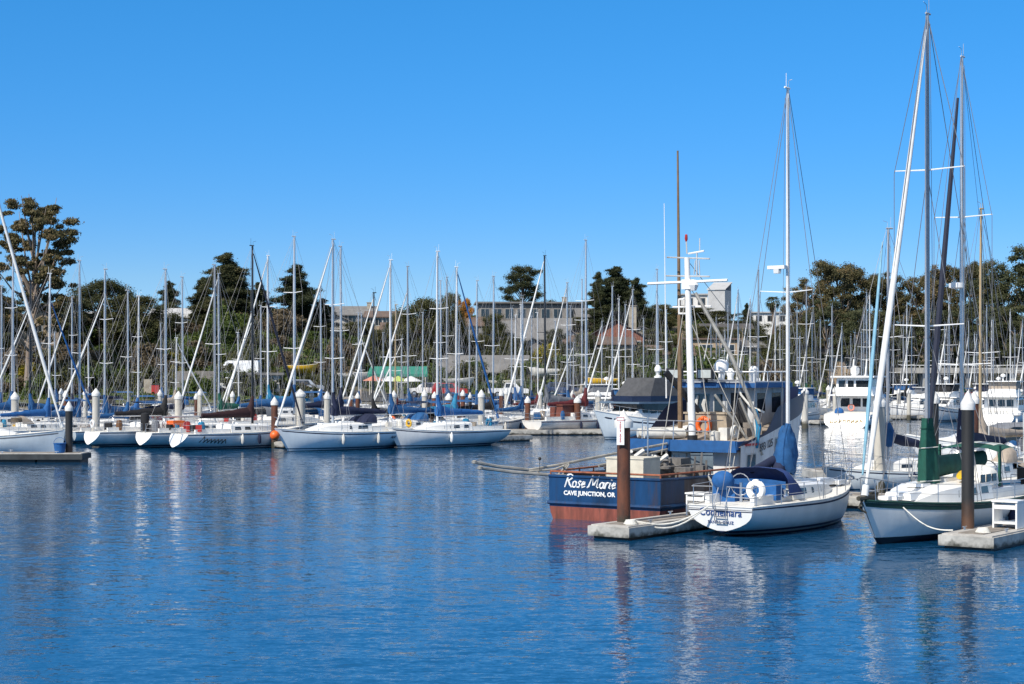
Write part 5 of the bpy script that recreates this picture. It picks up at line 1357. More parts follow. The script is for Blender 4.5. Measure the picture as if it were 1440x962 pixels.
# ---------------------------------------------------------------- the rest of the fleet
# mast column, top row, distance, length, heading, furled sail, cover, mast, hull
FL = [(2, 402, 150, 9, 0, None, 'blue', 'alu', 'white'), (17, 357, 128, 10, 0, None, 'blue', 'alu', 'white'), (42, 396, 136, 9.2, 1, 'white', 'blue', 'black', 'white'), (68.5, 385, 119, 9, 0, 'blue', 'royal', 'white', 'white'),
      (101, 418, 152, 8.6, 1, 'white', 'navy', 'alu', 'white'), (147, 379, 124, 9.4, 1, 'white', 'blue', 'alu', 'white'), (180, 409, 122, 8, 0, None, 'blue', 'alu', 'ice'), (194, 417, 134, 8.4, 0, None, 'royal', 'white', 'white'),
      (257, 390, 140, 9, 0, None, 'navy', 'alu', 'white'), (308, 385, 138, 9.2, 1, 'white', 'green', 'alu', 'white'), (367, 430, 156, 8, 0, None, 'blue', 'alu', 'white'), (377, 360, 146, 11, 1, 'white', 'teal', 'white', 'white'),
      (480, 347, 128, 10.8, 0, None, 'navy', 'alu', 'white'), (524, 412, 132, 8.2, 1, 'white', 'black', 'black', 'navy'), (574, 375, 150, 10, 1, 'white', 'blue', 'grey', 'white'), (594, 440, 165, 8, 0, None, 'blue', 'alu', 'cream'),
      (620, 395, 172, 10, 0, None, 'navy', 'alu', 'white'), (628, 390, 178, 10.5, 1, 'white', 'blue', 'grey', 'white'), (641, 376, 126, 9.6, 0, 'blue', 'teal', 'white', 'white'), (670, 395, 152, 9.4, 1, None, 'blue', 'alu', 'white'),
      (693, 389, 137, 9.3, 0, None, 'black', 'alu', 'white'), (719, 434, 164, 8.4, 0, None, 'navy', 'alu', 'white'), (747, 445, 182, 8.4, 1, 'white', 'blue', 'alu', 'white'), (767, 360, 146, 11, 1, 'white', 'grey', 'black', 'grey'),
      (798, 398, 154, 9.4, 1, 'white', 'blue', 'alu', 'white'), (818, 393, 184, 10.4, 0, 'white', 'tan', 'alu', 'white'), (861, 403, 154, 9.4, 1, 'white', 'navy', 'alu', 'white'), (870, 421, 166, 9, 0, None, 'blue', 'white', 'white'),
      (889, 408, 158, 9.2, 1, 'white', 'green', 'alu', 'white'), (923, 379, 152, 10, 0, None, 'blue', 'alu', 'white'), (938, 436, 176, 8.8, 0, None, 'navy', 'alu', 'white'), (1000, 452, 205, 9, 1, 'white', 'blue', 'alu', 'white'),
      (1024, 430, 192, 9.2, 1, 'white', 'navy', 'alu', 'white'), (1038, 408, 182, 10, 1, 'white', 'tan', 'alu', 'white'), (1055, 421, 202, 10, 1, 'white', 'blue', 'white', 'white'), (1066, 380, 170, 11, 0, None, 'blue', 'grey', 'white'),
      (1090, 430, 204, 10, 1, 'white', 'navy', 'white', 'white'), (1121, 432, 200, 9.6, 0, 'white', 'blue', 'alu', 'white'), (1134, 402, 190, 10.4, 0, None, 'green', 'grey', 'white'), (1142, 440, 214, 9.4, 1, 'white', 'blue', 'alu', 'white'),
      (1154, 450, 222, 9, 0, 'white', 'tan', 'alu', 'white'), (1170, 432, 182, 8.8, 1, None, 'navy', 'alu', 'white'), (1202, 468, 218, 8.2, 1, None, 'blue', 'alu', 'white'), (1219, 412, 192, 10, 0, None, 'blue', 'alu', 'white'),
      (1223, 416, 206, 10.4, 1, None, 'navy', 'white', 'white'), (1275, 430, 200, 9.6, 0, 'white', 'black', 'white', 'white'), (1282, 447, 222, 9, 1, 'white', 'blue', 'alu', 'white'), (1320, 414, 194, 10, 0, None, 'tan', 'alu', 'white'),
      (1335, 418, 204, 10, 1, 'white', 'blue', 'white', 'white'), (1362, 452, 224, 9.2, 1, 'white', 'navy', 'alu', 'white'), (1388, 430, 196, 9.8, 0, 'white', 'green', 'alu', 'white'), (1394, 451, 214, 9.2, 1, None, 'blue', 'white', 'white'),
      (1421, 440, 198, 9.4, 1, None, 'navy', 'white', 'white'), (1427, 465, 218, 8.6, 0, None, 'blue', 'alu', 'white'), (1438, 452, 208, 9, 1, 'white', 'grey', 'alu', 'white'), (452, 402, 160, 9.4, 0, None, 'royal', 'alu', 'white'),
      (505, 440, 168, 8.6, 0, 'white', 'blue', 'alu', 'white'), (660, 447, 185, 8.8, 1, 'white', 'navy', 'alu', 'white'), (336, 468, 158, 7.6, 0, None, 'blue', 'white', 'white'), (846, 452, 196, 9, 1, 'white', 'blue', 'alu', 'white'),
      (905, 448, 200, 9, 0, 'white', 'royal', 'alu', 'white'), (782, 452, 178, 8.4, 0, None, 'green', 'alu', 'white')]
MARKS = [(-28, 'the frame-cut pale sloop'), (233, 'the black-covered sloop'), (355, 'the black-masted sloop'), (468, 'the orange-ball sloop'), (615, 'the bright-blue-covered sloop'), (824, 'the maroon-covered sloop'), (1108, 'the bundled white mast'), (1304, 'the green-covered mast'), (1378, 'the tan mast')]
ORD = ['', 'first', 'second', 'third', 'fourth', 'fifth', 'sixth', 'seventh', 'eighth', 'ninth', 'tenth', 'eleventh', 'twelfth', 'thirteenth', 'fourteenth', 'fifteenth', 'sixteenth', 'seventeenth', 'eighteenth', 'nineteenth', 'twentieth'] + ['twenty-' + t for t in ('first', 'second', 'third', 'fourth', 'fifth', 'sixth', 'seventh', 'eighth', 'ninth')] + ['thirtieth', 'thirty-first', 'thirty-second', 'thirty-third']
q = random.Random(77)
for i in range(62):
    px = (q.uniform(690, 1000) if i % 3 == 0 else q.uniform(985, 1450)) if i < 50 else q.uniform(0, 680)
    D = q.uniform(176, 250) if px > 960 else q.uniform(158, 186)
    px = round(px + 0.37, 1)
    if any(abs(px - f[0]) < 2.5 for f in FL): continue
    FL.append((px, q.uniform(428, 482), D, q.uniform(7.6, 9.8), q.randint(0, 1), 'white' if q.random() < 0.3 else None, q.choice(('blue', 'navy', 'blue', 'tan', 'green', 'grey', 'royal', 'maroon')), q.choice(('alu', 'grey', 'white', 'alu', 'tan')), q.choice(('white', 'white', 'ice', 'cream', 'white', 'navy', 'grey'))))
allpx = sorted(NEARPX + [f[0] for f in FL])
def ordinal_place(px, pool, marks, noun):
    mk, ph = min(marks, key=lambda t: abs(t[0] - px))
    if px < mk: return '%s %s left of %s' % (ORD[sum(1 for q in pool if px <= q < mk)], noun, ph)
    return '%s %s right of %s' % (ORD[sum(1 for q in pool if mk < q <= px)], noun, ph)
HN = {'white': 'white', 'ice': 'pale', 'navy': 'navy', 'cream': 'cream', 'grey': 'grey'}
for i, (px, top, D, L, dr, jib, cv_, ma, hu) in enumerate(FL):
    if D > 140 and i % 5 in (0, 2): jib = None
    lb = '%s sloop, %s sail cover, %s' % (HN[hu], cv_, ordinal_place(px, allpx, MARKS, 'mast'))
    sailboat(px, D, top, (A0 if dr == 0 else A1) + rnd.uniform(-3, 3) + (12 if px > 960 else 0), L, lb, hu, cv_, jib, ma, 'sloops packed in the marina behind', 1, rnd.choice((None, 'blue', 'navy', None, 'black', 'tan')), rnd.choice(((0.52,), (0.45,), (0.40, 0.68), (0.55,))), seed=100 + i, trim=rnd.choice(('navy', 'royal', None, 'maroon', 'teal')), frac=rnd.choice((1.0, 1.0, 0.86)), lean=rnd.uniform(-0.12, 0.12), wires=0.010, bimini=rnd.choice((None, None, None, 'blue', 'navy')))

# docks of the other berths
dock('finger_dock', -23.9, 95.6, 30, 2.0, 180.5, 'dark edged dock carrying the blue bucket and the black pile', top=0.5, edge=mat('whaler_painted_shade', (0.035, 0.04, 0.042), 0.7, 0, 0.4, 1.5))  # near-black edge: the shade on this dock's front put into its colour
DK2 = [(250, 114.5, 'dock finger under the orange buckets'), (392, 112.0, 'short dock finger at the foot of the rusty pile before the orange-ball sloop'), (135, 119, 'dock finger beside the small rounded stern'), (806, 137, 'dock finger with orange bucket by the maroon-covered sloop'), (570, 117, 'dock finger between the two near white sloops'), (1145, 160, 'far dock finger by the sport fisher stern')]
for px, D, lb in DK2:
    p = P(px, 600, D); dock('finger_dock', p.x, p.y, 11, 1.2, A0, lb, False)
dock('walkway_dock', -62, 131, 74, 2.0, 4, 'long main walkway behind the near row of sloops', False)
dock('walkway_dock', -60, 162, 84, 2.0, 4, 'long main walkway through the second row of sloops', False)
dock('walkway_dock', 22, 176, 70, 2.2, 6, 'long main walkway through the far berths', False)

# piles
PL = [(21, 550, 121, 'conc', .26), (97, 563, 95.6, 'black', .20), (135, 545, 119, 'conc', .26), (120, 546, 150, 'conc', .2), (86, 545, 155, 'conc', .2), (92, 548, 140, 'rust', .2), (225, 547, 150, 'conc', .2), (251, 549, 116, 'conc', .25), (281, 546, 140, 'conc', .2), (276, 552, 150, 'rust', .18), (327, 549, 150, 'conc', .2), (386, 557, 112.5, 'rust', .22), (382, 552, 150, 'rust', .2), (422, 546, 122, 'conc', .36), (438, 547, 150, 'conc', .2), (450, 546, 165, 'conc', .2), (460, 549, 119, 'conc', .22), (494, 552, 150, 'rust', .2), (503, 551, 156, 'rust', .2),
      (554, 548, 133, 'conc', .2), (597, 547, 138, 'conc', .22), (611, 550, 146, 'rust', .22), (631, 552, 134, 'rust', .26), (651, 547, 146, 'rust', .2), (677, 547, 121, 'conc', .23), (661, 551, 160, 'black', .16), (705, 547, 148, 'rust', .2), (712, 545, 152, 'conc', .18), (742, 556, 136, 'rust', .22), (760, 547, 160, 'conc', .2), (812, 556, 137, 'rust', .26), (805, 548, 170, 'conc', .2), (841, 548, 150, 'conc', .26), (855, 544, 165, 'conc', .2),
      (1132, 544, 150, 'conc', .30), (1118, 547, 172, 'conc', .2), (1165, 541, 180, 'conc', .22), (1174, 543, 172, 'conc', .22), (1264, 546, 190, 'conc', .22), (1278, 545, 176, 'conc', .22), (1298, 546, 188, 'conc', .22), (1326, 549, 180, 'conc', .2), (1346, 548, 175, 'rust', .2), (1388, 545, 186, 'conc', .2), (1405, 546, 178, 'conc', .2), (1431, 543, 182, 'conc', .22), (1010, 547, 176, 'conc', .2), (1085, 548, 190, 'conc', .2)]
PM = [(97, 'the black dock-end pile'), (251, 'the pile by the orange buckets'), (386, 'the rusty pile before the orange-ball sloop'), (422, 'the stout concrete pile'), (677, 'the pile behind the bright-blue-covered sloop'), (812, 'the rusty pile by the maroon-covered sloop'), (1132, 'the stout pile by the sport fisher'), (1361, 'the black dock pile')]
FIX = {97: 'black sleeved pile at the end of the dock with the blue bucket', 251: 'pale concrete pile beside the orange buckets', 386: 'rust brown pile before the bow of the orange-ball sloop', 422: 'stout concrete pile, thickest of the left berths', 677: 'tall concrete pile behind the stern of the bright-blue-covered sloop', 812: 'rust brown pile beside the maroon-covered sloop', 1132: 'stout concrete pile near the sport fisher stern'}
pool = sorted([p[0] for p in PL] + [877, 1361, 1312, 1237, 1370])
for px, ty, D, kd, r in PL:
    lb = FIX.get(px) or '%s pile, %s' % (PILES[kd][1], ordinal_place(px, pool, PM, 'pile'))
    pile(px, ty, D, kd, lb, r)

# small things on the docks
def bucket(px, D, z, m, label, r=0.22, h=0.5, cat='bucket'):
    p = P(px, 600, D); b = MB(); b.lathe((0, 0, 0), [(r * 0.8, 0), (r, h), (r * 1.08, h), (r * 1.08, h + 0.03), (r * 0.9, h + 0.03), (r * 0.8, h - 0.05), (0.001, h - 0.05)], 14)
    b.torus((0, 0, h), r, 0.012, 'y', 0.15, math.pi - 0.15, 10, 4)
    o = b.build('bucket', m, None, True); o.location = (p.x, p.y, z); return tag(o, label, cat)
bucket(84, 95.2, 0.52, ROYAL, 'big blue tub at the end of the left dock by the black pile', 0.34, 0.5, 'tub')
bucket(259, 114.8, 0.44, ORANGE, 'orange bucket standing on the dock finger by the pale pile', 0.26, 0.62)
bucket(263.5, 115.4, 0.44, YELLOW, 'yellow bucket beside the orange bucket on the dock finger', 0.24, 0.5)
bucket(805, 137.6, 0.44, ORANGE, 'orange bucket on the dock finger by the maroon-covered sloop', 0.30, 0.6)
bucket(818, 137.9, 0.44, OFFW, 'white bucket on the dock finger by the maroon-covered sloop', 0.32, 0.5)
dm = MB(); dm.tube([(-1.0, 0.55, 0.25), (0.5, 0.6, 0.28), (1.15, 0, 0.42), (0.5, -0.6, 0.28), (-1.0, -0.55, 0.25)], [0.2, 0.24, 0.24, 0.24, 0.2], 10); dm.box((-0.2, 0, 0.14), (1.7, 0.8, 0.1)); dm.box((-0.95, 0, 0.4), (0.07, 0.9, 0.4)); dm.box((-1.1, 0, 0.6), (0.25, 0.3, 0.6))
do2 = dm.build('dinghy', WHITE, None, True); p = P(240, 600, 114); do2.location = (p.x, p.y, 0.12); do2.rotation_euler.z = R(15)
tag(do2, 'white inflatable dinghy tied at the dock finger by the orange bucket', 'dinghy')
# ---------------------------------------------------------------- trees
def leaf_cloud(clumps, per, size, seed, flat=1.0, up=0.35):
    """Leaf sized faces scattered through clumps; clumps = rows of (x, y, z, rx, rz)."""
    g = np.random.default_rng(seed); C = np.array(clumps, float)
    w_ = (C[:, 3] ** 2 * 1.0); n_ = np.maximum(12, (per * w_ / w_.mean())).astype(int)
    idx = np.repeat(np.arange(len(C)), n_); N = len(idx)
    u = g.normal(size=(N, 3)); u /= np.linalg.norm(u, axis=1)[:, None]
    r = g.random(N) ** 0.45
    rad = np.stack([C[idx, 3], C[idx, 3], C[idx, 4]], 1)
    pos = C[idx, :3] + u * r[:, None] * rad * (1 + 0.30 * g.normal(size=(N, 1)))
    nrm = u * 0.7 + g.normal(size=(N, 3)) * 0.65 + np.array([0, 0, up]); nrm /= np.linalg.norm(nrm, axis=1)[:, None]
    t = np.cross(nrm, g.normal(size=(N, 3))); t /= np.linalg.norm(t, axis=1)[:, None]; b = np.cross(nrm, t)
    s = size * (0.6 + 0.8 * g.random((N, 1)))
    v = np.stack([pos - t * s, pos + b * s * 0.55, pos + t * s, pos - b * s * 0.55], 1).reshape(-1, 3)
    return v
def quads_mesh(name, v, m):
    n = len(v) // 4; me = bpy.data.meshes.new(name)
    me.vertices.add(len(v)); me.vertices.foreach_set('co', v.astype(np.float32).ravel())
    me.loops.add(4 * n); me.loops.foreach_set('vertex_index', np.arange(4 * n, dtype=np.int32))
    me.polygons.add(n); me.polygons.foreach_set('loop_start', np.arange(0, 4 * n, 4, dtype=np.int32))
    me.materials.append(m); me.update(calc_edges=True)
    return me
BARK = mat('bark_grey', (0.20, 0.16, 0.125), 0.9, 0, 0.4, 1.2, 0.4, 0.6, c2=(0.09, 0.065, 0.05))
BARKP = mat('bark_pale', (0.34, 0.28, 0.22), 0.85, 0, 0.4, 0.8, 0.2, 0.7, c2=(0.17, 0.12, 0.09))
L_EUC = leaf_mat('leaf_eucalyptus', (0.034, 0.039, 0.017), (0.111, 0.102, 0.045), (0.267, 0.176, 0.085))
L_EUC2 = leaf_mat('leaf_eucalyptus_olive', (0.030, 0.039, 0.020), (0.085, 0.096, 0.043), (0.182, 0.160, 0.077))
L_PINE = leaf_mat('leaf_cypress', (0.014, 0.023, 0.012), (0.049, 0.060, 0.025), (0.119, 0.105, 0.045))
L_OAK = leaf_mat('leaf_oak', (0.021, 0.030, 0.012), (0.079, 0.084, 0.032), (0.158, 0.140, 0.056))
L_GRN = leaf_mat('leaf_green', (0.025, 0.045, 0.012), (0.074, 0.108, 0.025), (0.175, 0.201, 0.044))
L_YEL = leaf_mat('leaf_yellow', (0.088, 0.088, 0.014), (0.263, 0.228, 0.025), (0.525, 0.403, 0.035))
L_ORG = leaf_mat('leaf_orange', (0.140, 0.070, 0.018), (0.385, 0.175, 0.035), (0.630, 0.315, 0.052))
L_DRY = leaf_mat('leaf_dry', (0.052, 0.042, 0.025), (0.131, 0.102, 0.063), (0.263, 0.201, 0.123))

def trunk_mesh(limbs):
    m = MB()
    for pts, r0, r1 in limbs: m.tube(pts, r0, 7, True, r1)
    return m
def make_tree(kind, Ht, Wd, seed, base=0.18, leaf=0.30, dens=1.0, lm=None):
    """Returns (crown mesh, trunk mesh) for a tree of height Ht and crown width Wd."""
    q = random.Random(seed); limbs = []; cl = []
    if kind in ('euc', 'open'):
        op = kind == 'open'
        lean = q.uniform(-0.06, 0.06) * Ht
        tops = [(0, 0, 0), (lean * 0.3, 0, Ht * 0.25), (lean * 0.8, 0.3, Ht * 0.5), (lean, 0, Ht * 0.78)]
        limbs.append((tops, 0.030 * Ht * 0.8, 0.10))
        nb = int(15 + Wd * 0.9) + (16 if op else 0)
        for i in range(nb):
            f = base + (0.96 - base) * (i + q.random()) / nb
            a = i * 2.4 + q.uniform(-.6, .6)
            env = math.sin(math.pi * min(1, max(0.12, (f - base * 0.6) / (1.06 - base * 0.6))) ** 0.75) ** 0.6
            rr = Wd / 2 * env * q.uniform(0.45, 1.0)
            b0 = Vector((lean * f, 0, Ht * min(0.76, f * q.uniform(0.5, 0.8)))); e = Vector((lean * f + rr * math.cos(a), rr * math.sin(a), Ht * f))
            mid = b0.lerp(e, 0.55) + Vector((0, 0, -0.04 * Ht * q.random()))
            limbs.append(([b0, mid, e], 0.0085 * Ht, 0.03))
            nc = q.randint(3, 5)
            for j in range(nc):
                o = Vector((q.gauss(0, 1), q.gauss(0, 1), q.gauss(0, 0.6))) * (Wd * 0.085)
                c = e.lerp(mid, q.random() * 0.45) + o; s = Wd * (q.uniform(0.03, 0.065) if op else q.uniform(0.055, 0.115))
                if c.z > Ht * 0.995 - s * 0.5: c.z = Ht - s * 0.6
                cl.append((c.x, c.y, c.z, s * (1.25 if op else 1), s * (0.48 if op else 0.62)))
        per = 120 * dens
    elif kind == 'cyp':
        limbs.append(([(0, 0, 0), (0.1, 0, Ht * 0.5), (0, 0, Ht * 0.97)], 0.024 * Ht, 0.05))
        nl = int(Ht * 1.5)
        for i in range(nl):
            f = base + (1.0 - base) * (i + 0.5) / nl
            env = (1 - f) ** 0.5 * (0.85 + 0.25 * math.sin(i * 1.7 + seed)) + 0.06
            if f < 0.32: env *= 0.8 + 0.6 * f
            for j in range(q.randint(5, 7) if f < 0.85 else 2):
                a = q.uniform(0, 6.28); rr = Wd / 2 * env * q.uniform(0.35, 1.0)
                e = Vector((rr * math.cos(a), rr * math.sin(a), Ht * f + rr * 0.10))
                if rr > Wd * 0.12: limbs.append(([(0, 0, Ht * f - rr * 0.25), e], 0.05 + 0.004 * Ht, 0.03))
                s = Wd * q.uniform(0.06, 0.13) * (0.5 + env * 0.6)
                cl.append((e.x, e.y, e.z, s, s * 0.5)); cl.append((e.x * 0.62, e.y * 0.62, e.z + 0.2, s, s * 0.6)); cl.append((e.x * 0.3, e.y * 0.3, e.z, s, s * 0.7))
        per = 80 * dens
    else:
        limbs.append(([(0, 0, 0), (0.1, 0, Ht * 0.3), (0.1, 0.1, Ht * 0.6)], 0.03 * Ht, 0.10))
        nb = int(16 + Wd)
        for i in range(nb):
            a = i * 2.4; zf = base + (1 - base) * (i + .5) / nb
            env = math.sin(math.pi * (0.12 + 0.84 * (zf - base) / (1 - base)) ** 0.72) ** 0.5
            rr = Wd / 2 * env * q.uniform(0.5, 1.0)
            e = Vector((rr * math.cos(a), rr * math.sin(a), Ht * zf - 0.04 * Ht))
            limbs.append(([(0.05, 0, Ht * 0.35 * zf + 0.1 * Ht), e * 0.6 + Vector((0, 0, Ht * zf * 0.38)), e], 0.009 * Ht, 0.03))
            for j in range(q.randint(2, 4)):
                s = Wd * q.uniform(0.08, 0.14); o = Vector((q.gauss(0, 1), q.gauss(0, 1), q.gauss(0, .6))) * Wd * 0.07
                c = e * q.uniform(0.75, 1) + o; c.z = min(Ht - s * 0.7, max(s * 0.4, e.z + o.z)); cl.append((c.x, c.y, c.z, s, s * 0.72))
        per = 100 * dens
    v = leaf_cloud(cl, per, leaf, seed + 5)
    return quads_mesh('crown', v, lm), limbs
TPROTO = {}
def tree(px, topy, D, wpx, kind, label, variant=0, cat='tree', name='tree', group=None, wscale=None):
    """A tree whose top stands on (px, topy) at distance D; proto meshes are shared and scaled to fit."""
    x = (px - 720) / F * D; zb = terr(x, D) - 0.3
    Ht = H + (YH - topy) / F * D - zb; W = wpx / F * D
    spec = {'euc': ('euc', L_EUC, BARKP, 22, 14, 0.30, 0.34), 'euc2': ('euc', L_EUC2, BARKP, 22, 14, 0.16, 0.34), 'cyp': ('cyp', L_PINE, BARK, 16, 11, 0.08, 0.30), 'oak': ('oak', L_OAK, BARK, 12, 12, 0.15, 0.30), 'dome': ('oak', L_PINE, BARK, 14, 10, 0.06, 0.30), 'open': ('open', L_EUC, BARKP, 22, 12, 0.30, 0.30),
            'orange': ('oak', L_ORG, BARK, 10, 9, 0.2, 0.3)}[kind]
    key = (kind, variant)
    if key not in TPROTO:
        cme, limbs = make_tree(spec[0], spec[3], spec[4], 50 + variant * 13 + len(kind), spec[5], spec[6] * 0.44, 4.4, spec[1])
        tb = trunk_mesh(limbs)
        r = empty(name, (x, D, zb), 0, label, cat, group)
        c = bpy.data.objects.new('crown', cme); col.objects.link(c); c.parent = r
        tb.build('trunk', spec[2], r, True)
        TPROTO[key] = (r, spec[3], spec[4])
    else:
        r = copy_tree(TPROTO[key][0]); r['label'] = label; r['category'] = cat
        if group: r['group'] = group
        elif 'group' in r: del r['group']
        r.location = (x, D, zb)
    h0, w0 = TPROTO[key][1:]
    r.scale = (W / w0, W / w0, Ht / h0)
    r.rotation_euler.z = rnd.uniform(0, 6.28)
    return r

LT = [(38, 256, 216, 132, 'open', 'tall open-crowned eucalyptus towering over the left berths', 0), (146, 394, 244, 118, 'oak', 'broad rounded tree right of the tall eucalyptus', 0), (96, 412, 238, 70, 'euc2', 'low dark tree at the foot of the tall eucalyptus', 0), (12, 420, 236, 90, 'euc2', 'dark bushy tree behind the frame-cut pale sloop', 1), (196, 416, 240, 110, 'oak', 'olive tree behind the pair of blue-covered masts', 1),
      (238, 396, 275, 48, 'cyp', 'small distant pine between olive tree and big cypress', 0), (322, 357, 252, 108, 'cyp', 'big dark cypress with spiky top behind the black-masted sloop', 1), (285, 392, 256, 64, 'cyp', 'lower shoulder cypress beside the big dark cypress', 2), (364, 398, 258, 60, 'cyp', 'narrow cypress between the two big cypresses', 0), (418, 374, 252, 92, 'cyp', 'second big cypress behind the orange-ball sloop', 2), (452, 420, 256, 60, 'cyp', 'low wide cypress sloping down beside the second big cypress', 1),
      (498, 452, 262, 74, 'oak', 'low green tree before the long grey roof', 2), (598, 420, 256, 100, 'oak', 'broad brownish tree before the shingled apartments', 0), (634, 412, 262, 56, 'oak', 'dense dark tree with reddish top beside the broad brownish tree', 1), (566, 440, 262, 60, 'oak', 'olive tree behind the blue dodger sloop', 2), (655, 420, 300, 28, 'orange', 'small orange autumn tree beside the apartments', 0), (696, 441, 268, 54, 'oak', 'round tree before the grey apartments', 1),
      (736, 373, 335, 68, 'dome', 'isolated dark pine with domed crown above the rooftops', 3), (868, 376, 300, 92, 'cyp', 'big double-topped cypress behind the chimney house', 1), (842, 384, 304, 44, 'cyp', 'narrow spire of the cypress group behind the chimney house', 2), (895, 392, 298, 56, 'cyp', 'shouldered cypress at the side of the chimney house', 3), (925, 428, 312, 62, 'oak', 'pale green tree beyond the chimney house', 2), (966, 430, 330, 74, 'oak', 'dark tree below the white hilltop building', 0), (1008, 437, 330, 84, 'oak', 'dark tree mass behind the wheelhouse', 1), (1050, 427, 345, 26, 'cyp', 'small pine before the palm', 0), (1056, 450, 335, 70, 'oak', 'bushy tree beneath the palm', 2),
      (1112, 456, 335, 60, 'oak', 'low tree between palm and eucalyptus grove', 0), (1136, 388, 300, 78, 'euc', 'leading eucalyptus of the right-hand grove, thin crown', 1), (1184, 357, 305, 118, 'euc', 'highest domed eucalyptus beyond the sport fisher', 2), (1236, 376, 310, 90, 'euc', 'eucalyptus behind the pale blue furled headsail', 0), (1282, 386, 312, 92, 'euc', 'eucalyptus behind the white furled headsail', 1), (1322, 366, 318, 84, 'euc', 'thin-topped eucalyptus behind the green-covered mast', 2), (1366, 360, 312, 76, 'euc', 'reddish eucalyptus between the radar mast and tan mast', 0), (1408, 366, 300, 100, 'euc2', 'dark eucalyptus right of the tan mast', 1), (1446, 334, 296, 120, 'euc2', 'tallest dark eucalyptus cut by the frame edge', 0),
      (1160, 420, 292, 80, 'euc2', 'low leafy eucalyptus behind the sport fisher masts', 2), (1205, 430, 290, 80, 'euc2', 'lower eucalyptus under the highest domed crown', 0), (1250, 436, 296, 90, 'euc2', 'lower eucalyptus behind the concrete pile mast', 1), (1300, 438, 294, 96, 'euc2', 'lower eucalyptus directly behind the green-covered mast', 2), (1344, 430, 298, 96, 'euc2', 'lower eucalyptus directly behind the radar mast', 0), (1390, 440, 296, 90, 'euc2', 'lower eucalyptus directly behind the tan mast', 1), (1434, 430, 290, 90, 'euc2', 'lower eucalyptus over the concrete bridge end', 2), (60, 425, 246, 80, 'oak', 'olive tree shading the gabled cottage', 1), (-14, 400, 232, 90, 'euc2', 'dark eucalyptus cut by the left frame edge', 2),
      (1120, 462, 288, 70, 'oak', 'scrubby tree above the sport fisher stern', 1), (752, 452, 300, 46, 'oak', 'dark oak in front of the apartment block windows', 2), (806, 446, 305, 52, 'oak', 'leafy oak at the end of the apartment block', 1), (515, 466, 262, 70, 'oak', 'rounded oak in front of the long grey roofs', 0), (640, 462, 266, 56, 'oak', 'low oak below the brown-roofed house', 2), (600, 468, 256, 60, 'oak', 'low oak in front of the cream house', 1), (676, 470, 262, 40, 'oak', 'small oak beside the wide glass house front', 0), (728, 474, 268, 36, 'oak', 'small oak before the grey-roofed white house', 1), (822, 470, 274, 44, 'oak', 'leafy oak between the white gable and the brick house', 0), (856, 486, 264, 40, 'oak', 'low oak under the brick gable', 2), (920, 462, 284, 60, 'oak', 'green oak at the side of the tan flat house', 1), (950, 474, 268, 50, 'oak', 'low oak before the tan flat house', 0), (1000, 458, 300, 70, 'oak', 'dark oak over the brown skylit roof', 2), (1046, 462, 305, 70, 'oak', 'dark oak behind the wheelhouse radar domes', 0), (1076, 470, 300, 60, 'oak', 'low oak under the fan palm', 1), (1100, 482, 292, 56, 'oak', 'low oak behind the bundled white mast', 2), (440, 452, 252, 66, 'oak', 'olive oak beneath the second big cypress', 1), (382, 440, 250, 60, 'oak', 'olive oak between the two big cypresses', 0), (225, 440, 246, 64, 'oak', 'olive oak before the white house with pale roof', 2), (110, 448, 240, 60, 'oak', 'olive oak above the grass verge', 1),
      (780, 462, 272, 40, 'oak', 'small yellow-green tree by the white gabled house', 2), (540, 462, 258, 50, 'oak', 'scrubby oak above the green awning', 0)]
for px, ty, D, wp_, kd, lb, vr in LT:
    tree(px, ty, D, wp_, kd, lb, vr, name={'cyp': 'cypress_tree', 'euc': 'eucalyptus_tree', 'euc2': 'eucalyptus_tree', 'open': 'eucalyptus_tree', 'dome': 'pine_tree'}.get(kd, 'broadleaf_tree'))
# palm
px, ty, D = 1087, 415, 322
x = (px - 720) / F * D; zb = terr(x, D); zt = H + (YH - 425) / F * D
pr = empty('palm_tree', (x, D, zb), 0, 'fan palm with bare trunk standing against the sky', 'palm tree')
m = MB(); m.tube([(0, 0, 0), (0.15, 0, (zt - zb) * 0.5), (0, 0, zt - zb)], 0.42, 8, True, 0.28); m.build('trunk', BARK, pr, True)
m = MB(); q = random.Random(3)
for i in range(80):
    a = q.uniform(0, 6.28); el = q.uniform(-0.9, 1.3); ln = q.uniform(1.1, 1.75); d = Vector((math.cos(a) * math.cos(el), math.sin(a) * math.cos(el), math.sin(el))); sd_ = d.cross(Vector((0, 0, 1))).normalized() * 0.5
    o = Vector((0, 0, zt - zb)); e = o + d * ln + Vector((0, 0, -0.25 * ln)); mid = o + d * ln * 0.55
    for k_ in (-1, -0.4, 0.4, 1): m.quad(mid * 0.999, o + d * ln * 0.75 + sd_ * (k_ - 0.2), e + sd_ * k_ + Vector((0, 0, -0.2 * abs(k_))), o + d * ln * 0.75 + sd_ * (k_ + 0.2))
m.build('crown', L_PINE, pr)
m = MB()
for i in range(30):
    a = q.uniform(0, 6.28); r_ = q.uniform(0.3, 0.75); m.quad((0.2 * math.cos(a), 0.2 * math.sin(a), zt - zb - 0.1), (r_ * math.cos(a + .3), r_ * math.sin(a + .3), zt - zb - 1.0), (r_ * .8 * math.cos(a), r_ * .8 * math.sin(a), zt - zb - 2.2), (r_ * math.cos(a - .3), r_ * math.sin(a - .3), zt - zb - 1.0))
m.build('dead_fronds', L_DRY, pr)

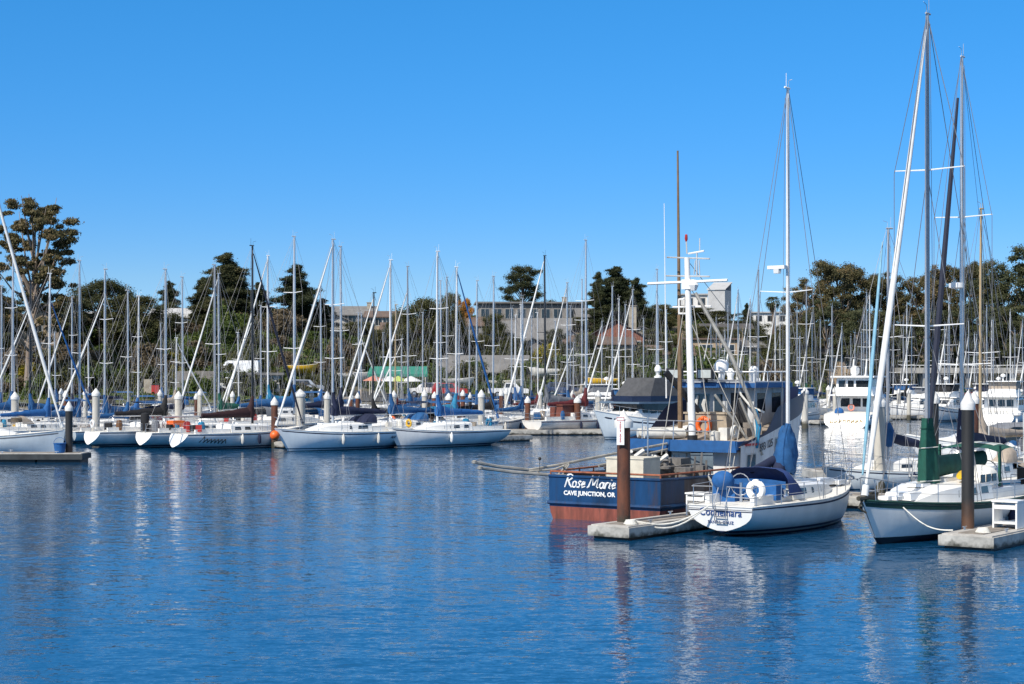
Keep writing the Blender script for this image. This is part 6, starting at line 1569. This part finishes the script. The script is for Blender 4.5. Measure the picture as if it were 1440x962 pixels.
# shrubs on the bank: a few kinds copied over the slope
SH = {}
def shrub(kind, x, D, w_, h_):
    m_ = {'olive': L_OAK, 'green': L_GRN, 'yellow': L_YEL, 'dry': L_DRY}[kind]
    var = rnd.randint(0, 1)
    if (kind, var) not in SH:
        q = random.Random(len(kind) + 77 * var); cl = []
        for i in range(26):
            a = q.uniform(0, 6.28); r_ = q.uniform(0, 1) ** 0.6; zf = q.uniform(0.12, 0.9) * (1 - 0.35 * r_ * r_)
            cl.append((r_ * math.cos(a) * 0.85, r_ * math.sin(a) * 0.85, zf, q.uniform(0.18, 0.34), q.uniform(0.14, 0.26)))
        me = quads_mesh('shrub', leaf_cloud(cl, 150, 0.058, 9 + var), m_)
        SH[(kind, var)] = me
    o = bpy.data.objects.new('shrub', SH[(kind, var)]); col.objects.link(o)
    o.location = (x, D, terr(x, D) - 0.25); o.scale = (w_, w_, h_); o.rotation_euler.z = rnd.uniform(0, 6.28)
    return tag(o, {'olive': 'olive green shrub on the bank behind the marina', 'green': 'fresh green shrub on the bank behind the marina', 'yellow': 'yellow flowering shrub on the bank behind the marina', 'dry': 'bare brownish shrub on the bank behind the marina'}[kind], 'shrub', {'olive': 'olive shrubs on the bank', 'green': 'green shrubs on the bank', 'yellow': 'yellow shrubs on the bank', 'dry': 'bare shrubs on the bank'}[kind])
for i in range(92):
    px = rnd.uniform(-20, 470); D = rnd.uniform(208, 250); x = (px - 720) / F * D
    if shore(x) + 11.8 > D: continue
    w_ = rnd.uniform(1.6, 3.4); shrub(rnd.choices(('olive', 'green', 'dry'), (5, 4, 3))[0], x, D, w_, w_ * rnd.uniform(0.8, 1.4))
for i in range(10):
    px = rnd.uniform(0, 420); D = rnd.uniform(208, 222); x = (px - 720) / F * D; shrub(rnd.choice(('green', 'dry', 'green')), x, D, rnd.uniform(1, 1.8), rnd.uniform(1.2, 2.0))
for px, D, w_, h_ in ((243, 222, 1.9, 2.6), (50, 226, 2.4, 2.0), (247, 216, 1.2, 2.6), (205, 221, 1.3, 1.8), (770, 262, 2.2, 3.2), (848, 246, 1.6, 1.6), (762, 258, 1.8, 2.6)):
    x = (px - 720) / F * D; shrub('yellow', x, D, w_, h_)
for i in range(44):
    px = rnd.uniform(470, 960); D = rnd.uniform(226, 264); x = (px - 720) / F * D; w_ = rnd.uniform(1.2, 2.8); shrub(rnd.choices(('olive', 'green', 'dry'), (6, 3, 1))[0], x, D, w_, w_ * rnd.uniform(0.9, 1.5))
for i in range(54):
    px = rnd.uniform(960, 1450); x0 = (px - 720) / F * 300; D = shore(x0) + rnd.uniform(5, 34); x = (px - 720) / F * D; w_ = rnd.uniform(2, 4.0); shrub(rnd.choices(('olive', 'green', 'dry'), (6, 2, 2))[0], x, D, w_, w_ * rnd.uniform(0.9, 1.6))
# low ground cover between the shrubs
gv = np.random.default_rng(3); pts = []
for i in range(26000):
    px = gv.uniform(-40, 1480); t = gv.uniform(9, 62) if gv.random() < 0.75 else gv.uniform(60, 150); D = 200 + t
    x = (px - 720) / F * D; D = shore(x) + t
    if px > 430 and px < 900 and t < 32: continue
    x = (px - 720) / F * D; pts.append((x, D, terr(x, D) + 0.15, 0.5, 0.35))
v = leaf_cloud(pts, 16, 0.24, 4)
gcv = bpy.data.objects.new('undergrowth', quads_mesh('undergrowth', v, L_GRN)); col.objects.link(gcv); tag(gcv, kind='stuff')

# ---------------------------------------------------------------- houses
W_GREY = mat('shingle_wall_grey', (0.22, 0.20, 0.18), 0.9, 0, 0.25, 0.8)
W_PALE = mat('wall_pale', (0.55, 0.52, 0.47), 0.85, 0, 0.12, 0.8)
W_WHITE = mat('wall_white', (0.72, 0.70, 0.66), 0.8, 0, 0.08, 0.8)
W_TAN = mat('wall_tan', (0.40, 0.30, 0.20), 0.85, 0, 0.15, 0.8)
W_CREAM = mat('wall_cream', (0.58, 0.50, 0.36), 0.85, 0, 0.12, 0.8)
W_BRICK = mat('wall_brick', (0.22, 0.09, 0.06), 0.9, 0, 0.3, 2.5)
W_STONE = mat('wall_stone', (0.33, 0.29, 0.23), 0.9, 0, 0.35, 1.2)
W_TRIM = mat('trim_grey', (0.30, 0.29, 0.27), 0.8, 0, 0.15, 1.0)
R_GREY = mat('roof_grey', (0.17, 0.165, 0.16), 0.9, 0, 0.2, 0.7)
R_DARK = mat('roof_dark', (0.075, 0.07, 0.068), 0.9, 0, 0.2, 0.7)
R_BROWN = mat('roof_brown', (0.13, 0.09, 0.07), 0.9, 0, 0.2, 0.7)
R_PALE = mat('roof_pale', (0.42, 0.42, 0.42), 0.7, 0, 0.1, 0.7)
def house(px, D, yb, w_, d_, h_, rh, kind, wall, roof, label, rz=0.0, win=None, chim=None, cat='house', name='house', over=0.5):
    """kind: gable_x (ridge across the view), gable_y (gable faces the view), flat, shed, hip. win: (cols, rows, width, height)."""
    x = (px - 720) / F * D; z = H + (YH - yb) / F * D
    r = empty(name, (x, D, z), R(rz), label, cat)
    a, b = w_ / 2, d_ / 2
    m = MB(); m.box((0, 0, h_ / 2 - 2), (w_, d_, h_ + 4))
    if kind == 'gable_x':
        for sx in (-a, a): m.quad((sx, -b, h_), (sx, b, h_), (sx, 0, h_ + rh))
    if kind == 'gable_y':
        for sy in (-b, b): m.quad((-a, sy, h_), (a, sy, h_), (0, sy, h_ + rh))
    m.build('wall', wall, r)
    o = over; t = 0.16; q = MB(); e = 0.02
    if kind == 'gable_x':
        dz = rh * o / b
        for s_ in (-1, 1):
            q.quad((-a - o, s_ * (b + o), h_ - dz + e), (a + o, s_ * (b + o), h_ - dz + e), (a + o, 0, h_ + rh + e), (-a - o, 0, h_ + rh + e))
            q.quad((-a - o, s_ * (b + o), h_ - dz + t + e), (a + o, s_ * (b + o), h_ - dz + t + e), (a + o, 0, h_ + rh + t + e), (-a - o, 0, h_ + rh + t + e))
            q.quad((-a - o, s_ * (b + o), h_ - dz + e), (a + o, s_ * (b + o), h_ - dz + e), (a + o, s_ * (b + o), h_ - dz + t + e), (-a - o, s_ * (b + o), h_ - dz + t + e))
    elif kind == 'gable_y':
        dz = rh * o / a
        for s_ in (-1, 1):
            q.quad((s_ * (a + o), -b - o, h_ - dz + e), (s_ * (a + o), b + o, h_ - dz + e), (0, b + o, h_ + rh + e), (0, -b - o, h_ + rh + e))
            q.quad((s_ * (a + o), -b - o, h_ - dz + t + e), (s_ * (a + o), b + o, h_ - dz + t + e), (0, b + o, h_ + rh + t + e), (0, -b - o, h_ + rh + t + e))
            q.quad((s_ * (a + o), -b - o, h_ - dz + e), (0, -b - o, h_ + rh + e), (0, -b - o, h_ + rh + t + e), (s_ * (a + o), -b - o, h_ - dz + t + e))
    elif kind == 'hip':
        p = [(-a - o, -b - o, h_), (a + o, -b - o, h_), (a + o, b + o, h_), (-a - o, b + o, h_)]; k_ = a * 0.45
        q.quad(p[0], p[1], (k_, 0, h_ + rh), (-k_, 0, h_ + rh)); q.quad(p[2], p[3], (-k_, 0, h_ + rh), (k_, 0, h_ + rh)); q.quad(p[1], p[2], (k_, 0, h_ + rh)); q.quad(p[3], p[0], (-k_, 0, h_ + rh)); q.quad(*p)
    elif kind == 'shed':
        q.quad((-a - o, -b - o, h_ + 0.02), (a + o, -b - o, h_ + 0.02), (a + o, b + o, h_ + rh), (-a - o, b + o, h_ + rh)); q.quad((-a - o, -b - o, h_ + .2), (a + o, -b - o, h_ + .2), (a + o, b + o, h_ + rh + .2), (-a - o, b + o, h_ + rh + .2)); q.quad((-a - o, -b - o, h_ + 0.02), (a + o, -b - o, h_ + 0.02), (a + o, -b - o, h_ + .2), (-a - o, -b - o, h_ + .2))
        q.quad((-a, b, h_), (a, b, h_), (a, b, h_ + rh), (-a, b, h_ + rh))
    else:
        q.box((0, 0, h_ + 0.15), (w_ + 2 * o, d_ + 2 * o, 0.3))
    ro = q.build('roof', roof, r)
    if chim:
        c = MB(); cx, cw, ch = chim; c.box((cx, -b * 0.25, h_ + rh * 0.6 + ch / 2), (cw, cw * 0.8, ch + rh)); c.box((cx, -b * 0.25, h_ + rh * 1.1 + ch + 0.06), (cw + 0.2, cw * 0.8 + 0.2, 0.12)); c.build('chimney', W_STONE, ro)
    if win:
        nc, nr, ww, wh_ = win
        for j in range(nr):
            for i in range(nc):
                cx = -a + w_ * (i + 0.5) / nc; cz = h_ * (j + 0.55) / nr
                fr = MB(); fr.box((cx, -b - 0.03, cz), (ww + 0.22, 0.07, wh_ + 0.22)); fo = fr.build('window', (W_PALE if wall not in (W_GREY, W_STONE, W_PALE, W_WHITE) else (W_TRIM if wall is W_GREY else R_GREY)), r)
                g = MB(); g.box((cx - ww * 0.26, -b - 0.075, cz), (ww * 0.46, 0.02, wh_)); g.box((cx + ww * 0.26, -b - 0.075, cz), (ww * 0.46, 0.02, wh_)); g.build('pane', GLASS, fo)
    return r
house(748, 318, 460, 20, 10, 4.2, 0.4, 'flat', W_GREY, R_GREY, 'long grey flat-roofed apartment block below the isolated pine', 3, (9, 1, 1.5, 1.7), (6, 0.9, 0.8), 'apartment block', 'apartment_block', 0.7)
house(716, 300, 497, 10, 8, 3.6, 1.9, 'gable_x', W_PALE, R_GREY, 'grey-roofed white house with tall windows below the apartments', 4, (4, 1, 1.6, 2.0))
house(766, 292, 508, 8.5, 7, 4.0, 3.2, 'gable_x', W_PALE, R_GREY, 'pale house with steep grey shingle roof and balcony windows', -4, (4, 2, 1.4, 1.3))
house(795, 286, 520, 6, 6, 4.2, 2.4, 'gable_y', W_WHITE, R_GREY, 'white house whose gable faces the marina', 12, (2, 2, 1.2, 1.1))
house(868, 286, 512, 9.0, 8, 4.6, 2.6, 'gable_y', W_BRICK, R_DARK, 'brick-gabled house with a tall stone chimney under the cypress group', -6, (3, 1, 2.0, 2.4), (2.6, 1.3, 2.2))
house(842, 280, 520, 11, 6, 4.0, 1.6, 'shed', W_GREY, R_BROWN, 'low brown-roofed annex with glass front by the brick gable', 0, (5, 1, 1.5, 2.0))
house(974, 300, 512, 15, 9, 4.2, 0.4, 'flat', W_TAN, R_BROWN, 'tan flat house with white curtained windows behind the fishing boat mast', 0, (4, 1, 2.2, 2.0))
house(1020, 318, 488, 9, 8, 2.8, 1.4, 'gable_x', W_TAN, R_DARK, 'brown house with skylit roof behind the boom', 0, (4, 1, 1.4, 1.4))
house(976, 420, 436, 6.0, 6, 3.6, 0.3, 'flat', W_WHITE, R_PALE, 'small white box house on the hilltop behind the white mast', 0, (2, 1, 1.6, 1.5))
hv = house(1012, 415, 440, 4.2, 6, 5.4, 2.0, 'shed', R_PALE, R_PALE, 'grey hilltop house with upswept metal roof', -22, None, over=0.25)
house(498, 330, 458, 8, 8, 2.0, 1.6, 'gable_x', W_GREY, R_GREY, 'large grey hipped roof house beyond the low green tree', 0, (3, 1, 1.5, 1.4), (3.0, 0.8, 0.6))
house(540, 310, 462, 6, 7, 2.0, 1.0, 'gable_x', W_TAN, R_BROWN, 'tan bungalow with brown roof by the masts of the blue-dodger sloop', 0, (4, 1, 1.3, 1.2))
house(466, 272, 496, 7, 7, 4.4, 1.6, 'gable_y', W_PALE, R_GREY, 'narrow grey gabled house behind the navy-covered mast', 14, (2, 1, 1.3, 1.4))
house(592, 272, 506, 12, 8, 4.2, 1.6, 'gable_x', W_CREAM, R_BROWN, 'cream house half hidden by the broad brownish tree', 0, (4, 1, 1.4, 1.4))
house(540, 268, 510, 9, 7, 3.8, 0.3, 'flat', W_PALE, R_GREY, 'pale flat house above the green awning', 0, (3, 1, 1.5, 1.3))
house(690, 278, 516, 10, 7, 4.4, 0.3, 'flat', W_GREY, R_GREY, 'dark grey house front with wide glass under the round tree', 0, (3, 1, 2.2, 2.0))
house(678, 252, 545, 13, 7, 2.4, 2.2, 'gable_x', W_STONE, R_GREY, 'low building with broad grey roof behind the blue furled sail', 0, (3, 1, 1.3, 1.0))
house(289, 255, 502, 7.5, 6, 3.6, 0.5, 'flat', W_CREAM, R_BROWN, 'cream house wall on the bank below the big cypress', 0, (1, 1, 1.4, 1.2))
house(268, 262, 468, 11, 6, 2.4, 1.2, 'gable_x', W_WHITE, R_PALE, 'white house with pale roof below the small distant pine', 0, (4, 1, 1.2, 1.2))
house(52, 236, 476, 5.5, 5, 2.6, 1.5, 'gable_y', W_TAN, R_BROWN, 'small tan gabled cottage between the left masts', 18, (1, 1, 1.0, 1.0))
house(130, 258, 470, 14, 7, 3.0, 0.4, 'flat', W_GREY, R_PALE, 'long pale-roofed house on the bank above the blue-covered masts', 0, (4, 1, 1.3, 1.1))
house(366, 214, 560, 5.0, 4, 2.9, 0.3, 'flat', W_PALE, R_GREY, 'small pale harbour office hut behind the black-masted sloop', 6, (2, 1, 1.0, 0.9), None, 'hut', 'harbour_hut')
house(1096, 420, 458, 14, 8, 3.0, 0.3, 'flat', W_WHITE, R_PALE, 'white low house on the skyline beside the palm', 0, (5, 1, 1.3, 1.2))
house(1172, 292, 527, 9, 6, 3.0, 1.4, 'gable_x', W_TAN, R_DARK, 'brown shed half hidden among the eucalyptus trunks', 0, (2, 1, 1.2, 1.0), None, 'shed', 'shed')
house(842, 312, 474, 8, 7, 3.6, 1.5, 'gable_x', W_GREY, R_GREY, 'grey house with weathered roof above the brick gable', 3, (3, 1, 1.4, 1.3))
house(905, 296, 504, 6, 6, 4.0, 1.4, 'gable_y', W_STONE, R_DARK, 'stone-grey gabled house at the shoulder of the brick house', -10, (2, 1, 1.3, 1.4))
house(745, 272, 524, 6.5, 6, 3.6, 1.8, 'gable_y', W_GREY, R_GREY, 'grey shingled house front beneath the steep grey roof', 8, (2, 2, 1.2, 1.0))
house(650, 300, 482, 7, 6, 3.0, 1.4, 'gable_x', W_STONE, R_BROWN, 'brown-roofed house behind the dense dark tree', 0, (3, 1, 1.2, 1.1))
house(936, 270, 526, 8, 6, 3.2, 1.2, 'gable_x', W_GREY, R_BROWN, 'low shingled house below the tan flat house', 0, (3, 1, 1.4, 1.2))
house(1046, 300, 512, 8, 6, 3.0, 1.4, 'gable_x', W_STONE, R_GREY, 'grey cottage between the boom and the bundled white mast', 5, (3, 1, 1.2, 1.1))
house(622, 262, 520, 7, 6, 3.4, 1.5, 'gable_y', W_PALE, R_GREY, 'pale gabled house under the broad brownish tree', -8, (2, 1, 1.3, 1.2))
house(424, 262, 500, 7, 5, 3.0, 1.2, 'gable_x', W_CREAM, R_BROWN, 'cream bungalow below the second big cypress', 0, (3, 1, 1.2, 1.1))
# concrete bridge at the right
br = empty('concrete_bridge', (82, 282, 0), R(-4), 'flat concrete road bridge crossing behind the far berths', 'bridge')
m = MB(); m.box((0, 0, 5.1), (36, 7, 0.9)); m.build('deck', mat('bridge_concrete', (0.36, 0.34, 0.30), 0.9, 0, 0.15, 0.5), br)
m = MB(); m.box((0, -3.4, 5.95), (36, 0.12, 0.12)); [m.box((-17.5 + 2.5 * i, -3.4, 5.7), (0.12, 0.12, 0.5)) for i in range(15)]; m.build('parapet', OFFW, br)
for i in range(5):
    m = MB(); m.box((-14 + 7 * i, 0, 1.3), (0.7, 5.5, 6.6)); m.build('pier', mat('bridge_concrete', (0.36, 0.34, 0.30)), br)

# ---------------------------------------------------------------- yard: vehicles, awning, umbrellas, stored boats
def vehicle(px, D, label, paint, kind='suv', rz=0, name='parked_car', cat='car'):
    x = (px - 720) / F * D; r = empty(name, (x, D, terr(x, D) + 0.08), R(rz), label, cat, 'vehicles parked behind the marina')
    prof = {'suv': [(-2.3, .45), (2.3, .45), (2.35, 0.85), (2.2, 1.05), (1.2, 1.12), (0.6, 1.75), (-1.9, 1.8), (-2.3, 1.15)],
            'pickup': [(-2.7, .5), (2.6, .5), (2.65, 0.95), (2.5, 1.1), (1.5, 1.18), (0.9, 1.82), (-0.4, 1.86), (-0.65, 1.15), (-2.7, 1.15)],
            'van': [(-2.7, .45), (2.6, .45), (2.65, 0.95), (2.3, 1.25), (1.6, 2.15), (1.3, 2.3), (-2.6, 2.3), (-2.7, 2.1)]}[kind]
    m = MB(); n = len(m.v); hw = 0.92; k_ = len(prof)
    for s_ in (-1, 1): m.v += [(p[0], s_ * hw * (0.86 if p[1] > 1.5 else 1), p[1]) for p in prof]
    m.f.append(tuple(n + i for i in range(k_))); m.f.append(tuple(n + k_ + i for i in range(k_))[::-1]); m.mi += [0, 0]
    for i in range(k_): j = (i + 1) % k_; m.f.append((n + i, n + k_ + i, n + k_ + j, n + j)); m.mi.append(0)
    m.build('body', paint, r)
    g = MB(); x0, x1 = {'suv': (-1.8, 0.65), 'pickup': (-0.45, 0.9), 'van': (0.5, 1.5)}[kind]; z0, z1 = {'suv': (1.2, 1.68), 'pickup': (1.25, 1.75), 'van': (1.35, 1.95)}[kind]
    for s_ in (-1, 1):
        MB().quad((x0, s_ * 0.93, z0), (x1, s_ * 0.93, z0), (x1 - 0.28, s_ * 0.83, z1), (x0 + 0.08, s_ * 0.83, z1)).build('window', GLASS, r)
    for wx in (-1.5, 1.5):
        for s_ in (-1, 1):
            w_ = MB(); w_.tube([(wx, s_ * 0.98, 0.36), (wx, s_ * 0.74, 0.36)], 0.36, 12); wo = w_.build('wheel', BLACK, r); h_ = MB(); h_.tube([(wx, s_ * 1.0, 0.36), (wx, s_ * 0.97, 0.36)], 0.2, 10); h_.build('hubcap', STEEL, wo)
    return r
CARW = mat('car_white', (0.75, 0.75, 0.75), 0.3, 0, 0.03, 2, coat=0.5); CARS = mat('car_silver', (0.42, 0.44, 0.46), 0.3, 0.4, 0.03, 2, coat=0.5); CARR = mat('car_red', (0.35, 0.03, 0.025), 0.3, 0, 0.05, 2, coat=0.5); CARB = mat('car_navy', (0.03, 0.05, 0.11), 0.3, 0, 0.05, 2, coat=0.5)
vehicle(322, 212, 'white pickup truck parked beside the pale harbour hut', CARW, 'pickup', 8, 'pickup_truck', 'truck')
vehicle(337, 219, 'white van parked behind the white pickup by the hut', CARW, 'van', 172, 'parked_van', 'van')
vehicle(430, 216, 'silver car parked between hut and green awning', CARS, 'suv', 4)
vehicle(600, 222, 'white sport utility parked below the cream house', CARW, 'suv', 176)
vehicle(715, 224, 'white pickup parked below the grey-roofed white house', CARW, 'pickup', 4, 'pickup_truck', 'truck')
vehicle(632, 220, 'red car parked beside the white sport utility', CARR, 'suv', 3)
vehicle(1150, 300, 'white pickup parked above the sport fisher stern', CARW, 'pickup', 170, 'pickup_truck', 'truck')
vehicle(792, 226, 'navy car parked below the white gable', CARB, 'suv', 0)
# awning and café umbrellas
x = (560 - 720) / F * 222
aw = empty('awning', (x, 222, terr(x, 222)), 0, 'long green awning over the yard terrace', 'awning')
m = MB(); m.quad((-3.9, -1.6, 2.9), (3.9, -1.6, 2.9), (3.7, 1.6, 3.9), (-3.7, 1.6, 3.9)); m.quad((-3.9, -1.6, 2.55), (3.9, -1.6, 2.55), (3.9, -1.605, 2.92), (-3.9, -1.605, 2.92)); m.build('canopy', mat('awning_green', (0.025, 0.20, 0.145), 0.75, 0, 0.1, 1.0), aw)
m = MB(); [m.tube([(sx, sy, 0), (sx, sy, 2.9 if sy < 0 else 3.8)], 0.06, 6) for sx in (-3.6, 0, 3.6) for sy in (-1.5, 1.5)]; m.build('post', OFFW, aw)
for px, m1, lb in ((548, SAILW, 'white garden umbrella first in front of the green awning'), (560, mat('umbrella_lime', (0.42, 0.5, 0.12), 0.8), 'lime striped umbrella in the middle of the awning front'), (578, SAILW, 'white garden umbrella at the far end of the green awning'), (526, mat('umbrella_red', (0.5, 0.2, 0.14), 0.8), 'red and white umbrella at the near end of the awning')):
    x = (px - 720) / F * 217; u = empty('garden_umbrella', (x, 217, terr(x, 217)), 0, lb, 'umbrella')
    m = MB(); m.lathe((0, 0, 0), [(1.45, 2.15), (1.4, 2.2), (0.02, 2.85)], 10); m.build('canopy', m1, u); m = MB(); m.tube([(0, 0, 0), (0, 0, 2.8)], 0.03, 6); m.build('pole', OFFW, u)
# fence panels and the rack of kayaks
fe = empty('yard_fence', ((276 - 720) / F * 212, 212, terr((276 - 720) / F * 212, 212)), R(3), 'grey plank fence beside the harbour hut', 'fence')
m = MB(); [m.box((-2.2 + 0.42 * i, 0, 1.2 + 0.02 * (i % 2)), (0.40, 0.06, 2.4)) for i in range(11)]; m.build('panel', W_GREY, fe)
for px, D, m_, lb, L_ in ((845, 230, YELLOW, 'yellow hull stored on a trailer behind the maroon-covered sloop', 5.0), (425, 224, YELLOW, 'yellow canoe stored on a rack behind the tall white sloop', 4.2), (712, 232, CREAM, 'cream hull stored ashore below the white house', 5.2), (770, 240, OFFW, 'white hull stored ashore by the white gable', 5.4), (640, 236, OFFW, 'white hull stored ashore under the low grey roof', 5.6), (500, 228, OFFW, 'white hull stored ashore before the green awning', 5.0)):
    x = (px - 720) / F * D; hq = Hull(L_, 1.7, 0.75, 0.75, 1.0, 0.8, 0.5, 0, 0.3, 3, 2, 0.4, 14, 6)
    r = empty('stored_boat', (x, D, terr(x, D) + 1.0), R(rnd.choice((4, 176, 12))), lb, 'stored boat')
    m = hq.mesh(); hq.transom(m); d = hq.deck(); m.build('hull', m_, r, True); d.build('deck', DECK, r, True)
    m = MB(); [m.tube([(sx, sy, -1.1), (sx, sy * 0.6, 0.0)], 0.06, 5) for sx in (-1.5, 1.3) for sy in (-0.7, 0.7)]; m.build('trailer_stand', WIRE, r)
rb = empty('red_locker', ((219 - 720) / F * 206, 206, terr((219 - 720) / F * 206, 206)), 0, 'dark red cabinet on the grass behind the green-capped pile', 'cabinet')
m = MB(); m.box((0, 0, 0.75), (0.9, 0.7, 1.5)); m.build('cabinet', RED, rb); m = MB(); m.box((0, 0, 1.53), (1.0, 0.8, 0.08)); m.build('lid', BLACK, rb)
nb = empty('notice_board', ((208 - 720) / F * 207, 207, terr((208 - 720) / F * 207, 207)), 0, 'tall grey-brown notice board beside the dark red cabinet', 'board')
m = MB(); m.box((0, 0, 1.25), (1.0, 0.1, 1.7)); m.build('panel', W_STONE, nb); m = MB(); [m.tube([(sx, 0.08, 0), (sx, 0.08, 2.2)], 0.05, 5) for sx in (-0.42, 0.42)]; m.build('post', BARK, nb)
